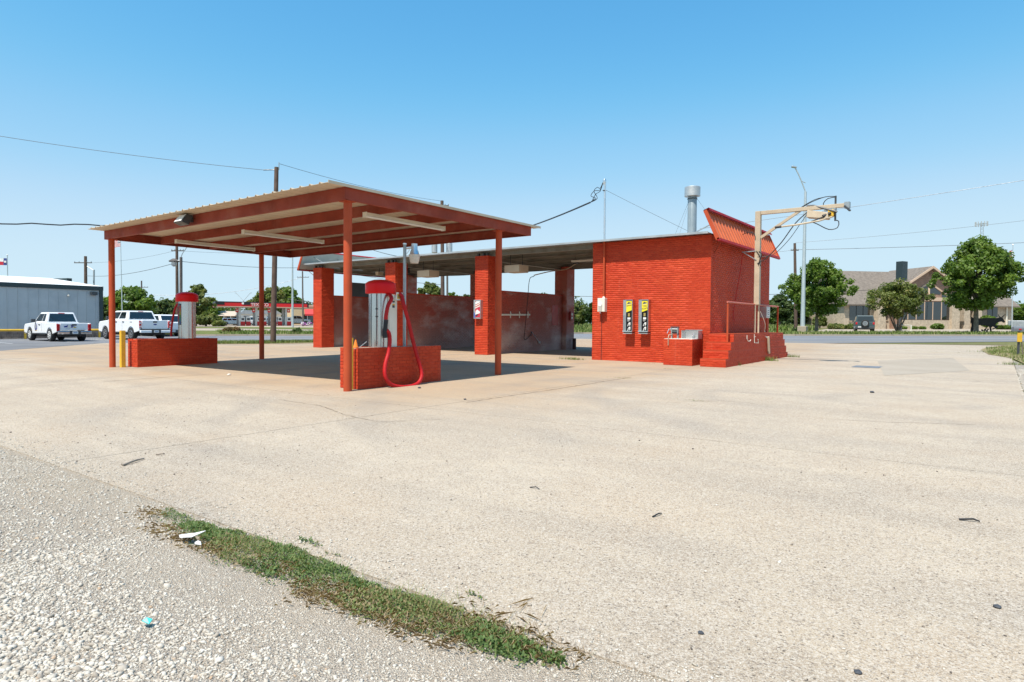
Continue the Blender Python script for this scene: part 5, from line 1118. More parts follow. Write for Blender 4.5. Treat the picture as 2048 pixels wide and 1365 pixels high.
mb = MB(); mb.prism([(.44, .62), (.80, .62), (.74, .72), (.5, .72)], sd, .942, .947); mb.build('badge_ribbon', M_GOLD, t1)
t2, X0 = pickup('white crew cab pickup with black tailgate handle and dark rear glass', (-47.45, 20.35, gz(20.3)), R(181.5), 5.85, 2.03, 1.93, 3.68, 1.16, 1.30, 1.27, (1.72, 1.98, 3.75, 4.55), .405, True, M_RIM, .15, M_CARWHITE, GRP)
disc('emblem', t2, M_NAVY, 0, 1.02, .11, .045, X0+.010, X0+.02)
for k, xx in enumerate((1.02, 1.12, 1.22)): MB().box(-5.85/2+xx-.03, -5.85/2+xx+.03, 1.012, 1.02, 1.14, 1.2).build('badge_letter', M_DKGREY, t2)
def suv(name, label, cat, loc, rz, L, W, H, wb, tire, paint, rake=(.1, .35, .9, 1.3), bz=1.0, hz_=1.02, spare=False, group=None, rim=None):
    t = thing(name, label, cat, loc, rz, group); X0 = -L/2; xr = X0+(L-wb)*.5; xf = xr+wb; h = W/2; sill = tire*1.05; Ra = tire+.07
    poly = [(X0+.02, sill+.08), (xr-Ra, sill)]+[(x, max(z, sill)) for x, z in reversed(arch(xr, Ra, tire))]+[(xr+Ra, sill), (xf-Ra, sill)]+[(x, max(z, sill)) for x, z in reversed(arch(xf, Ra, tire))]+[(xf+Ra, sill), (-X0, sill+.05), (-X0, hz_-.2), (-X0-.12, hz_-.05), (-X0-rake[3]+.1, hz_+.02), (-X0-rake[3], bz+.03), (X0, bz+.03)]
    mb = MB(); side_extrude(mb, poly, -h, h); mb.build('body', paint, t, bevel=.05)
    greenhouse(t, (X0+.02, X0+rake[0]+.02, -X0-rake[2]-rake[3]+.35, -X0-rake[3]+.08), W-.08, W-.36, bz+.02, H, paint, M_TINT, [(.06, .30), (.34, .60), (.64, .92)])
    for s in (-1, 1):
        for x in (xr, xf): wheel(t, x, s*(h+.004), tire, .25, rim or M_RIM)
        MB().box(X0-.015, X0+.06, s*(h-.12)-.09, s*(h-.12)+.09, bz-.28, bz-.02).build('tail_lamp', M_LAMPRED, t, bevel=.012)
        MB().box(-X0-.1, -X0+.01, s*(h-.22)-.14, s*(h-.22)+.14, hz_-.25, hz_-.12).build('head_lamp', M_WHITE, t)
        MB().box(-X0-rake[3]-.25, -X0-rake[3]-.1, s*(h+.1)-.09, s*(h+.1)+.09, bz+.03, bz+.2).build('wing_mirror', M_DKGREY, t, bevel=.02)
    MB().box(X0-.09, X0+.05, -h+.02, h-.02, sill-.08, sill+.16).build('rear_bumper', M_DKGREY, t, bevel=.03)
    MB().box(-X0-.05, -X0+.08, -h+.02, h-.02, sill-.08, sill+.16).build('front_bumper', M_DKGREY, t, bevel=.03)
    plate(t, X0-.1, .0 if not spare else .55, sill+.05 if not spare else sill+.14)
    MB().box(X0+.2, -X0-.2, -h+.2, h-.2, sill-.16, sill+.05).build('chassis', M_BLACK, t)
    if spare:
        mb = MB(); mb.lathe([(.2, 0), (.37, 0), (.40, .05), (.40, .2), (.36, .25), (.2, .25)], (X0-.26, 0, .98), 26, 'x'); sp = mb.build('spare_wheel', M_TIRE, t, smooth=True)
        mb = MB(); mb.lathe([(.26, 0), (.26, .03), (.21, .03), (.19, .0)], (X0-.275, 0, .98), 22, 'x')
        for k in range(6): a = k*math.pi/3; mb.bar((X0-.265, 0, .98), (X0-.265, .2*math.cos(a), .98+.2*math.sin(a)), .05, .03)
        mb.build('spare_rim', M_RIM, sp)
    return t
suv('sport_utility', 'white sport utility vehicle parked beyond the crew cab pickup', 'car', (-54.5, 25.2, gz(25)), R(181), 4.75, 1.92, 1.72, 2.85, .36, M_CARWHITE, (.55, .35, .8, 1.25), 1.08)
pbr = G(1723, 664.5); va = math.atan2(pbr.y, pbr.x)
suv('off_road_vehicle', 'dark blue grey boxy off-road vehicle with spare wheel on tailgate', 'car', (pbr.x, pbr.y+1.5, gz(pbr.y)), va+R(3), 4.45, 1.95, 1.86, 2.7, .42, pm('blue_grey_paint', (.06, .095, .11), .35, .2, var=.03), (.06, .3, .5, 1.2), 1.14, 1.14, True)

# ================================================================== METAL BUILDING
mbx = -54.6; MYR = 21.1
mbd = thing('metal_building', 'blue grey metal building with white roof and dark trim', 'building', (mbx, 10, gz(10)), world=True)
mb = MB(); mb.box(mbx-20, mbx, -30, MYR, -.4, 3.95); mb.build('wall', M_BLUEMETAL, mbd)
k = MYR-.35
while k > 2:
    MB().box(mbx-.001, mbx+.028, k-.03, k+.03, .75, 3.72).build('wall_rib', M_BLUEMETAL, mbd); k -= .61
MB().box(mbx, mbx+.10, -30, MYR+.12, 3.72, 4.03).build('eave_trim', M_DKTRIM, mbd)
MB().box(mbx-.1, mbx+.09, MYR-.14, MYR+.1, .1, 3.72).build('corner_trim', M_DKTRIM, mbd)
mb = MB(); zr = 5.05; xr_ = mbx-10.6
mb.add([(mbx+.1, -30, 4.03), (mbx+.1, MYR+.12, 4.03), (xr_, MYR+.12, zr), (xr_, -30, zr), (mbx-20, -30, 4.03), (mbx-20, MYR+.12, 4.03)], [(0, 1, 2, 3), (3, 2, 5, 4), (1, 5, 2)]); mb.build('roof', M_WHITEROOF, mbd, recalc=False)
stn = MB(); rr = random.Random(5); zc = gz(10)
for r_ in range(3):
    y = 8.0+rr.random()*.3
    while y < MYR-.2:
        l = rr.uniform(.3, .6); stn.box(mbx, mbx+.10+rr.uniform(0, .03), y, min(y+l-.02, MYR), zc+.0+r_*.2, zc+.185+r_*.2); y += l
stn.build('stone_base', pm('dark_rubble_stone', (.22, .17, .14), .9, var=.35, vs_=2.5, bmp=.6, bs=12), mbd)
MB().box(mbx-.1, mbx+.08, -30, MYR-.15, gz(0)-.3, zc+.6).build('stone_backing', M_SOIL, mbd)
MB().box(mbx+.02, mbx+.3, MYR-.75, MYR-.35, 3.35, 3.6).build('wall_lamp', M_DKGREY, mbd)
MB().lathe([(.05, 0), (.07, .08), (.05, .16)], (mbx+.02, 18.9, 3.25), 12, 'x').build('wall_camera', M_OFFW, mbd)
a, b = AT(84, 559.5, 78), AT(139, 560.5, 74); mb = MB(); mb.bar(a-Vector((0, 0, .35)), b-Vector((0, 0, .2)), .5, .8); mb.build('roof_duct', M_DKTRIM, mbd)
gr = thing('guard_rail', 'yellow pipe guard rail in front of the metal building', 'rail', (-53.4, 12, gz(12)), world=True)
MB().tube([(-53.4, -20, .70), (-53.4, 21.3, .76)], .075, 10).build('rail_pipe', M_YEL, gr, smooth=True)
for y in (3, 7, 11, 15.9, 20.5): MB().tube([(-53.4, y, gz(y)-.03), (-53.4, y, .72)], .075, 10).build('rail_post', M_YEL, gr, smooth=True)

# ================================================================== POLES, LAMPS, FLAGS
def pole(label, px, base, top, r0, r1, mat, name='utility_pole', group='timber utility poles'):
    h = (top-base).length; t = thing(name, label, 'pole', tuple(base), world=True, group=group)
    MB().tube([base-Vector((0, 0, .3)), base+(top-base)*.5, top], [r0, (r0+r1)/2, r1], 12).build('shaft', mat, t, smooth=True); return t
def top_of(px, py, base): d = (base-EYE).dot(_fw); return AT(px, py, d)
def xarm(t, c, half, dirv, w_=.1, m=None):
    d = Vector(dirv).normalized(); MB().bar(c-d*half, c+d*half, w_, w_).build('crossarm', m or M_WOODG, t)
    for s in (-.95, -.45, .45, .95): q = c+d*half*s; MB().lathe([(.03, 0), (.05, .06), (.03, .14)], tuple(q+Vector((0, 0, .04))), 8).build('insulator', M_ZINC, t)
b1 = G(546, 687); p1 = pole('brown utility pole standing in the grass strip behind the canopy', 546, b1, top_of(553, 335, b1), .165, .12, M_WOODP)
tp1 = top_of(553, 335, b1); MB().tube([tp1+Vector((.12, .08, -.15)), tp1+Vector((.12, .08, .28))], .025, 6).build('pin', M_ZINC, p1)
a = top_of(527, 340.5, b1); MB().tube([a, tp1+Vector((0, 0, -.14))], .03, 8).build('strain_insulator', M_DKGREY, p1)
b3 = G(362, 676); t3p = top_of(362, 515, b3); p3 = pole('grey pole with yard lamp and raised arm behind the farther island', 362, b3, t3p, .12, .10, M_WOODG)
e = top_of(375, 493, b3); MB().tube([t3p, t3p+(e-t3p)*.2+Vector((0, 0, .1)), e], .03, 8).build('raised_arm', M_ZINC, p3)
lp_ = top_of(348, 522, b3); MB().tube([t3p-Vector((0, 0, .25)), lp_+Vector((0, 0, .05))], .03, 8).build('lamp_arm', M_ZINC, p3)
MB().lathe([(.1, .16), (.2, .1), (.36, -.02), (.34, -.08), (.2, -.08)], tuple(lp_), 18).build('lamp_hood', M_WOODG, p3, smooth=True)
MB().lathe([(.2, -.08), (.19, -.3), (.08, -.42)], tuple(lp_), 14).build('lamp_bowl', M_GALV, p3, smooth=True)
b2 = G(355, 665); t2p = top_of(353.5, 485, b2); p2 = pole('dark utility pole with short crossarm beside the grey lamp pole', 355, b2, t2p, .17, .13, M_WOODP)
xarm(p2, top_of(355, 502, b2), .62, tuple(_rt))
b4 = GD(172, 75); t4p = top_of(171, 513, b4); p4 = pole('utility pole with crossarm rising behind the metal building', 172, b4, t4p, .2, .15, M_WOODP)
xarm(p4, top_of(166, 526, b4), 1.0, tuple(_rt)); MB().tube([top_of(174, 533, b4), top_of(187, 541, b4)], .04, 6).build('lamp_arm', M_ZINC, p4)
b4b = GD(187, 76); tag(MB().tube([b4b, top_of(188, 540, b4b)], .09, 10).build('steel_pole', M_ZINC, origin=tuple(b4b)), 'thin steel light pole behind the corner of the metal building', 'pole')
for (px, d_, ty_, arm_y, lb) in ((284, 120, 562, 575, 'small utility pole among the trees behind the white pickups'), (606, 122, 543, 555, 'utility pole at the right end of the station canopy'), (895, 95, 420, 440, 'thin utility pole seen through the middle wash bay'), (284-60, 150, 590, 596, 'far small utility pole behind the flagpole')):
    b = GD(px, d_); tp = top_of(px-1, ty_, b); p_ = pole(lb, px, b, tp, .16, .12, M_WOODG); xarm(p_, top_of(px, arm_y, b), 1.1, tuple(_rt))
b8 = GD(886, 58); t8 = top_of(884, 402, b8); p8 = pole('utility pole with two transformer cans behind the wash bays', 886, b8, t8, .19, .14, M_WOODP)
for s in (-1, 1):
    q = top_of(884+s*15, 496, b8); MB().lathe([(.22, -.45), (.26, -.4), (.26, .35), (.2, .42)], tuple(q), 16).build('transformer', M_GALV, p8, smooth=True)
xarm(p8, top_of(884, 412, b8), .6, tuple(_rt)); xarm(p8, top_of(884, 486, b8), .9, tuple(_rt), .08)
b9 = G(1592, 663.5); t9 = top_of(1589.5, 487, b9); p9 = pole('brown utility pole standing beside the tree across the highway', 1590, b9, t9, .2, .14, M_WOODP)
xarm(p9, top_of(1589.5, 501, b9), .45, tuple(_rt))
b10 = G(1605, 667.5); t10 = top_of(1611, 384, b10)
sl_ = thing('street_light', 'tall pale steel street light on concrete base across the highway', 'street light', tuple(b10), world=True)
MB().box(b10.x-.42, b10.x+.42, b10.y-.42, b10.y+.42, b10.z-.1, b10.z+.75).build('footing', M_CONC2, sl_, bevel=.05)
MB().tube([b10+Vector((0, 0, .7)), b10+(t10-b10)*.5, t10], [.22, .17, .12], 12).build('shaft', M_STREETL, sl_, smooth=True)
h1, h2 = top_of(1597.5, 350, b10), top_of(1590, 335.5, b10)
MB().tube(hose([t10, top_of(1605, 368, b10), h1, h2], .06, False, .4)[0], .06, 8).build('arm', M_STREETL, sl_, smooth=True)
MB().tube(hose([t10+Vector((0, 0, .9)), top_of(1603, 362, b10), h1], .04, False, .4)[0], .04, 8).build('arm_stay', M_STREETL, sl_, smooth=True)
MB().bar(h2+_rt*.15, top_of(1583, 333.5, b10), .3, .16).build('lamp_head', M_GALV, sl_, bevel=.04)
b7 = GD(585, 106); t7 = top_of(585, 512, b7)
tag(MB().tube([b7, b7+(t7-b7)*.5, t7], [.2, .15, .1], 10).build('light_pole', M_STREETL, origin=tuple(b7), smooth=True), 'pale steel light pole beside the station forecourt', 'pole')
bv = GD(487, 150); tv = top_of(487, 602, bv); v_ = thing('twin_street_light', 'twin-armed street light above the station canopy', 'street light', tuple(bv), world=True)
MB().tube([bv, tv], .12, 8).build('shaft', M_STREETL, v_)
for px in (473, 500): MB().tube([tv, top_of(px, 587, bv)], .07, 8).build('arm', M_STREETL, v_); MB().bar(top_of(px, 587, bv), top_of(px-3 if px < 487 else px+3, 586, bv), .3, .12).build('lamp_head', M_GALV, v_)
# flags
def flag(base, top, corner, w_, h_, label, kind, dirv, droop=0):
    t = thing('flag_pole', label, 'flag', tuple(base), world=True)
    MB().tube([base, base+(top-base)*.5, top], [.07, .055, .04], 10).build('shaft', M_STREETL, t, smooth=True); MB().lathe([(.02, -.08), (.09, 0), (.02, .1)], tuple(top), 10).build('finial', M_GALV, t)
    d = Vector(dirv).normalized(); nrm = d.cross(Vector((0, 0, 1)))
    def P(u, v): return corner+d*(u*w_*(1-.25*droop))+Vector((0, 0, -v*h_-u*w_*droop))+nrm*(.12*math.sin(u*7+v*1.5)*u)
    def patch(nm, u0, u1, v0, v1, m, n=10, off=0):
        mb = MB(); V = [P(u0+(u1-u0)*i/n, v)+nrm*off for v in (v0, v1) for i in range(n+1)]; mb.add(V, [(i, i+1, n+2+i, n+1+i) for i in range(n)]); return mb.build(nm, m, t, smooth=True)
    red, blue, wh = pm('flag_red', (.52, .02, .04), .7), pm('flag_blue', (.03, .05, .2), .7), pm('flag_white', (.75, .74, .72), .7)
    if kind == 'us':
        for k in range(13):
            patch('stripe', .4 if k < 7 else 0, 1, k/13, (k+1)/13, red if k % 2 == 0 else wh)
        ca = patch('canton', 0, .4, 0, 7/13, blue)
        for i in range(4):
            for j in range(3):
                c_ = P(.06+i*.09, .08+j*.15); MB().bar(c_-d*.05-nrm*.0, c_+d*.05, .1, .1).build('star', wh, ca)
    else:
        patch('white_band', .33, 1, 0, .5, wh); patch('red_band', .33, 1, .5, 1, red); bl = patch('blue_band', 0, .33, 0, 1, blue)
        c_ = P(.16, .5); MB().bar(c_-d*.12, c_+d*.12, .1, .22).build('star', wh, bl)
    return t
bf = GD(245, 92); flag(bf, top_of(241, 474, bf), top_of(241.5, 478, bf), 1.15, 1.05, 'American flag flying from a pale pole behind the white pickups', 'us', tuple(-_rt), .18)
bf = GD(17, 75); flag(bf, top_of(14.5, 511, bf), top_of(14, 517, bf), 1.25, .8, 'Texas flag on a pole behind the metal building roof', 'tx', tuple(-_rt), -.02)
bf = GD(2024, 92); flag(bf, top_of(2026, 490, bf), top_of(2025.5, 500, bf), .45, 2.2, 'American flag hanging limp on a dark pole beside the lodge', 'us', tuple(-_rt), .35)
# lattice cell tower
bt = GD(1963, 330); tt = top_of(1963, 446, bt); ct = thing('cell_tower', 'lattice cell tower with antennas rising behind the large tree', 'tower', tuple(bt), world=True)
for k in range(3):
    a = 2*math.pi*k/3; o_ = Vector((math.cos(a), math.sin(a), 0)); MB().tube([bt+o_*1.6, tt+o_*.7], .13, 6).build('leg', M_GALV, ct)
mb = MB(); hh = (tt-bt).length
for j in range(26):
    f0, f1 = j/26, (j+1)/26
    for k in range(3):
        a, b = 2*math.pi*k/3, 2*math.pi*(k+1)/3; ra, rb = 1.6-.9*f0, 1.6-.9*f1
        mb.bar(bt+(tt-bt)*f0+Vector((math.cos(a), math.sin(a), 0))*ra, bt+(tt-bt)*f1+Vector((math.cos(b), math.sin(b), 0))*rb, .1, .1)
mb.build('lattice', M_GALV, ct)
for k in range(12):
    a = 2*math.pi*k/12; q = tt+Vector((math.cos(a)*2.6, math.sin(a)*2.6, -.6)); MB().bar(q-Vector((0, 0, 1.1)), q+Vector((0, 0, 1.1)), .4, .2).build('antenna', M_GALV, ct); MB().bar(tt+Vector((0, 0, -.6)), q, .1, .1).build('antenna_arm', M_GALV, ct)

# wires
def wire(a, b, sag, r, label, m=None, wob=0):
    a, b = Vector(a), Vector(b); pts = []
    for k in range(25):
        f = k/24; p = a+(b-a)*f; p.z -= sag*4*f*(1-f)
        if wob: p.z += wob*math.sin(k*1.9)
        pts.append(p)
    tag(MB().tube(pts, r, 5).build('overhead_wire', m or M_WIRE, origin=tuple(a), smooth=True), label, 'wire')
wire(AT(-90, 258, 33), top_of(528, 340.5, b1), .15, .014, 'overhead wire running left from the brown utility pole')
wire(top_of(559, 328, b1), top_of(880, 402, b8), .25, .013, 'overhead wire between brown pole top and transformer pole')
wire(AT(-60, 446, 30), top_of(553, 452, b1), .05, .032, 'thick twisted black cable meeting the canopy roof', M_CABLE, .035)
wire(top_of(884, 470, b8), (MX-.62, 20.05, 5.70), .75, .03, 'thick black service cable to the weatherhead', M_CABLE)
wire((MX+.03, 19.99, 6.05), (-8.3, 23.9, ZR+.06), .02, .006, 'thin guy wire from the weatherhead mast to the roof')
wire(AT(1400, 458, 62), AT(2160, 343, 45), .1, .018, 'long wire passing behind the boom mast to the right', M_WIRE)
wire(top_of(1589.5, 500, b9), AT(2110, 483, 72), .1, .026, 'lower wire from the pole across the highway over the lodge')
wire(top_of(1590, 486, b9), AT(2110, 434, 70), .2, .016, 'upper faint wire from the pole across the highway')
wire(AT(1430, 510, 78), top_of(1589.5, 500, b9), .2, .02, 'wire reaching the pole across the highway from behind the building')
wire(AT(1100, 592, 90), AT(2110, 554, 78), .9, .028, 'dark low wire crossing in front of the lodge roof', M_CABLE)
wire(top_of(173, 552, b4), top_of(345, 528, b3), .35, .022, 'sagging wire from behind the metal building to the lamp pole')
wire(t3p-Vector((0, 0, .3)), GD(680, 70)+Vector((0, 0, 7.1)), .35, .02, 'wire running right from the grey lamp pole')
wire(top_of(173, 526, b4), top_of(350, 502, b2), .3, .012, 'thin wire between the two crossarms at left')
wire(top_of(360, 502, b2), GD(700, 90)+Vector((0, 0, 11.5)), .6, .012, 'thin wire leading right from the short crossarm')
qb = GD(606, 122); wire(AT(575, 598, 118), AT(760, 610, 118), .5, .05, 'cable bundle at the utility pole by the station', M_CABLE)
wire(top_of(606, 555, qb), AT(300, 590, 118), 1.2, .03, 'faint wire above the station canopy')
wire(AT(742, 499, 60), AT(800, 514, 45), .05, .022, 'dark cable dropping behind the bay roof', M_CABLE)
wire(top_of(884, 552, b8), AT(1012, 543, 52), .1, .02, 'dark cable seen through the bay next to the transformer pole', M_CABLE)
wire(AT(700, 548, 58), top_of(884, 570, b8), .1, .02, 'dark cable seen through the middle wash bay', M_CABLE)

# ================================================================== FUEL STATION
A, B = AT(431, 612, 121), AT(617, 615.5, 129); A.z = B.z = 0
U = (B-A); SL = U.length; U.normalize(); NV = Vector((U.y, -U.x, 0)); 
if NV.dot(EYE-A) < 0: NV = -NV
st = thing('station_canopy', 'red and black fuel station canopy with white lettering', 'canopy', tuple(A+U*SL/2)[:2]+(gz((A+U*SL/2).y),), world=True)
ZB, ZT = AT(500, 613.5, 124).z, AT(500, 604.5, 124).z
def sbox(mb, u0, u1, n0, n1, z0, z1, mi=0, O=None, UU=None, NN=None):
    O, UU, NN = O or A, UU or U, NN or NV
    P = lambda u, n, z: tuple(O+UU*u+NN*n)[:2]+(z,)
    return mb.hexa([P(u0, n0, z0), P(u1, n0, z0), P(u1, n1, z0), P(u0, n1, z0), P(u0, n0, z1), P(u1, n0, z1), P(u1, n1, z1), P(u0, n1, z1)], mi)
M_STRED = pm('station_red', (.62, .012, .015), .4, var=.04); M_STBLK = pm('station_black', (.012, .012, .014), .4)
sbox(MB(), 0, SL, -7, 0, ZB, ZT).build('fascia', M_STRED, st)
sbox(MB(), -.02, SL+.02, -7.02, .02, ZT-.16, ZT+.02).build('top_band', M_STBLK, st)
sbox(MB(), -.03, SL*.09, -7.03, .04, ZB+.28, ZT+.03).build('end_block', M_STBLK, st)
sbox(MB(), SL*.29, SL*.36, -.2, .05, ZB+.3, ZT+.03).build('black_block', M_STBLK, st)
sbox(MB(), SL*.27, SL*.292, -.2, .06, ZB+.4, ZT-.1).build('star_logo', M_WHITE, st)
sbox(MB(), SL*.985, SL+.04, -7.03, .04, ZB-.02, ZT+.03).build('end_block', M_STBLK, st)
sbox(MB(), 0, SL, -7, .01, ZB-.12, ZB).build('lower_edge', M_FASCIA, st)
ang = math.atan2(U.y, U.x)
c = A+U*(SL*(516.5-431)/186)+NV*.05; off = WO[st.name]
text_part('lettering', 'TEXACO', .80, M_WHITE, st, (c.x-off.x, c.y-off.y, (ZB+ZT)/2-.08-off.z), (math.pi/2, 0, ang), .03)
for px in (479, 512, 543, 573):
    u = SL*(px-431)/186; g = gz((A+U*u).y)
    for n in (-1.8, -5.2): sbox(MB(), u-.2, u+.2, n-.2, n+.2, g-.1, ZB-.05).build('column', M_GALV, st)
for k, px in enumerate((479, 496, 512, 528, 543, 560, 573)):
    u = SL*(px-431)/186; q = A+U*u; g = gz(q.y)
    if k % 2 == 0:
        tg_ = thing('round_station_sign', 'small red sign on the %s station column' % ('first', '', 'second', '', 'third', '', 'last')[k], 'sign', tuple(q+NV*(-1.5))[:2]+(g+2.6,), world=True, group='red signs on the station columns')
        sbox(MB(), u-.75 if k != 6 else u+.2, u-.22 if k != 6 else u+.75, -1.7, -1.6, g+2.6, g+3.35).build('sign_face', M_STRED, tg_); sbox(MB(), u-.6 if k != 6 else u+.3, u-.35 if k != 6 else u+.6, -1.6, -1.57, g+2.85, g+3.1).build('sign_star', M_WHITE, tg_); sbox(MB(), u-.3 if k != 6 else u+.1, u if k != 6 else u+.25, -1.68, -1.62, g+2.9, g+3.0).build('sign_arm', M_GALV, tg_)
    pu = thing('fuel_pump', ('fuel pump beside the first station column', 'fuel pump between the first two station columns', 'fuel pump beside the second station column', 'fuel pump behind the canopy post', 'fuel pump beside the third station column', 'fuel pump behind the brown utility pole', 'fuel pump beside the last station column')[k], 'fuel pump', tuple(q+NV*-1.8)[:2]+(g,), world=True, group='fuel pumps under the station canopy')
    d_ = .55 if k % 2 == 0 else 0
    sbox(MB(), u+d_-.4, u+d_+.4, -2.1, -1.5, g, g+.85).build('lower_case', M_STRED, pu); sbox(MB(), u+d_-.38, u+d_+.38, -2.08, -1.52, g+.85, g+1.75).build('upper_case', M_WHITE, pu); sbox(MB(), u+d_-.25, u+d_+.25, -1.53, -1.5, g+1.1, g+1.5).build('screen', M_DKGREY, pu)
# shop with awning
O2 = GD(605, 146); U2 = U; shp = thing('station_shop', 'tan station shop with red awning behind the right end of canopy', 'building', tuple(O2), world=True)
g = gz(O2.y); zt_ = AT(625, 609, 139).z
sbox(MB(), -1.9, 14, -9, 0, g-.1, zt_, O=O2).build('wall', pm('tan_stucco', (.60, .45, .26), .8, var=.06), shp)
sbox(MB(), -2.1, 14.2, -9.2, .15, zt_-.35, zt_+.05, O=O2).build('parapet', M_FASCIA, shp)
za = AT(625, 617, 138).z
sbox(MB(), .3, 12, .02, .1, g+.2, za-1.2, O=O2).build('shop_glass', M_GLASS, shp)
mb = MB(); P = lambda u, n, z: tuple(O2+U*u+NV*n)[:2]+(z,)
mb.add([P(.4, .05, za), P(12, .05, za), P(12, 1.6, za-1.1), P(.2, 1.6, za-1.1), P(12, 1.6, za-1.5), P(.2, 1.6, za-1.5)], [(0, 1, 2, 3), (3, 2, 4, 5)]); mb.build('awning', pm('awning_red', (.60, .05, .05), .7), shp)
for k in range(5): sbox(MB(), 1+k*2, 1.1+k*2, .1, .16, g+.1, za-1.4, O=O2).build('mullion', M_ALU, shp)
# low building left of canopy
O3 = GD(434, 150); lb_ = thing('low_shop', 'low cream building with brown roof beyond the station canopy', 'building', tuple(O3), world=True); g = gz(O3.y)
z1 = AT(450, 632, 150).z; z2 = AT(450, 625, 150).z
sbox(MB(), 0, 9.5, -6, 0, g, z1, O=O3).build('wall', pm('cream_wall', (.58, .52, .44), .8), lb_)
mb = MB(); P = lambda u, n, z: tuple(O3+U*u+NV*n)[:2]+(z,)
mb.hexa([P(-.5, 2.2, z1-.05), P(5.6, 2.2, z1-.05), P(5.6, -6, z1), P(-.5, -6, z1), P(.3, -1.5, z2+.3), P(5.4, -1.5, z2+.3), P(5.4, -4, z2+.3), P(.3, -4, z2+.3)]); mb.build('porch_roof', pm('tan_roof', (.50, .40, .31), .8), lb_)
for u in (0, 1.3, 2.7, 4.0, 5.3): sbox(MB(), u-.06, u+.06, 1.9, 2.05, g, z1-.05, O=O3).build('porch_post', M_WHITE, lb_)
for u in (.5, 2.0, 3.4): sbox(MB(), u, u+.9, .01, .04, g+.7, g+1.9, O=O3).build('window', M_GLASS, lb_)
mb = MB(); mb.prism([(0, 0), (5.6, 0), (3.6, 1.15), (0.6, 1.15)], lambda u, v, w_: P(5.5+u, w_, z1+v), -5.5, .6); mb.build('gable_roof', M_WHITEROOF, lb_)
O3b = GD(478, 146); lb2 = thing('white_shed', 'white shed roof building behind the fuel pumps', 'building', tuple(O3b), world=True); g = gz(O3b.y)
sbox(MB(), 0, 9, -5, 0, g, g+2.4, O=O3b).build('wall', M_WHITE, lb2); mb = MB(); P = lambda u, n, z: tuple(O3b+U*u+NV*n)[:2]+(z,)
mb.prism([(-.4, 0), (9.4, 0), (8, .9), (1, .9)], lambda u, v, w_: P(u, w_, g+2.4+v), -5.2, .4); mb.build('roof', M_GALV, lb2)
for u in (1, 3.4, 6): sbox(MB(), u, u+1.2, .01, .05, g+.3, g+2, O=O3b).build('door', M_DKGREY, lb2)
# cars about the station
def small_car(px, dep, rz, L, H, paint, label, kind='suv'):
    b = GD(px, dep); suv('parked_car', label, 'car', tuple(b), rz, L, 1.85, H, L*.58, .33, paint, (.45, .3, .9, 1.15), .92 if H < 1.6 else 1.02, .92, False, 'cars about the fuel station')
small_car(464, 134, ang+R(8), 4.6, 1.48, pm('light_blue_paint', (.30, .42, .52), .25, .3), 'pale blue car at the left of the pumps')
small_car(484, 138, ang+R(190), 4.7, 1.75, M_STBLK, 'black car behind the first pump')
small_car(500, 140, ang+R(95), 4.7, 1.8, M_CARWHITE, 'white car facing out between the pumps')
small_car(522, 142, ang+R(90), 4.6, 1.7, pm('grey_green_paint', (.20, .22, .21), .3, .3), 'grey car behind the canopy post')
small_car(553, 140, ang+R(2), 4.9, 1.75, pm('steel_blue_paint', (.25, .33, .38), .3, .3), 'steel blue car behind the brown utility pole')
small_car(415, 136, ang+R(180), 4.8, 1.75, M_STBLK, 'black car beyond the farther vacuum')
small_car(308, 118, ang+R(180), 4.6, 1.5, M_DKGREY, 'dark car under the trees behind the pickups')
bp_ = GD(592, 134)
pickup('silver lifted pickup at the right end of the fuel station', tuple(bp_), ang+R(-6), 5.6, 1.98, 1.98, 3.5, 1.15, 1.32, 1.28, (1.8, 2.0, 3.6, 4.35), .43, True, M_RIM, .15, M_SILVER, 'cars about the fuel station')
mb = MB(); b = GD(613, 112); fl_ = thing('flower_bed', 'purple and white flowers beside the station pole', 'flowers', tuple(b), world=True)
for k in range(60):
    q = b+U*rng.uniform(-1, 1.6)+NV*rng.uniform(-.4, .4); mb.lathe([(.02, 0), (.14, .08), (.02, .16)], (q.x, q.y, b.z+rng.uniform(.1, .7)), 5, mi=int(rng.integers(0, 2)))
mb.build('blooms', [pm('bloom_magenta', (.35, .06, .3), .6), pm('bloom_white', (.7, .66, .7), .6)], fl_)

# ================================================================== LODGE
LO = AT(1688, 640, 99); LR = AT(2026, 640, 103.5); LO.z = LR.z = 0; LU = (LR-LO); LW = LU.length; LU.normalize(); LN = Vector((LU.y, -LU.x, 0))
if LN.dot(EYE-LO) < 0: LN = -LN
LG = min(gz(LO.y), gz(LR.y))-.05; lg = thing('lodge', 'limestone lodge with shingle roof and tall glazed front gable', 'building', tuple(LO+LU*LW/2)[:2]+(LG,), world=True)
def lu(px): return (px-1688)/(2026-1688)*LW
def lz(py, d=100): return AT(1850, py, d).z
def LP(u, n, z): return tuple(LO+LU*u+LN*n)[:2]+(z,)
def lbox(u0, u1, n0, n1, z0, z1): return sbox(MB(), u0, u1, n0, n1, z0, z1, O=LO, UU=LU, NN=LN)
ze, zrg = lz(609), lz(543, 105); gc = lu(1830); gh = lu(1884)-gc
lbox(0, LW, -12, 0, LG-.4, ze).build('stone_wall', M_LIME, lg)
mb = MB(); mb.add([LP(-.5, .7, ze-.1), LP(LW+.5, .7, ze-.1), LP(LW-.2, -6, zrg), LP(.3, -6, zrg), LP(-.5, -12.7, ze-.1), LP(LW+.5, -12.7, ze-.1), LP(-.5, .7, ze-.3), LP(LW+.5, .7, ze-.3)], [(0, 1, 2, 3), (3, 2, 5, 4), (0, 3, 4), (1, 5, 2), (0, 6, 7, 1)]); mb.build('roof', M_SHING, lg, recalc=False)
za_ = lz(531.5, 97); zg = lz(571, 97); zf = lambda u: za_-(za_-zg)/gh*abs(u-gc)
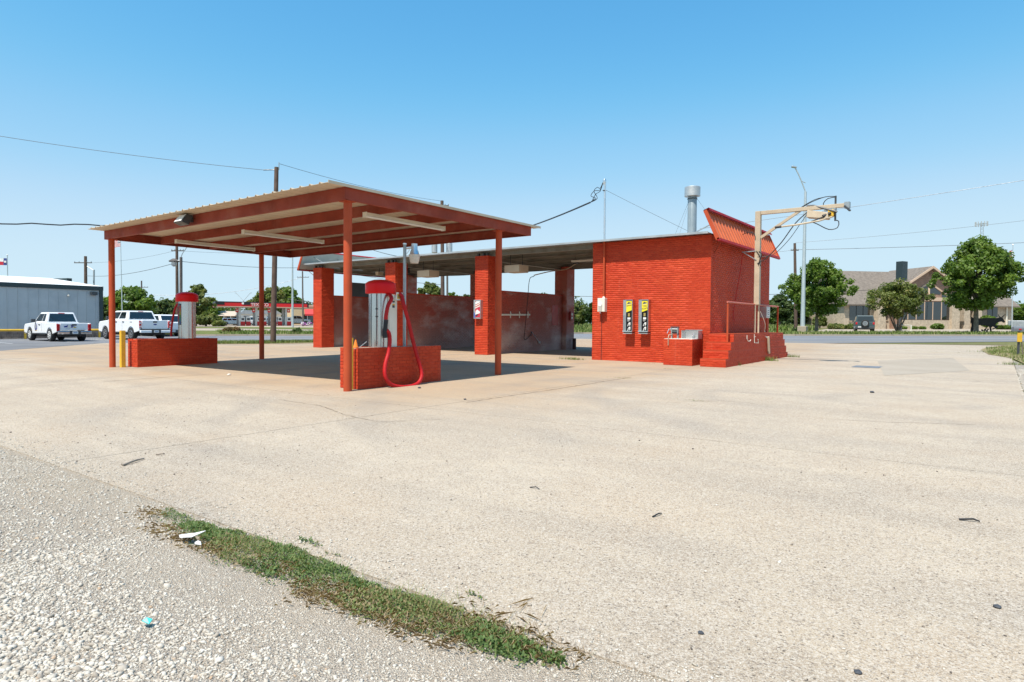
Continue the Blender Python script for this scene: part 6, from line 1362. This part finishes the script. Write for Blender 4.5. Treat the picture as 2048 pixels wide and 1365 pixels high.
pr = 2.2
# gable block
mb = MB(); mb.prism([(gc-gh, LG-.3), (gc+gh, LG-.3), (gc+gh, zg-.1), (gc, za_-.1), (gc-gh, zg-.1)], lambda u, v, w_: LP(u, w_, v), -5, pr); gbk = mb.build('gable_front', M_SIDING, lg)
k = 0
while zg+k*.28 < za_-.4:
    z = zg+k*.28; hw = gh*(za_-.15-z)/(za_-zg); lbox(gc-hw, gc+hw, pr, pr+.03, z, z+.26).build('siding_board', M_SIDING, gbk); k += 1
for s in (-1, 1):
    mb = MB(); e_ = gc+s*(gh+.7); zz = zg-(za_-zg)/gh*.7
    mb.add([LP(gc, pr+.8, za_), LP(e_, pr+.8, zz), LP(e_, -6, zz), LP(gc, -6, za_), LP(gc, pr+.8, za_-.25), LP(e_, pr+.8, zz-.25), LP(gc, -6, za_-.25), LP(e_, -6, zz-.25)], [(0, 1, 2, 3), (4, 5, 7, 6)]); mb.build('gable_roof_slope', M_SHING, gbk, recalc=False)
    mb = MB(); mb.hexa([LP(gc, pr+.75, za_-.32), LP(e_, pr+.75, zz-.32), LP(e_, pr+.85, zz-.32), LP(gc, pr+.85, za_-.32), LP(gc, pr+.75, za_+.03), LP(e_, pr+.75, zz+.03), LP(e_, pr+.85, zz+.03), LP(gc, pr+.85, za_+.03)]); mb.build('barge_board', M_FASCIA, gbk)
    # slanted upper panes under the gable
    zi, zlow = lz(567), lz(585)
    mb = MB(); mb.add([LP(gc+s*.15, pr+.05, zi-.15), LP(gc+s*2.0, pr+.05, zlow-.05), LP(gc+s*2.0, pr+.05, lz(590)), LP(gc+s*.15, pr+.05, lz(588))], [(0, 1, 2, 3)]); mb.build('upper_pane', M_GLASS, gbk, recalc=False)
    mb = MB(); mb.add([LP(gc+s*2.2, pr+.05, zlow-.2), LP(gc+s*3.6, pr+.05, lz(597)), LP(gc+s*2.2, pr+.05, lz(597))], [(0, 1, 2)]); mb.build('upper_pane', M_GLASS, gbk, recalc=False)
    mb = MB(); mb.bar(LP(gc, pr+.07, zi), LP(gc+s*4.0, pr+.07, lz(598)), .12, .22); mb.build('pane_frame', M_FASCIA, gbk)
MB().bar(LP(gc, pr+.07, zi-.2), LP(gc, pr+.07, lz(590)), .25, .12).build('pane_frame', M_FASCIA, gbk)
MB().lathe([(.42, 0), (.42, .05)], LP(gc, pr+.03, lz(548)), 16, 'y').build('round_vent', pm('vent_brown', (.25, .16, .12), .7), gbk)
lbox(gc-gh+.1, gc+gh-.1, pr, pr+.12, lz(603), lz(596)).build('lintel', M_FASCIA, gbk)
lbox(gc-gh+.4, gc+gh-.2, pr+.02, pr+.06, lz(640), lz(605)).build('front_glazing', M_GLASS, gbk)
for px in (1790, 1806, 1822, 1838, 1855): lbox(lu(px)-.05, lu(px)+.05, pr+.05, pr+.12, lz(640), lz(605)).build('mullion', M_FASCIA, gbk)
lbox(gc-gh+.2, gc+gh+.4, pr, pr+.3, LG-.3, lz(641)).build('stone_plinth', M_LIME, gbk)
for (p0, p1, n) in ((1743, 1758, 1.2), (1871, 1886, pr+.6), (1912, 1924, 1.2), (1938, 1948, 1.2)):
    cl_ = lbox(lu(p0), lu(p1), -.2, n, LG-.3, ze-.15).build('stone_column', M_LIME, lg)
for i, (p0, p1, y0, y1) in enumerate(((1698, 1737, 643, 613.5), (1759, 1772, 641, 612), (1889, 1912, 640, 612), (1972, 1993, 634, 611))):
    w_ = lbox(lu(p0), lu(p1), .0, .05, lz(y0), lz(y1)).build('window', M_GLASS, lg); n_ = 3 if p1-p0 > 30 else 2
    for k in range(1, n_): q = lu(p0)+(lu(p1)-lu(p0))*k/n_; lbox(q-.05, q+.05, .05, .09, lz(y0), lz(y1)).build('mullion', M_DKGREY, w_)
    lbox(lu(p0)-.1, lu(p1)+.1, .0, .12, lz(y0)-.12, lz(y0)).build('sill', M_LIME, w_)
lbox(lu(2010), lu(2012), .05, .2, LG, ze-.2).build('downpipe', M_OFFW, lg)
c = LP(lu(1932), .25, lz(621)); MB().lathe([(.1, 0), (.35, .05), (.3, .15)], c, 10, 'y').build('longhorn_skull', pm('skull_brown', (.12, .07, .05), .7), lg)
for s in (-1, 1): MB().tube([Vector(c)+Vector((0, 0, .1)), Vector(c)+LU*s*.5+Vector((0, 0, .3)), Vector(c)+LU*s*.8+Vector((0, 0, .5))], [.08, .06, .03], 6).build('skull_horn', M_BARK, lg)
# pylon sign cabinet in front of the lodge
bs_ = GD(1801, 84); ps = thing('pylon_sign', 'tall blank dark sign cabinet on a post in front of lodge', 'sign', tuple(bs_), world=True)
MB().tube([bs_, top_of(1801, 556, bs_)], .18, 10).build('post', M_DKGREY, ps)
z0, z1 = top_of(1800, 562, bs_).z, top_of(1800, 524, bs_).z
fw2 = Vector((-_fw.x, -_fw.y, 0)).normalized(); d1 = (Matrix.Rotation(R(-62), 3, 'Z')@fw2); d2 = Vector((-d1.y, d1.x, 0))
def cabq(a, b, z): return tuple(bs_+d1*a+d2*b)[:2]+(z,)
MB().hexa([cabq(-.55, -.42, z0), cabq(.55, -.42, z0), cabq(.55, .42, z0), cabq(-.55, .42, z0), cabq(-.55, -.42, z1), cabq(.55, -.42, z1), cabq(.55, .42, z1), cabq(-.55, .42, z1)]).build('cabinet', pm('dark_slate_panel', (.022, .036, .042), .4, var=.08), ps)
MB().hexa([cabq(-.49, -.43, z0+.1), cabq(.49, -.43, z0+.1), cabq(.49, -.424, z0+.1), cabq(-.49, -.424, z0+.1), cabq(-.49, -.43, z1-.1), cabq(.49, -.43, z1-.1), cabq(.49, -.424, z1-.1), cabq(-.49, -.424, z1-.1)]).build('cabinet_face', pm('slate_face', (.03, .05, .056), .35), ps)
# steel silhouette of a longhorn
bc = G(1972, 667.5); lh = thing('longhorn_sculpture', 'rust-black cut steel longhorn cow silhouette on the median', 'sculpture', tuple(bc), world=True)
S_ = 3.15/62.0
def cowpt(px, py): return ((px-1972)*S_, (667-py)*S_)
prof = [(1942, 633), (1945, 636), (1950, 636.5), (1965, 636), (1978, 635.5), (1990, 635.5), (1996, 635), (2001, 633.5), (2004, 634.5), (2008, 640), (2010, 643), (2008, 645), (2003, 642.5), (1999, 643), (1994, 645), (1990, 649), (1991, 651), (1996, 652), (1994, 655.5), (1986, 658.5), (1983, 658), (1990, 654.5), (1985, 652.5), (1982, 655), (1983, 662), (1984.5, 666.8), (1981.5, 666.8), (1980, 660), (1978, 652.5), (1970, 651), (1958, 650), (1951, 652), (1946, 655), (1944, 660), (1943, 666.8), (1940, 666.8), (1940.5, 659), (1942.5, 652), (1942, 644), (1940.5, 647), (1940, 643), (1941, 636)]
mb = MB(); mb.prism([cowpt(*q) for q in prof], lambda u, v, w_: tuple(bc+_rt0*u+Vector((-_fw.x, -_fw.y, 0))*w_)[:2]+(bc.z+v,), -.03, .03); body = mb.build('body_plate', pm('rusted_black_steel', (.022, .014, .012), .7, var=.3), lh)
for s, pts in (('l', [(2000, 634), (1997, 631), (1996, 628)]), ('r', [(2003.5, 634), (2006.5, 631), (2010, 627.5)])):
    MB().tube([tuple(bc+_rt0*cowpt(*q)[0])[:2]+(bc.z+cowpt(*q)[1],) for q in pts], [.05, .04, .02], 6).build('horn', MATS['rusted_black_steel'], lh)
mb = MB()
for (px, py, r_) in ((1945, 663, 1.9), (1948, 660, 1.7), (1966, 663, 2.3), (1969, 659.5, 2.0), (1963, 660.5, 1.7), (1973, 662, 2), (1975, 658.5, 1.6)):
    u, v = cowpt(px, py); mb.prism([(u+r_*S_*math.cos(2*math.pi*k/10), v+r_*S_*1.2*math.sin(2*math.pi*k/10)) for k in range(10)], lambda u, v, w_: tuple(bc+_rt0*u+Vector((-_fw.x, -_fw.y, 0))*w_)[:2]+(bc.z+v,), .04, .08)
for (px, py) in ((1946, 664), (1967, 664), (1974, 664)): u, v = cowpt(px, py); mb.bar(tuple(bc+_rt0*u)[:2]+(bc.z-.05,), tuple(bc+_rt0*u)[:2]+(bc.z+v,), .08, .08)
mb.build('cactus_plate', MATS['rusted_black_steel'], lh)
# mailbox
bm_ = G(2036, 710); ml = thing('mailbox', 'grey roadside mailbox on leaning post with yellow paper tube', 'mailbox', tuple(bm_), world=True)
MB().tube([bm_-Vector((0, 0, .1)), bm_+Vector((.02, 0, .98))], .045, 8).build('post', M_DKGREY, ml)
MB().tube([bm_+Vector((.16, .1, -.05)), bm_+Vector((.08, .03, .9))], .02, 6).build('stay', M_BARK, ml)
mz = bm_.z+.95; yv = _rt0; nv = Vector((-_rt0.y, _rt0.x, 0))
prof = [(-.09, 0), (.09, 0), (.09, .12), (.06, .18), (0, .205), (-.06, .18), (-.09, .12)]
mb = MB(); mb.prism(prof, lambda u, v, w_: tuple(bm_+nv*u+yv*w_)[:2]+(mz+v,), -.24, .3); mbx_ = mb.build('box', pm('mailbox_grey', (.16, .17, .19), .45), ml, bevel=.008)
c = bm_+yv*-.06-nv*.1; MB().bar(tuple(c)[:2]+(mz+.09,), tuple(c+yv*.1)[:2]+(mz+.09,), .01, .05).build('flag', M_REDHOSE, mbx_)
MB().bar(tuple(bm_-nv*.06)[:2]+(mz-.42,), tuple(bm_-nv*.06)[:2]+(mz-.05,), .17, .05, upv=tuple(nv)).build('yellow_tube', M_YEL, ml)
# rail near the lodge entry
q0 = G(1792, 664); q1 = G(1822, 666); gt = thing('low_barrier', 'low white pipe barrier beside the flowering tree', 'barrier', tuple((q0+q1)/2), world=True)
for q in (q0, q1): MB().tube([q, q+Vector((0, 0, .85))], .06, 8).build('post', M_OFFW, gt)
MB().tube([q0+Vector((0, 0, .8)), q1+Vector((0, 0, .8))], .05, 8).build('bar', M_OFFW, gt)
bn = GD(2033, 95); tag(MB().box(bn.x-1, bn.x+1, bn.y-.8, bn.y+.8, bn.z-.05, bn.z+1.3).build('dumpster', M_ZINC, origin=tuple(bn), bevel=.06), 'grey dumpster at the right corner of the lodge', 'dumpster')

# ================================================================== TREES AND SHRUBS
def crown_leaves(c, clumps, n, size, shape=1.0):
    """leaf diamonds spread over the outside of many overlapping clumps"""
    C = np.array([k[0] for k in clumps]); Rr = np.array([k[1] for k in clumps]); w_ = Rr**2; idx = rng.choice(len(C), n, p=w_/w_.sum())
    d = rng.normal(size=(n, 3)); d /= np.linalg.norm(d, axis=1)[:, None]; rad = Rr[idx]*(.35+.75*rng.random(n)**.7)
    P = C[idx]+d*rad[:, None]*np.array([1, 1, .82])
    sz = size*rng.uniform(.6, 1.35, n); nrm = d*.55+np.array([0, 0, .35])+rng.normal(0, .45, (n, 3)); nrm /= np.linalg.norm(nrm, axis=1)[:, None]
    a = np.cross(nrm, rng.normal(size=(n, 3))); a /= np.linalg.norm(a, axis=1)[:, None]+1e-9; b = np.cross(nrm, a)
    a *= sz[:, None]*.6; b *= sz[:, None]*.38
    V = np.stack([P-a, P+b, P+a, P-b], 1); tone = rng.random(len(C)); rv = np.clip(.45*rng.random(n)+.55*tone[idx], 0, 1)
    return V.reshape(-1, 3), np.arange(4*n).reshape(n, 4), np.repeat(rv, 4)
def tree(name, label, base, H, cw_, ch, n, size, mat, trunk_r=.16, ncl=40, group=None, multi=1, zlow=None, cat='tree', spread=1.0, top=1.0):
    """H total height, cw_ crown half width, ch crown height"""
    base = Vector(base); t = thing(name, label, cat, tuple(base), group=group); cl = []
    cz = H-ch*.5
    for k in range(ncl):
        while True:
            q = rng.uniform(-1, 1, 3)
            if q@q <= 1 and (q@q > .18 or k % 4 == 0): break
        taper = 1.0-.45*max(0, q[2])*top
        cl.append((np.array([q[0]*cw_*.84*taper, q[1]*cw_*.84*taper, cz+q[2]*ch*.44]), cw_*rng.uniform(.11, .24)))
    for k in range(ncl//3):                      # ragged outer sprays
        q = rng.normal(size=3); q /= np.linalg.norm(q); q[2] = abs(q[2])*1.1-.25; taper = 1.0-.45*max(0, q[2])*top; e_ = rng.uniform(.92, 1.1)
        cl.append((np.array([q[0]*cw_*e_*taper, q[1]*cw_*e_*taper, cz+q[2]*ch*.5]), cw_*rng.uniform(.07, .13)))
    V, F, rv = crown_leaves(None, cl, n, size); np_mesh('crown', V, F, mat, rv, t)
    mb = MB(); fork = max(H-ch*.92, H*.12)
    for m_ in range(multi):
        a0 = 2*math.pi*m_/multi+.4; lean = Vector((math.cos(a0), math.sin(a0), 0))*(cw_*.28 if multi > 1 else .0)
        p0 = lean*.12 if multi > 1 else Vector((0, 0, 0)); top_ = lean+Vector((rng.normal(0, .05), rng.normal(0, .05), cz+ch*.15))
        mid = p0+(Vector((lean.x, lean.y, fork))-p0)
        mb.tube([p0-Vector((0, 0, .15)), p0+Vector((0, 0, .12)), mid*.55+p0*.45, mid, top_], [trunk_r*1.35, trunk_r*1.05, trunk_r*.85, trunk_r*.72, trunk_r*.2], 8)
        for c_, r_ in cl[m_::max(1, multi*2)][:12]:
            s_ = mid+(top_-mid)*rng.uniform(0, .6); e_ = Vector(c_); mb.tube([s_, (s_+e_)*.5+Vector((0, 0, -.08*ch*.3)), e_], [trunk_r*.4, trunk_r*.25, trunk_r*.1], 5)
    mb.build('trunk', M_BARK, t, smooth=True); return t
def px_tree(name, label, px, ybase, ytop, wpx, dep, crown_frac, n, size, mat, **kw):
    b = GD(px, dep) if ybase is None else G(px, ybase); d = (b-EYE).dot(_fw); H = top_of(px, ytop, b).z-b.z
    return tree(name, label, b, H, wpx/2*d/F_PX, H*crown_frac, n, size, mat, **kw)
px_tree('shade_tree', 'round green shade tree beside the tall street light', 1633, 665.5, 512, 126, 0, .82, 17000, .25, M_LEAF, trunk_r=.2, ncl=105)
px_tree('shade_tree', 'large broad shade tree behind the longhorn sculpture', 1951, 667.5, 473, 150, 0, .80, 24000, .25, M_LEAF, trunk_r=.27, ncl=130)
px_tree('crepe_myrtle', 'wide multi-stemmed small tree in front of the lodge', 1795, 664.5, 562, 118, 0, .70, 11000, .22, M_LEAF2, trunk_r=.09, multi=5, ncl=70, top=.4)
for i, (px, yt, wpx, dep, n, m, lb) in enumerate([
        (262, 574, 108, 112, 9000, M_LEAF, 'dark rounded tree behind the crew cab pickup'), (215, 598, 40, 125, 3500, M_LEAF3, 'small tree at the corner of the metal building'),
        (322, 600, 58, 120, 4500, M_LEAF3, 'low tree left of the grey lamp pole'), (345, 592, 60, 135, 4500, M_LEAF2, 'pale tree behind the grey lamp pole'), (392, 566, 70, 118, 7500, M_LEAF2, 'tall yellow-green tree behind the farther vacuum'),
        (430, 596, 40, 150, 3000, M_LEAF, 'tree just left of the station canopy'), (412, 625, 55, 116, 4500, M_LEAF2, 'low bushy tree beside the low shop'),
        (545, 575, 88, 168, 7000, M_LEAF2, 'broad tree behind the station lettering'), (575, 572, 70, 172, 6000, M_LEAF, 'tall dark tree behind the station light pole'), (520, 600, 45, 170, 3500, M_LEAF2, 'small tree left of the canopy post'),
        (860, 562, 72, 105, 7500, M_LEAF2, 'bushy tree seen through the middle wash bay'), (905, 580, 40, 120, 3500, M_LEAF, 'tree beside the transformer pole in the bay opening'), (932, 586, 40, 130, 3500, M_LEAF3, 'low tree at the right of the bay opening'),
        (1157, 602, 50, 100, 6500, M_LEAF2, 'scrubby tree left in the gap beside equipment room'), (1185, 604, 40, 98, 5000, M_LEAF3, 'scrubby tree in the gap next to equipment room wall'),
        (1560, 586, 62, 105, 7500, M_LEAF3, 'dark oak behind the red hand rail'), (1600, 612, 50, 108, 4500, M_LEAF3, 'dark oak behind the timber pole'), (1672, 620, 50, 104, 4500, M_LEAF2, 'grey-green bush tree at the left end of lodge'), (2042, 606, 40, 115, 5000, M_LEAF, 'tree at the right edge beyond the lodge'), (1540, 600, 40, 120, 4000, M_LEAF, 'oak just right of the equipment room')]):
    px_tree('background_tree', lb, px, None, yt, wpx, dep, .86 if i not in (7, 8) else .8, n, .42 if dep < 140 else .55, m, trunk_r=.2, ncl=48, group='trees in the background')
def shrub(label, px, py, wpx, hpx, n, size, mat, name='shrub', dep=None):
    b = G(px, py) if dep is None else GD(px, dep); d = (b-EYE).dot(_fw); k = d/F_PX; w_, h_ = wpx*k/2, hpx*k; t = thing(name, label, 'shrub', tuple(b), group='shrubs by the road'); cl = []
    for _ in range(16):
        a, r_ = rng.uniform(0, 2*math.pi), math.sqrt(rng.random())*.72; cl.append((np.array([math.cos(a)*r_*w_, math.sin(a)*r_*w_, h_*rng.uniform(.3, .62)*(1-.3*r_)]), min(w_, h_)*rng.uniform(.32, .45)))
    V, F, rv = crown_leaves(None, cl, n, size); V[:, 2] = np.maximum(V[:, 2], .0); np_mesh('foliage', V, F, mat, rv, t)
    mb = MB()
    for k_ in range(5): c_ = cl[k_][0]; mb.tube([(0, 0, -.05), (c_[0]*.5, c_[1]*.5, c_[2]*.6), tuple(c_)], [.04, .03, .015], 5)
    mb.build('stems', M_BARK, t); return t
shrub('rust-tinged round shrub on the median grass', 462, 667, 40, 15, 4500, .16, M_LEAF4)
shrub('small spiky dark shrub on the median near brick pillar', 594, 668.5, 18, 18, 1800, .16, M_LEAF3)
shrub('light green bush by the station frontage', 438, 653.5, 26, 17, 2600, .3, M_LEAF2)
shrub('pale bush beside the grey lamp pole', 377, 664, 20, 16, 1800, .2, M_LEAF2)
shrub('dark green yucca-like shrub near the red hand rail', 1568, 665, 20, 14, 1800, .2, M_LEAF)
shrub('small green shrub behind the hand rail post', 1552, 664, 12, 8, 700, .2, M_LEAF3)
shrub('clipped round green bush against the lodge wall', 1972, 0, 34, 42, 4200, .3, M_LEAF, dep=96)
for k, (px, w_, h_, lb, m) in enumerate(((1875, 26, 14, 'square clipped hedge beneath lodge column', M_LEAF), (1828, 12, 7, 'small round shrub under the lodge glazing', M_LEAF), (1845, 12, 7, 'small round shrub beside the square hedge', M_LEAF), (1808, 11, 7, 'small round shrub behind the multi-stemmed tree', M_LEAF), (1705, 36, 13, 'yellow-green shrubs below the left lodge window', M_LEAF2), (1672, 34, 14, 'yellow-green shrubs at the left corner of lodge', M_LEAF2), (2012, 40, 10, 'low hedge at the right corner of lodge', M_LEAF), (1640, 30, 40, 'grey-green brush between the shade tree and lodge', M_LEAF2), (1700, 40, 50, 'tall grey-green brush behind the off-road vehicle', M_LEAF2))):
    shrub(lb, px, 0, w_, h_, 2000 if h_ < 20 else 3500, .25, m, dep=95 if k < 7 else 102)
# far wood along the horizon
def far_wood(name, label, x0, x1, dep, ylo, yhi, n):
    P = []
    for k in range(n):
        px = rng.uniform(x0, x1); b = GD(px, dep*rng.uniform(.95, 1.1)); d = (b-EYE).dot(_fw); top_ = top_of(px, rng.uniform(ylo, yhi), b).z; r_ = rng.uniform(2.2, 4.2)
        z = b.z+1.5
        while z < top_-r_*.5: P.append((np.array([b.x+rng.normal(0, 1), b.y+rng.normal(0, 1), z]), r_)); z += r_*.9
        P.append((np.array([b.x, b.y, top_-r_]), r_))
    V, F, rv = crown_leaves(None, P, n*420, .75); tag(np_mesh(name, V, F, M_LEAF3, rv), label, kind='stuff')
far_wood('far_wood', 'far wood behind the pickups and fuel station', 195, 640, 190, 600, 622, 46)
far_wood('far_wood', 'far wood beyond the wash bays', 640, 1200, 190, 588, 612, 60)
far_wood('far_wood', 'far wood behind the lodge', 1500, 2120, 170, 600, 622, 55)
far_wood('far_wood', 'far wood behind the metal building', -60, 200, 190, 606, 620, 20)

# grass in the gap beyond the highway and rank grass by the lodge
grass_field('meadow_blades', 'tall green meadow grass beyond the highway', scatter_poly([(-46, 66), (-18, 73.8), (-19, 92), (-25, 120), (-80, 120), (-60, 68)], 30000, .01), .6, wd=.35)

# ================================================================== SMALL THINGS ON THE GROUND
def tuft(px, py, n, spread, h, label):
    c = G(px, py); P = np.array(c)+np.stack([rng.normal(0, spread, n), rng.normal(0, spread*.35, n), np.zeros(n)], -1); grass_field('weed_tuft', label, P, h, wd=.16, bend=.7)
tuft(1145, 719.5, 260, .22, .09, 'weed tuft at the sunlit edge by the equipment room')
tuft(1470, 731, 60, .10, .12, 'weed tuft at the foot of the dock'); tuft(1535, 722, 90, .2, .16, 'weeds below the dock drain pipe'); tuft(1582, 714.5, 90, .15, .12, 'weeds at the far dock steps')
tuft(1336, 738, 50, .1, .03, 'dark weeds in a slab crack before the sink stand'); tuft(1250, 757, 70, .2, .03, 'dark weeds in the slab joint'); tuft(1388, 802, 60, .14, .03, 'weeds in a crack of the open slab'); tuft(1295, 727, 40, .15, .04, 'sprigs at the base of the front wall')
tuft(2010, 706, 300, .5, .12, 'green weeds spilling from the verge'); tuft(2030, 730, 120, .2, .1, 'green weeds at the slab edge'); tuft(1900, 706, 160, 1.2, .04, 'thin weeds in the slab joint towards the verge')
# crack line running towards the boom mast
def crack(pts, w_, label):
    P = [G(*p) for p in pts]; mb = MB(); rr = random.Random(2); L_ = []
    for a, b in zip(P, P[1:]):
        n = max(2, int((b-a).length/.12))
        for k in range(n): f = k/n; L_.append(a+(b-a)*f+Vector((rr.gauss(0, .012), rr.gauss(0, .012), 0)))
    L_.append(P[-1])
    for a, b in zip(L_, L_[1:]):
        n = (b-a).normalized().cross(Vector((0, 0, 1)))*w_*rr.uniform(.3, 1); mb.add([tuple(q) for q in (a-n+Vector((0, 0, .004)), b-n+Vector((0, 0, .004)), b+n+Vector((0, 0, .004)), a+n+Vector((0, 0, .004)))], [(0, 1, 2, 3)])
    mb.build('slab_crack', M_SOIL, recalc=False)['kind'] = 'structure'
crack([(205, 764), (300, 757.5), (434, 748)], .010, ''); crack([(930, 806), (1010, 794), (1100, 781), (1262, 755)], .014, ''); crack([(1420, 732), (1530, 727), (1640, 722)], .012, '')
crack([(1640, 838), (1780, 845), (1950, 850)], .006, '')
crack([(560, 800), (640, 812), (700, 833), (760, 845), (900, 838)], .007, ''); crack([(1330, 806), (1440, 802), (1560, 812)], .006, '')
P4 = [G(*q) for q in ((1755, 722), (1905, 716), (1940, 742), (1768, 752))]; sheet('concrete_patch', [(q.x, q.y) for q in P4], ground_mat('pale_grey_patch', [(.3, (.355, .305, .24)), (.7, (.43, .375, .305))], .6, 40, .3), .004)
def stick(label, a, b, r, m, bend=.01, name='stick'):
    a, b = G(*a), G(*b); mid = (a+b)/2+Vector((bend, bend*.6, .012)); up_ = Vector((0, 0, r*.9)); tag(MB().tube([a+up_, mid+up_, b+up_*1.2], [r, r*.9, r*.6], 6).build(name, m, origin=tuple(a), smooth=True), label, 'stick' if name == 'stick' else 'litter')
M_DEADW = pm('dead_wood', (.30, .25, .20), .9, var=.3, vs_=20)
stick('pale dead stick lying on the slab near its edge', (245, 933), (288, 919.5), .012, M_DEADW)
stick('thin dark twig on the slab', (1305, 1035.5), (1323, 1028.5), .006, M_BLACK); stick('black rubber strip curled on the slab', (1918, 1041), (1960, 1046), .009, M_BLACK, .02, 'rubber_strip'); stick('short dark twig on the open slab', (1060, 976), (1079, 980), .005, M_BLACK)
stick('small curled leaf stem on the slab', (312, 911), (329, 910), .008, M_DEADW, .03)
def scrap(label, px, py, pts, m, name='paper_scrap', lift=.012):
    c = G(px, py); mb = MB(); P = [(c.x+u, c.y+v, c.z+lift+h_) for u, v, h_ in pts]; n = len(P); cen = (c.x, c.y, c.z+lift+.02)
    mb.add(P+[cen]+[(a, b, z-.004) for a, b, z in P], [(i, (i+1) % n, n) for i in range(n)]+[(i, n+1+i, n+1+(i+1) % n, (i+1) % n) for i in range(n)]); tag(mb.build(name, m, origin=(c.x, c.y, c.z)), label, 'litter')
M_PAPER = pm('white_litter', (.80, .79, .77), .6, var=.04)
scrap('crumpled white paper lying on the green weeds', 380, 1084, [(-.10, -.02, 0), (-.02, -.055, .01), (.06, -.02, .02), (.10, .05, .05), (.05, .03, .03), (-.04, .03, .01)], M_PAPER, lift=.03)
scrap('small white paper piece below the crumpled paper', 396, 1094, [(-.04, 0, 0), (0, -.02, .005), (.04, 0, .004), (0, .018, .01)], M_PAPER, lift=.02)
scrap('turquoise plastic scrap on the gravel', 294, 1252, [(-.03, -.01, 0), (.0, -.018, .01), (.03, -.004, 0), (.02, .016, .012), (-.02, .012, .004)], pm('turquoise_plastic', (.03, .52, .52), .4), 'plastic_scrap', .02)
if 0: scrap('tiny red plastic scrap on the gravel', 305, 1173, [(-.012, -.006, 0), (.01, -.008, .004), (.014, .008, .004), (-.01, .008, 0)], pm('red_scrap', (.6, .05, .03), .4), 'plastic_scrap', .02)
def pebble(label, px, py, s, m):
    c = G(px, py); mb = MB(); r_ = random.Random(int(px)); mb.add([(c.x+v[0]*s*r_.uniform(.7, 1.2), c.y+v[1]*s*r_.uniform(.7, 1.2), c.z+s*.35+v[2]*s*.5) for v in ICO], [tuple(f) for f in ICF]); tag(mb.build('stone', m, origin=tuple(c)), label, 'stone')
M_DKROCK = pm('dark_rock', (.05, .055, .065), .7, var=.3, vs_=40)
for (px, py, s, lb) in ((1716, 1347, .017, 'dark blue-grey stone low on the slab'), (1402, 1268, .016, 'black angular chip on the slab'), (1744, 786, .05, 'dark pebble on the slab towards the highway'), (1995, 1216, .02, 'flat grey stone at the right of the slab'), (458, 751, .05, 'pale stone near the farther island'), (839, 777, .04, 'dark crumb beside the hose loop'), (930, 800, .03, 'dark crumb on the slab right of the hose')):
    pebble(lb, px, py, s, M_DKROCK if px not in (458,) else M_WHITE)
def man(px, py): 
    c = G(px, py); tag(MB().box(c.x-.36, c.x+.36, c.y-.5, c.y+.4, c.z-.01, c.z+.008).build('drain_cover', pm('blue_steel_cover', (.15, .165, .185), .7, 0, var=.3, vs_=6), origin=tuple(c)), 'bluish steel drain cover in the slab beyond the dock', 'cover')
man(1735, 734)
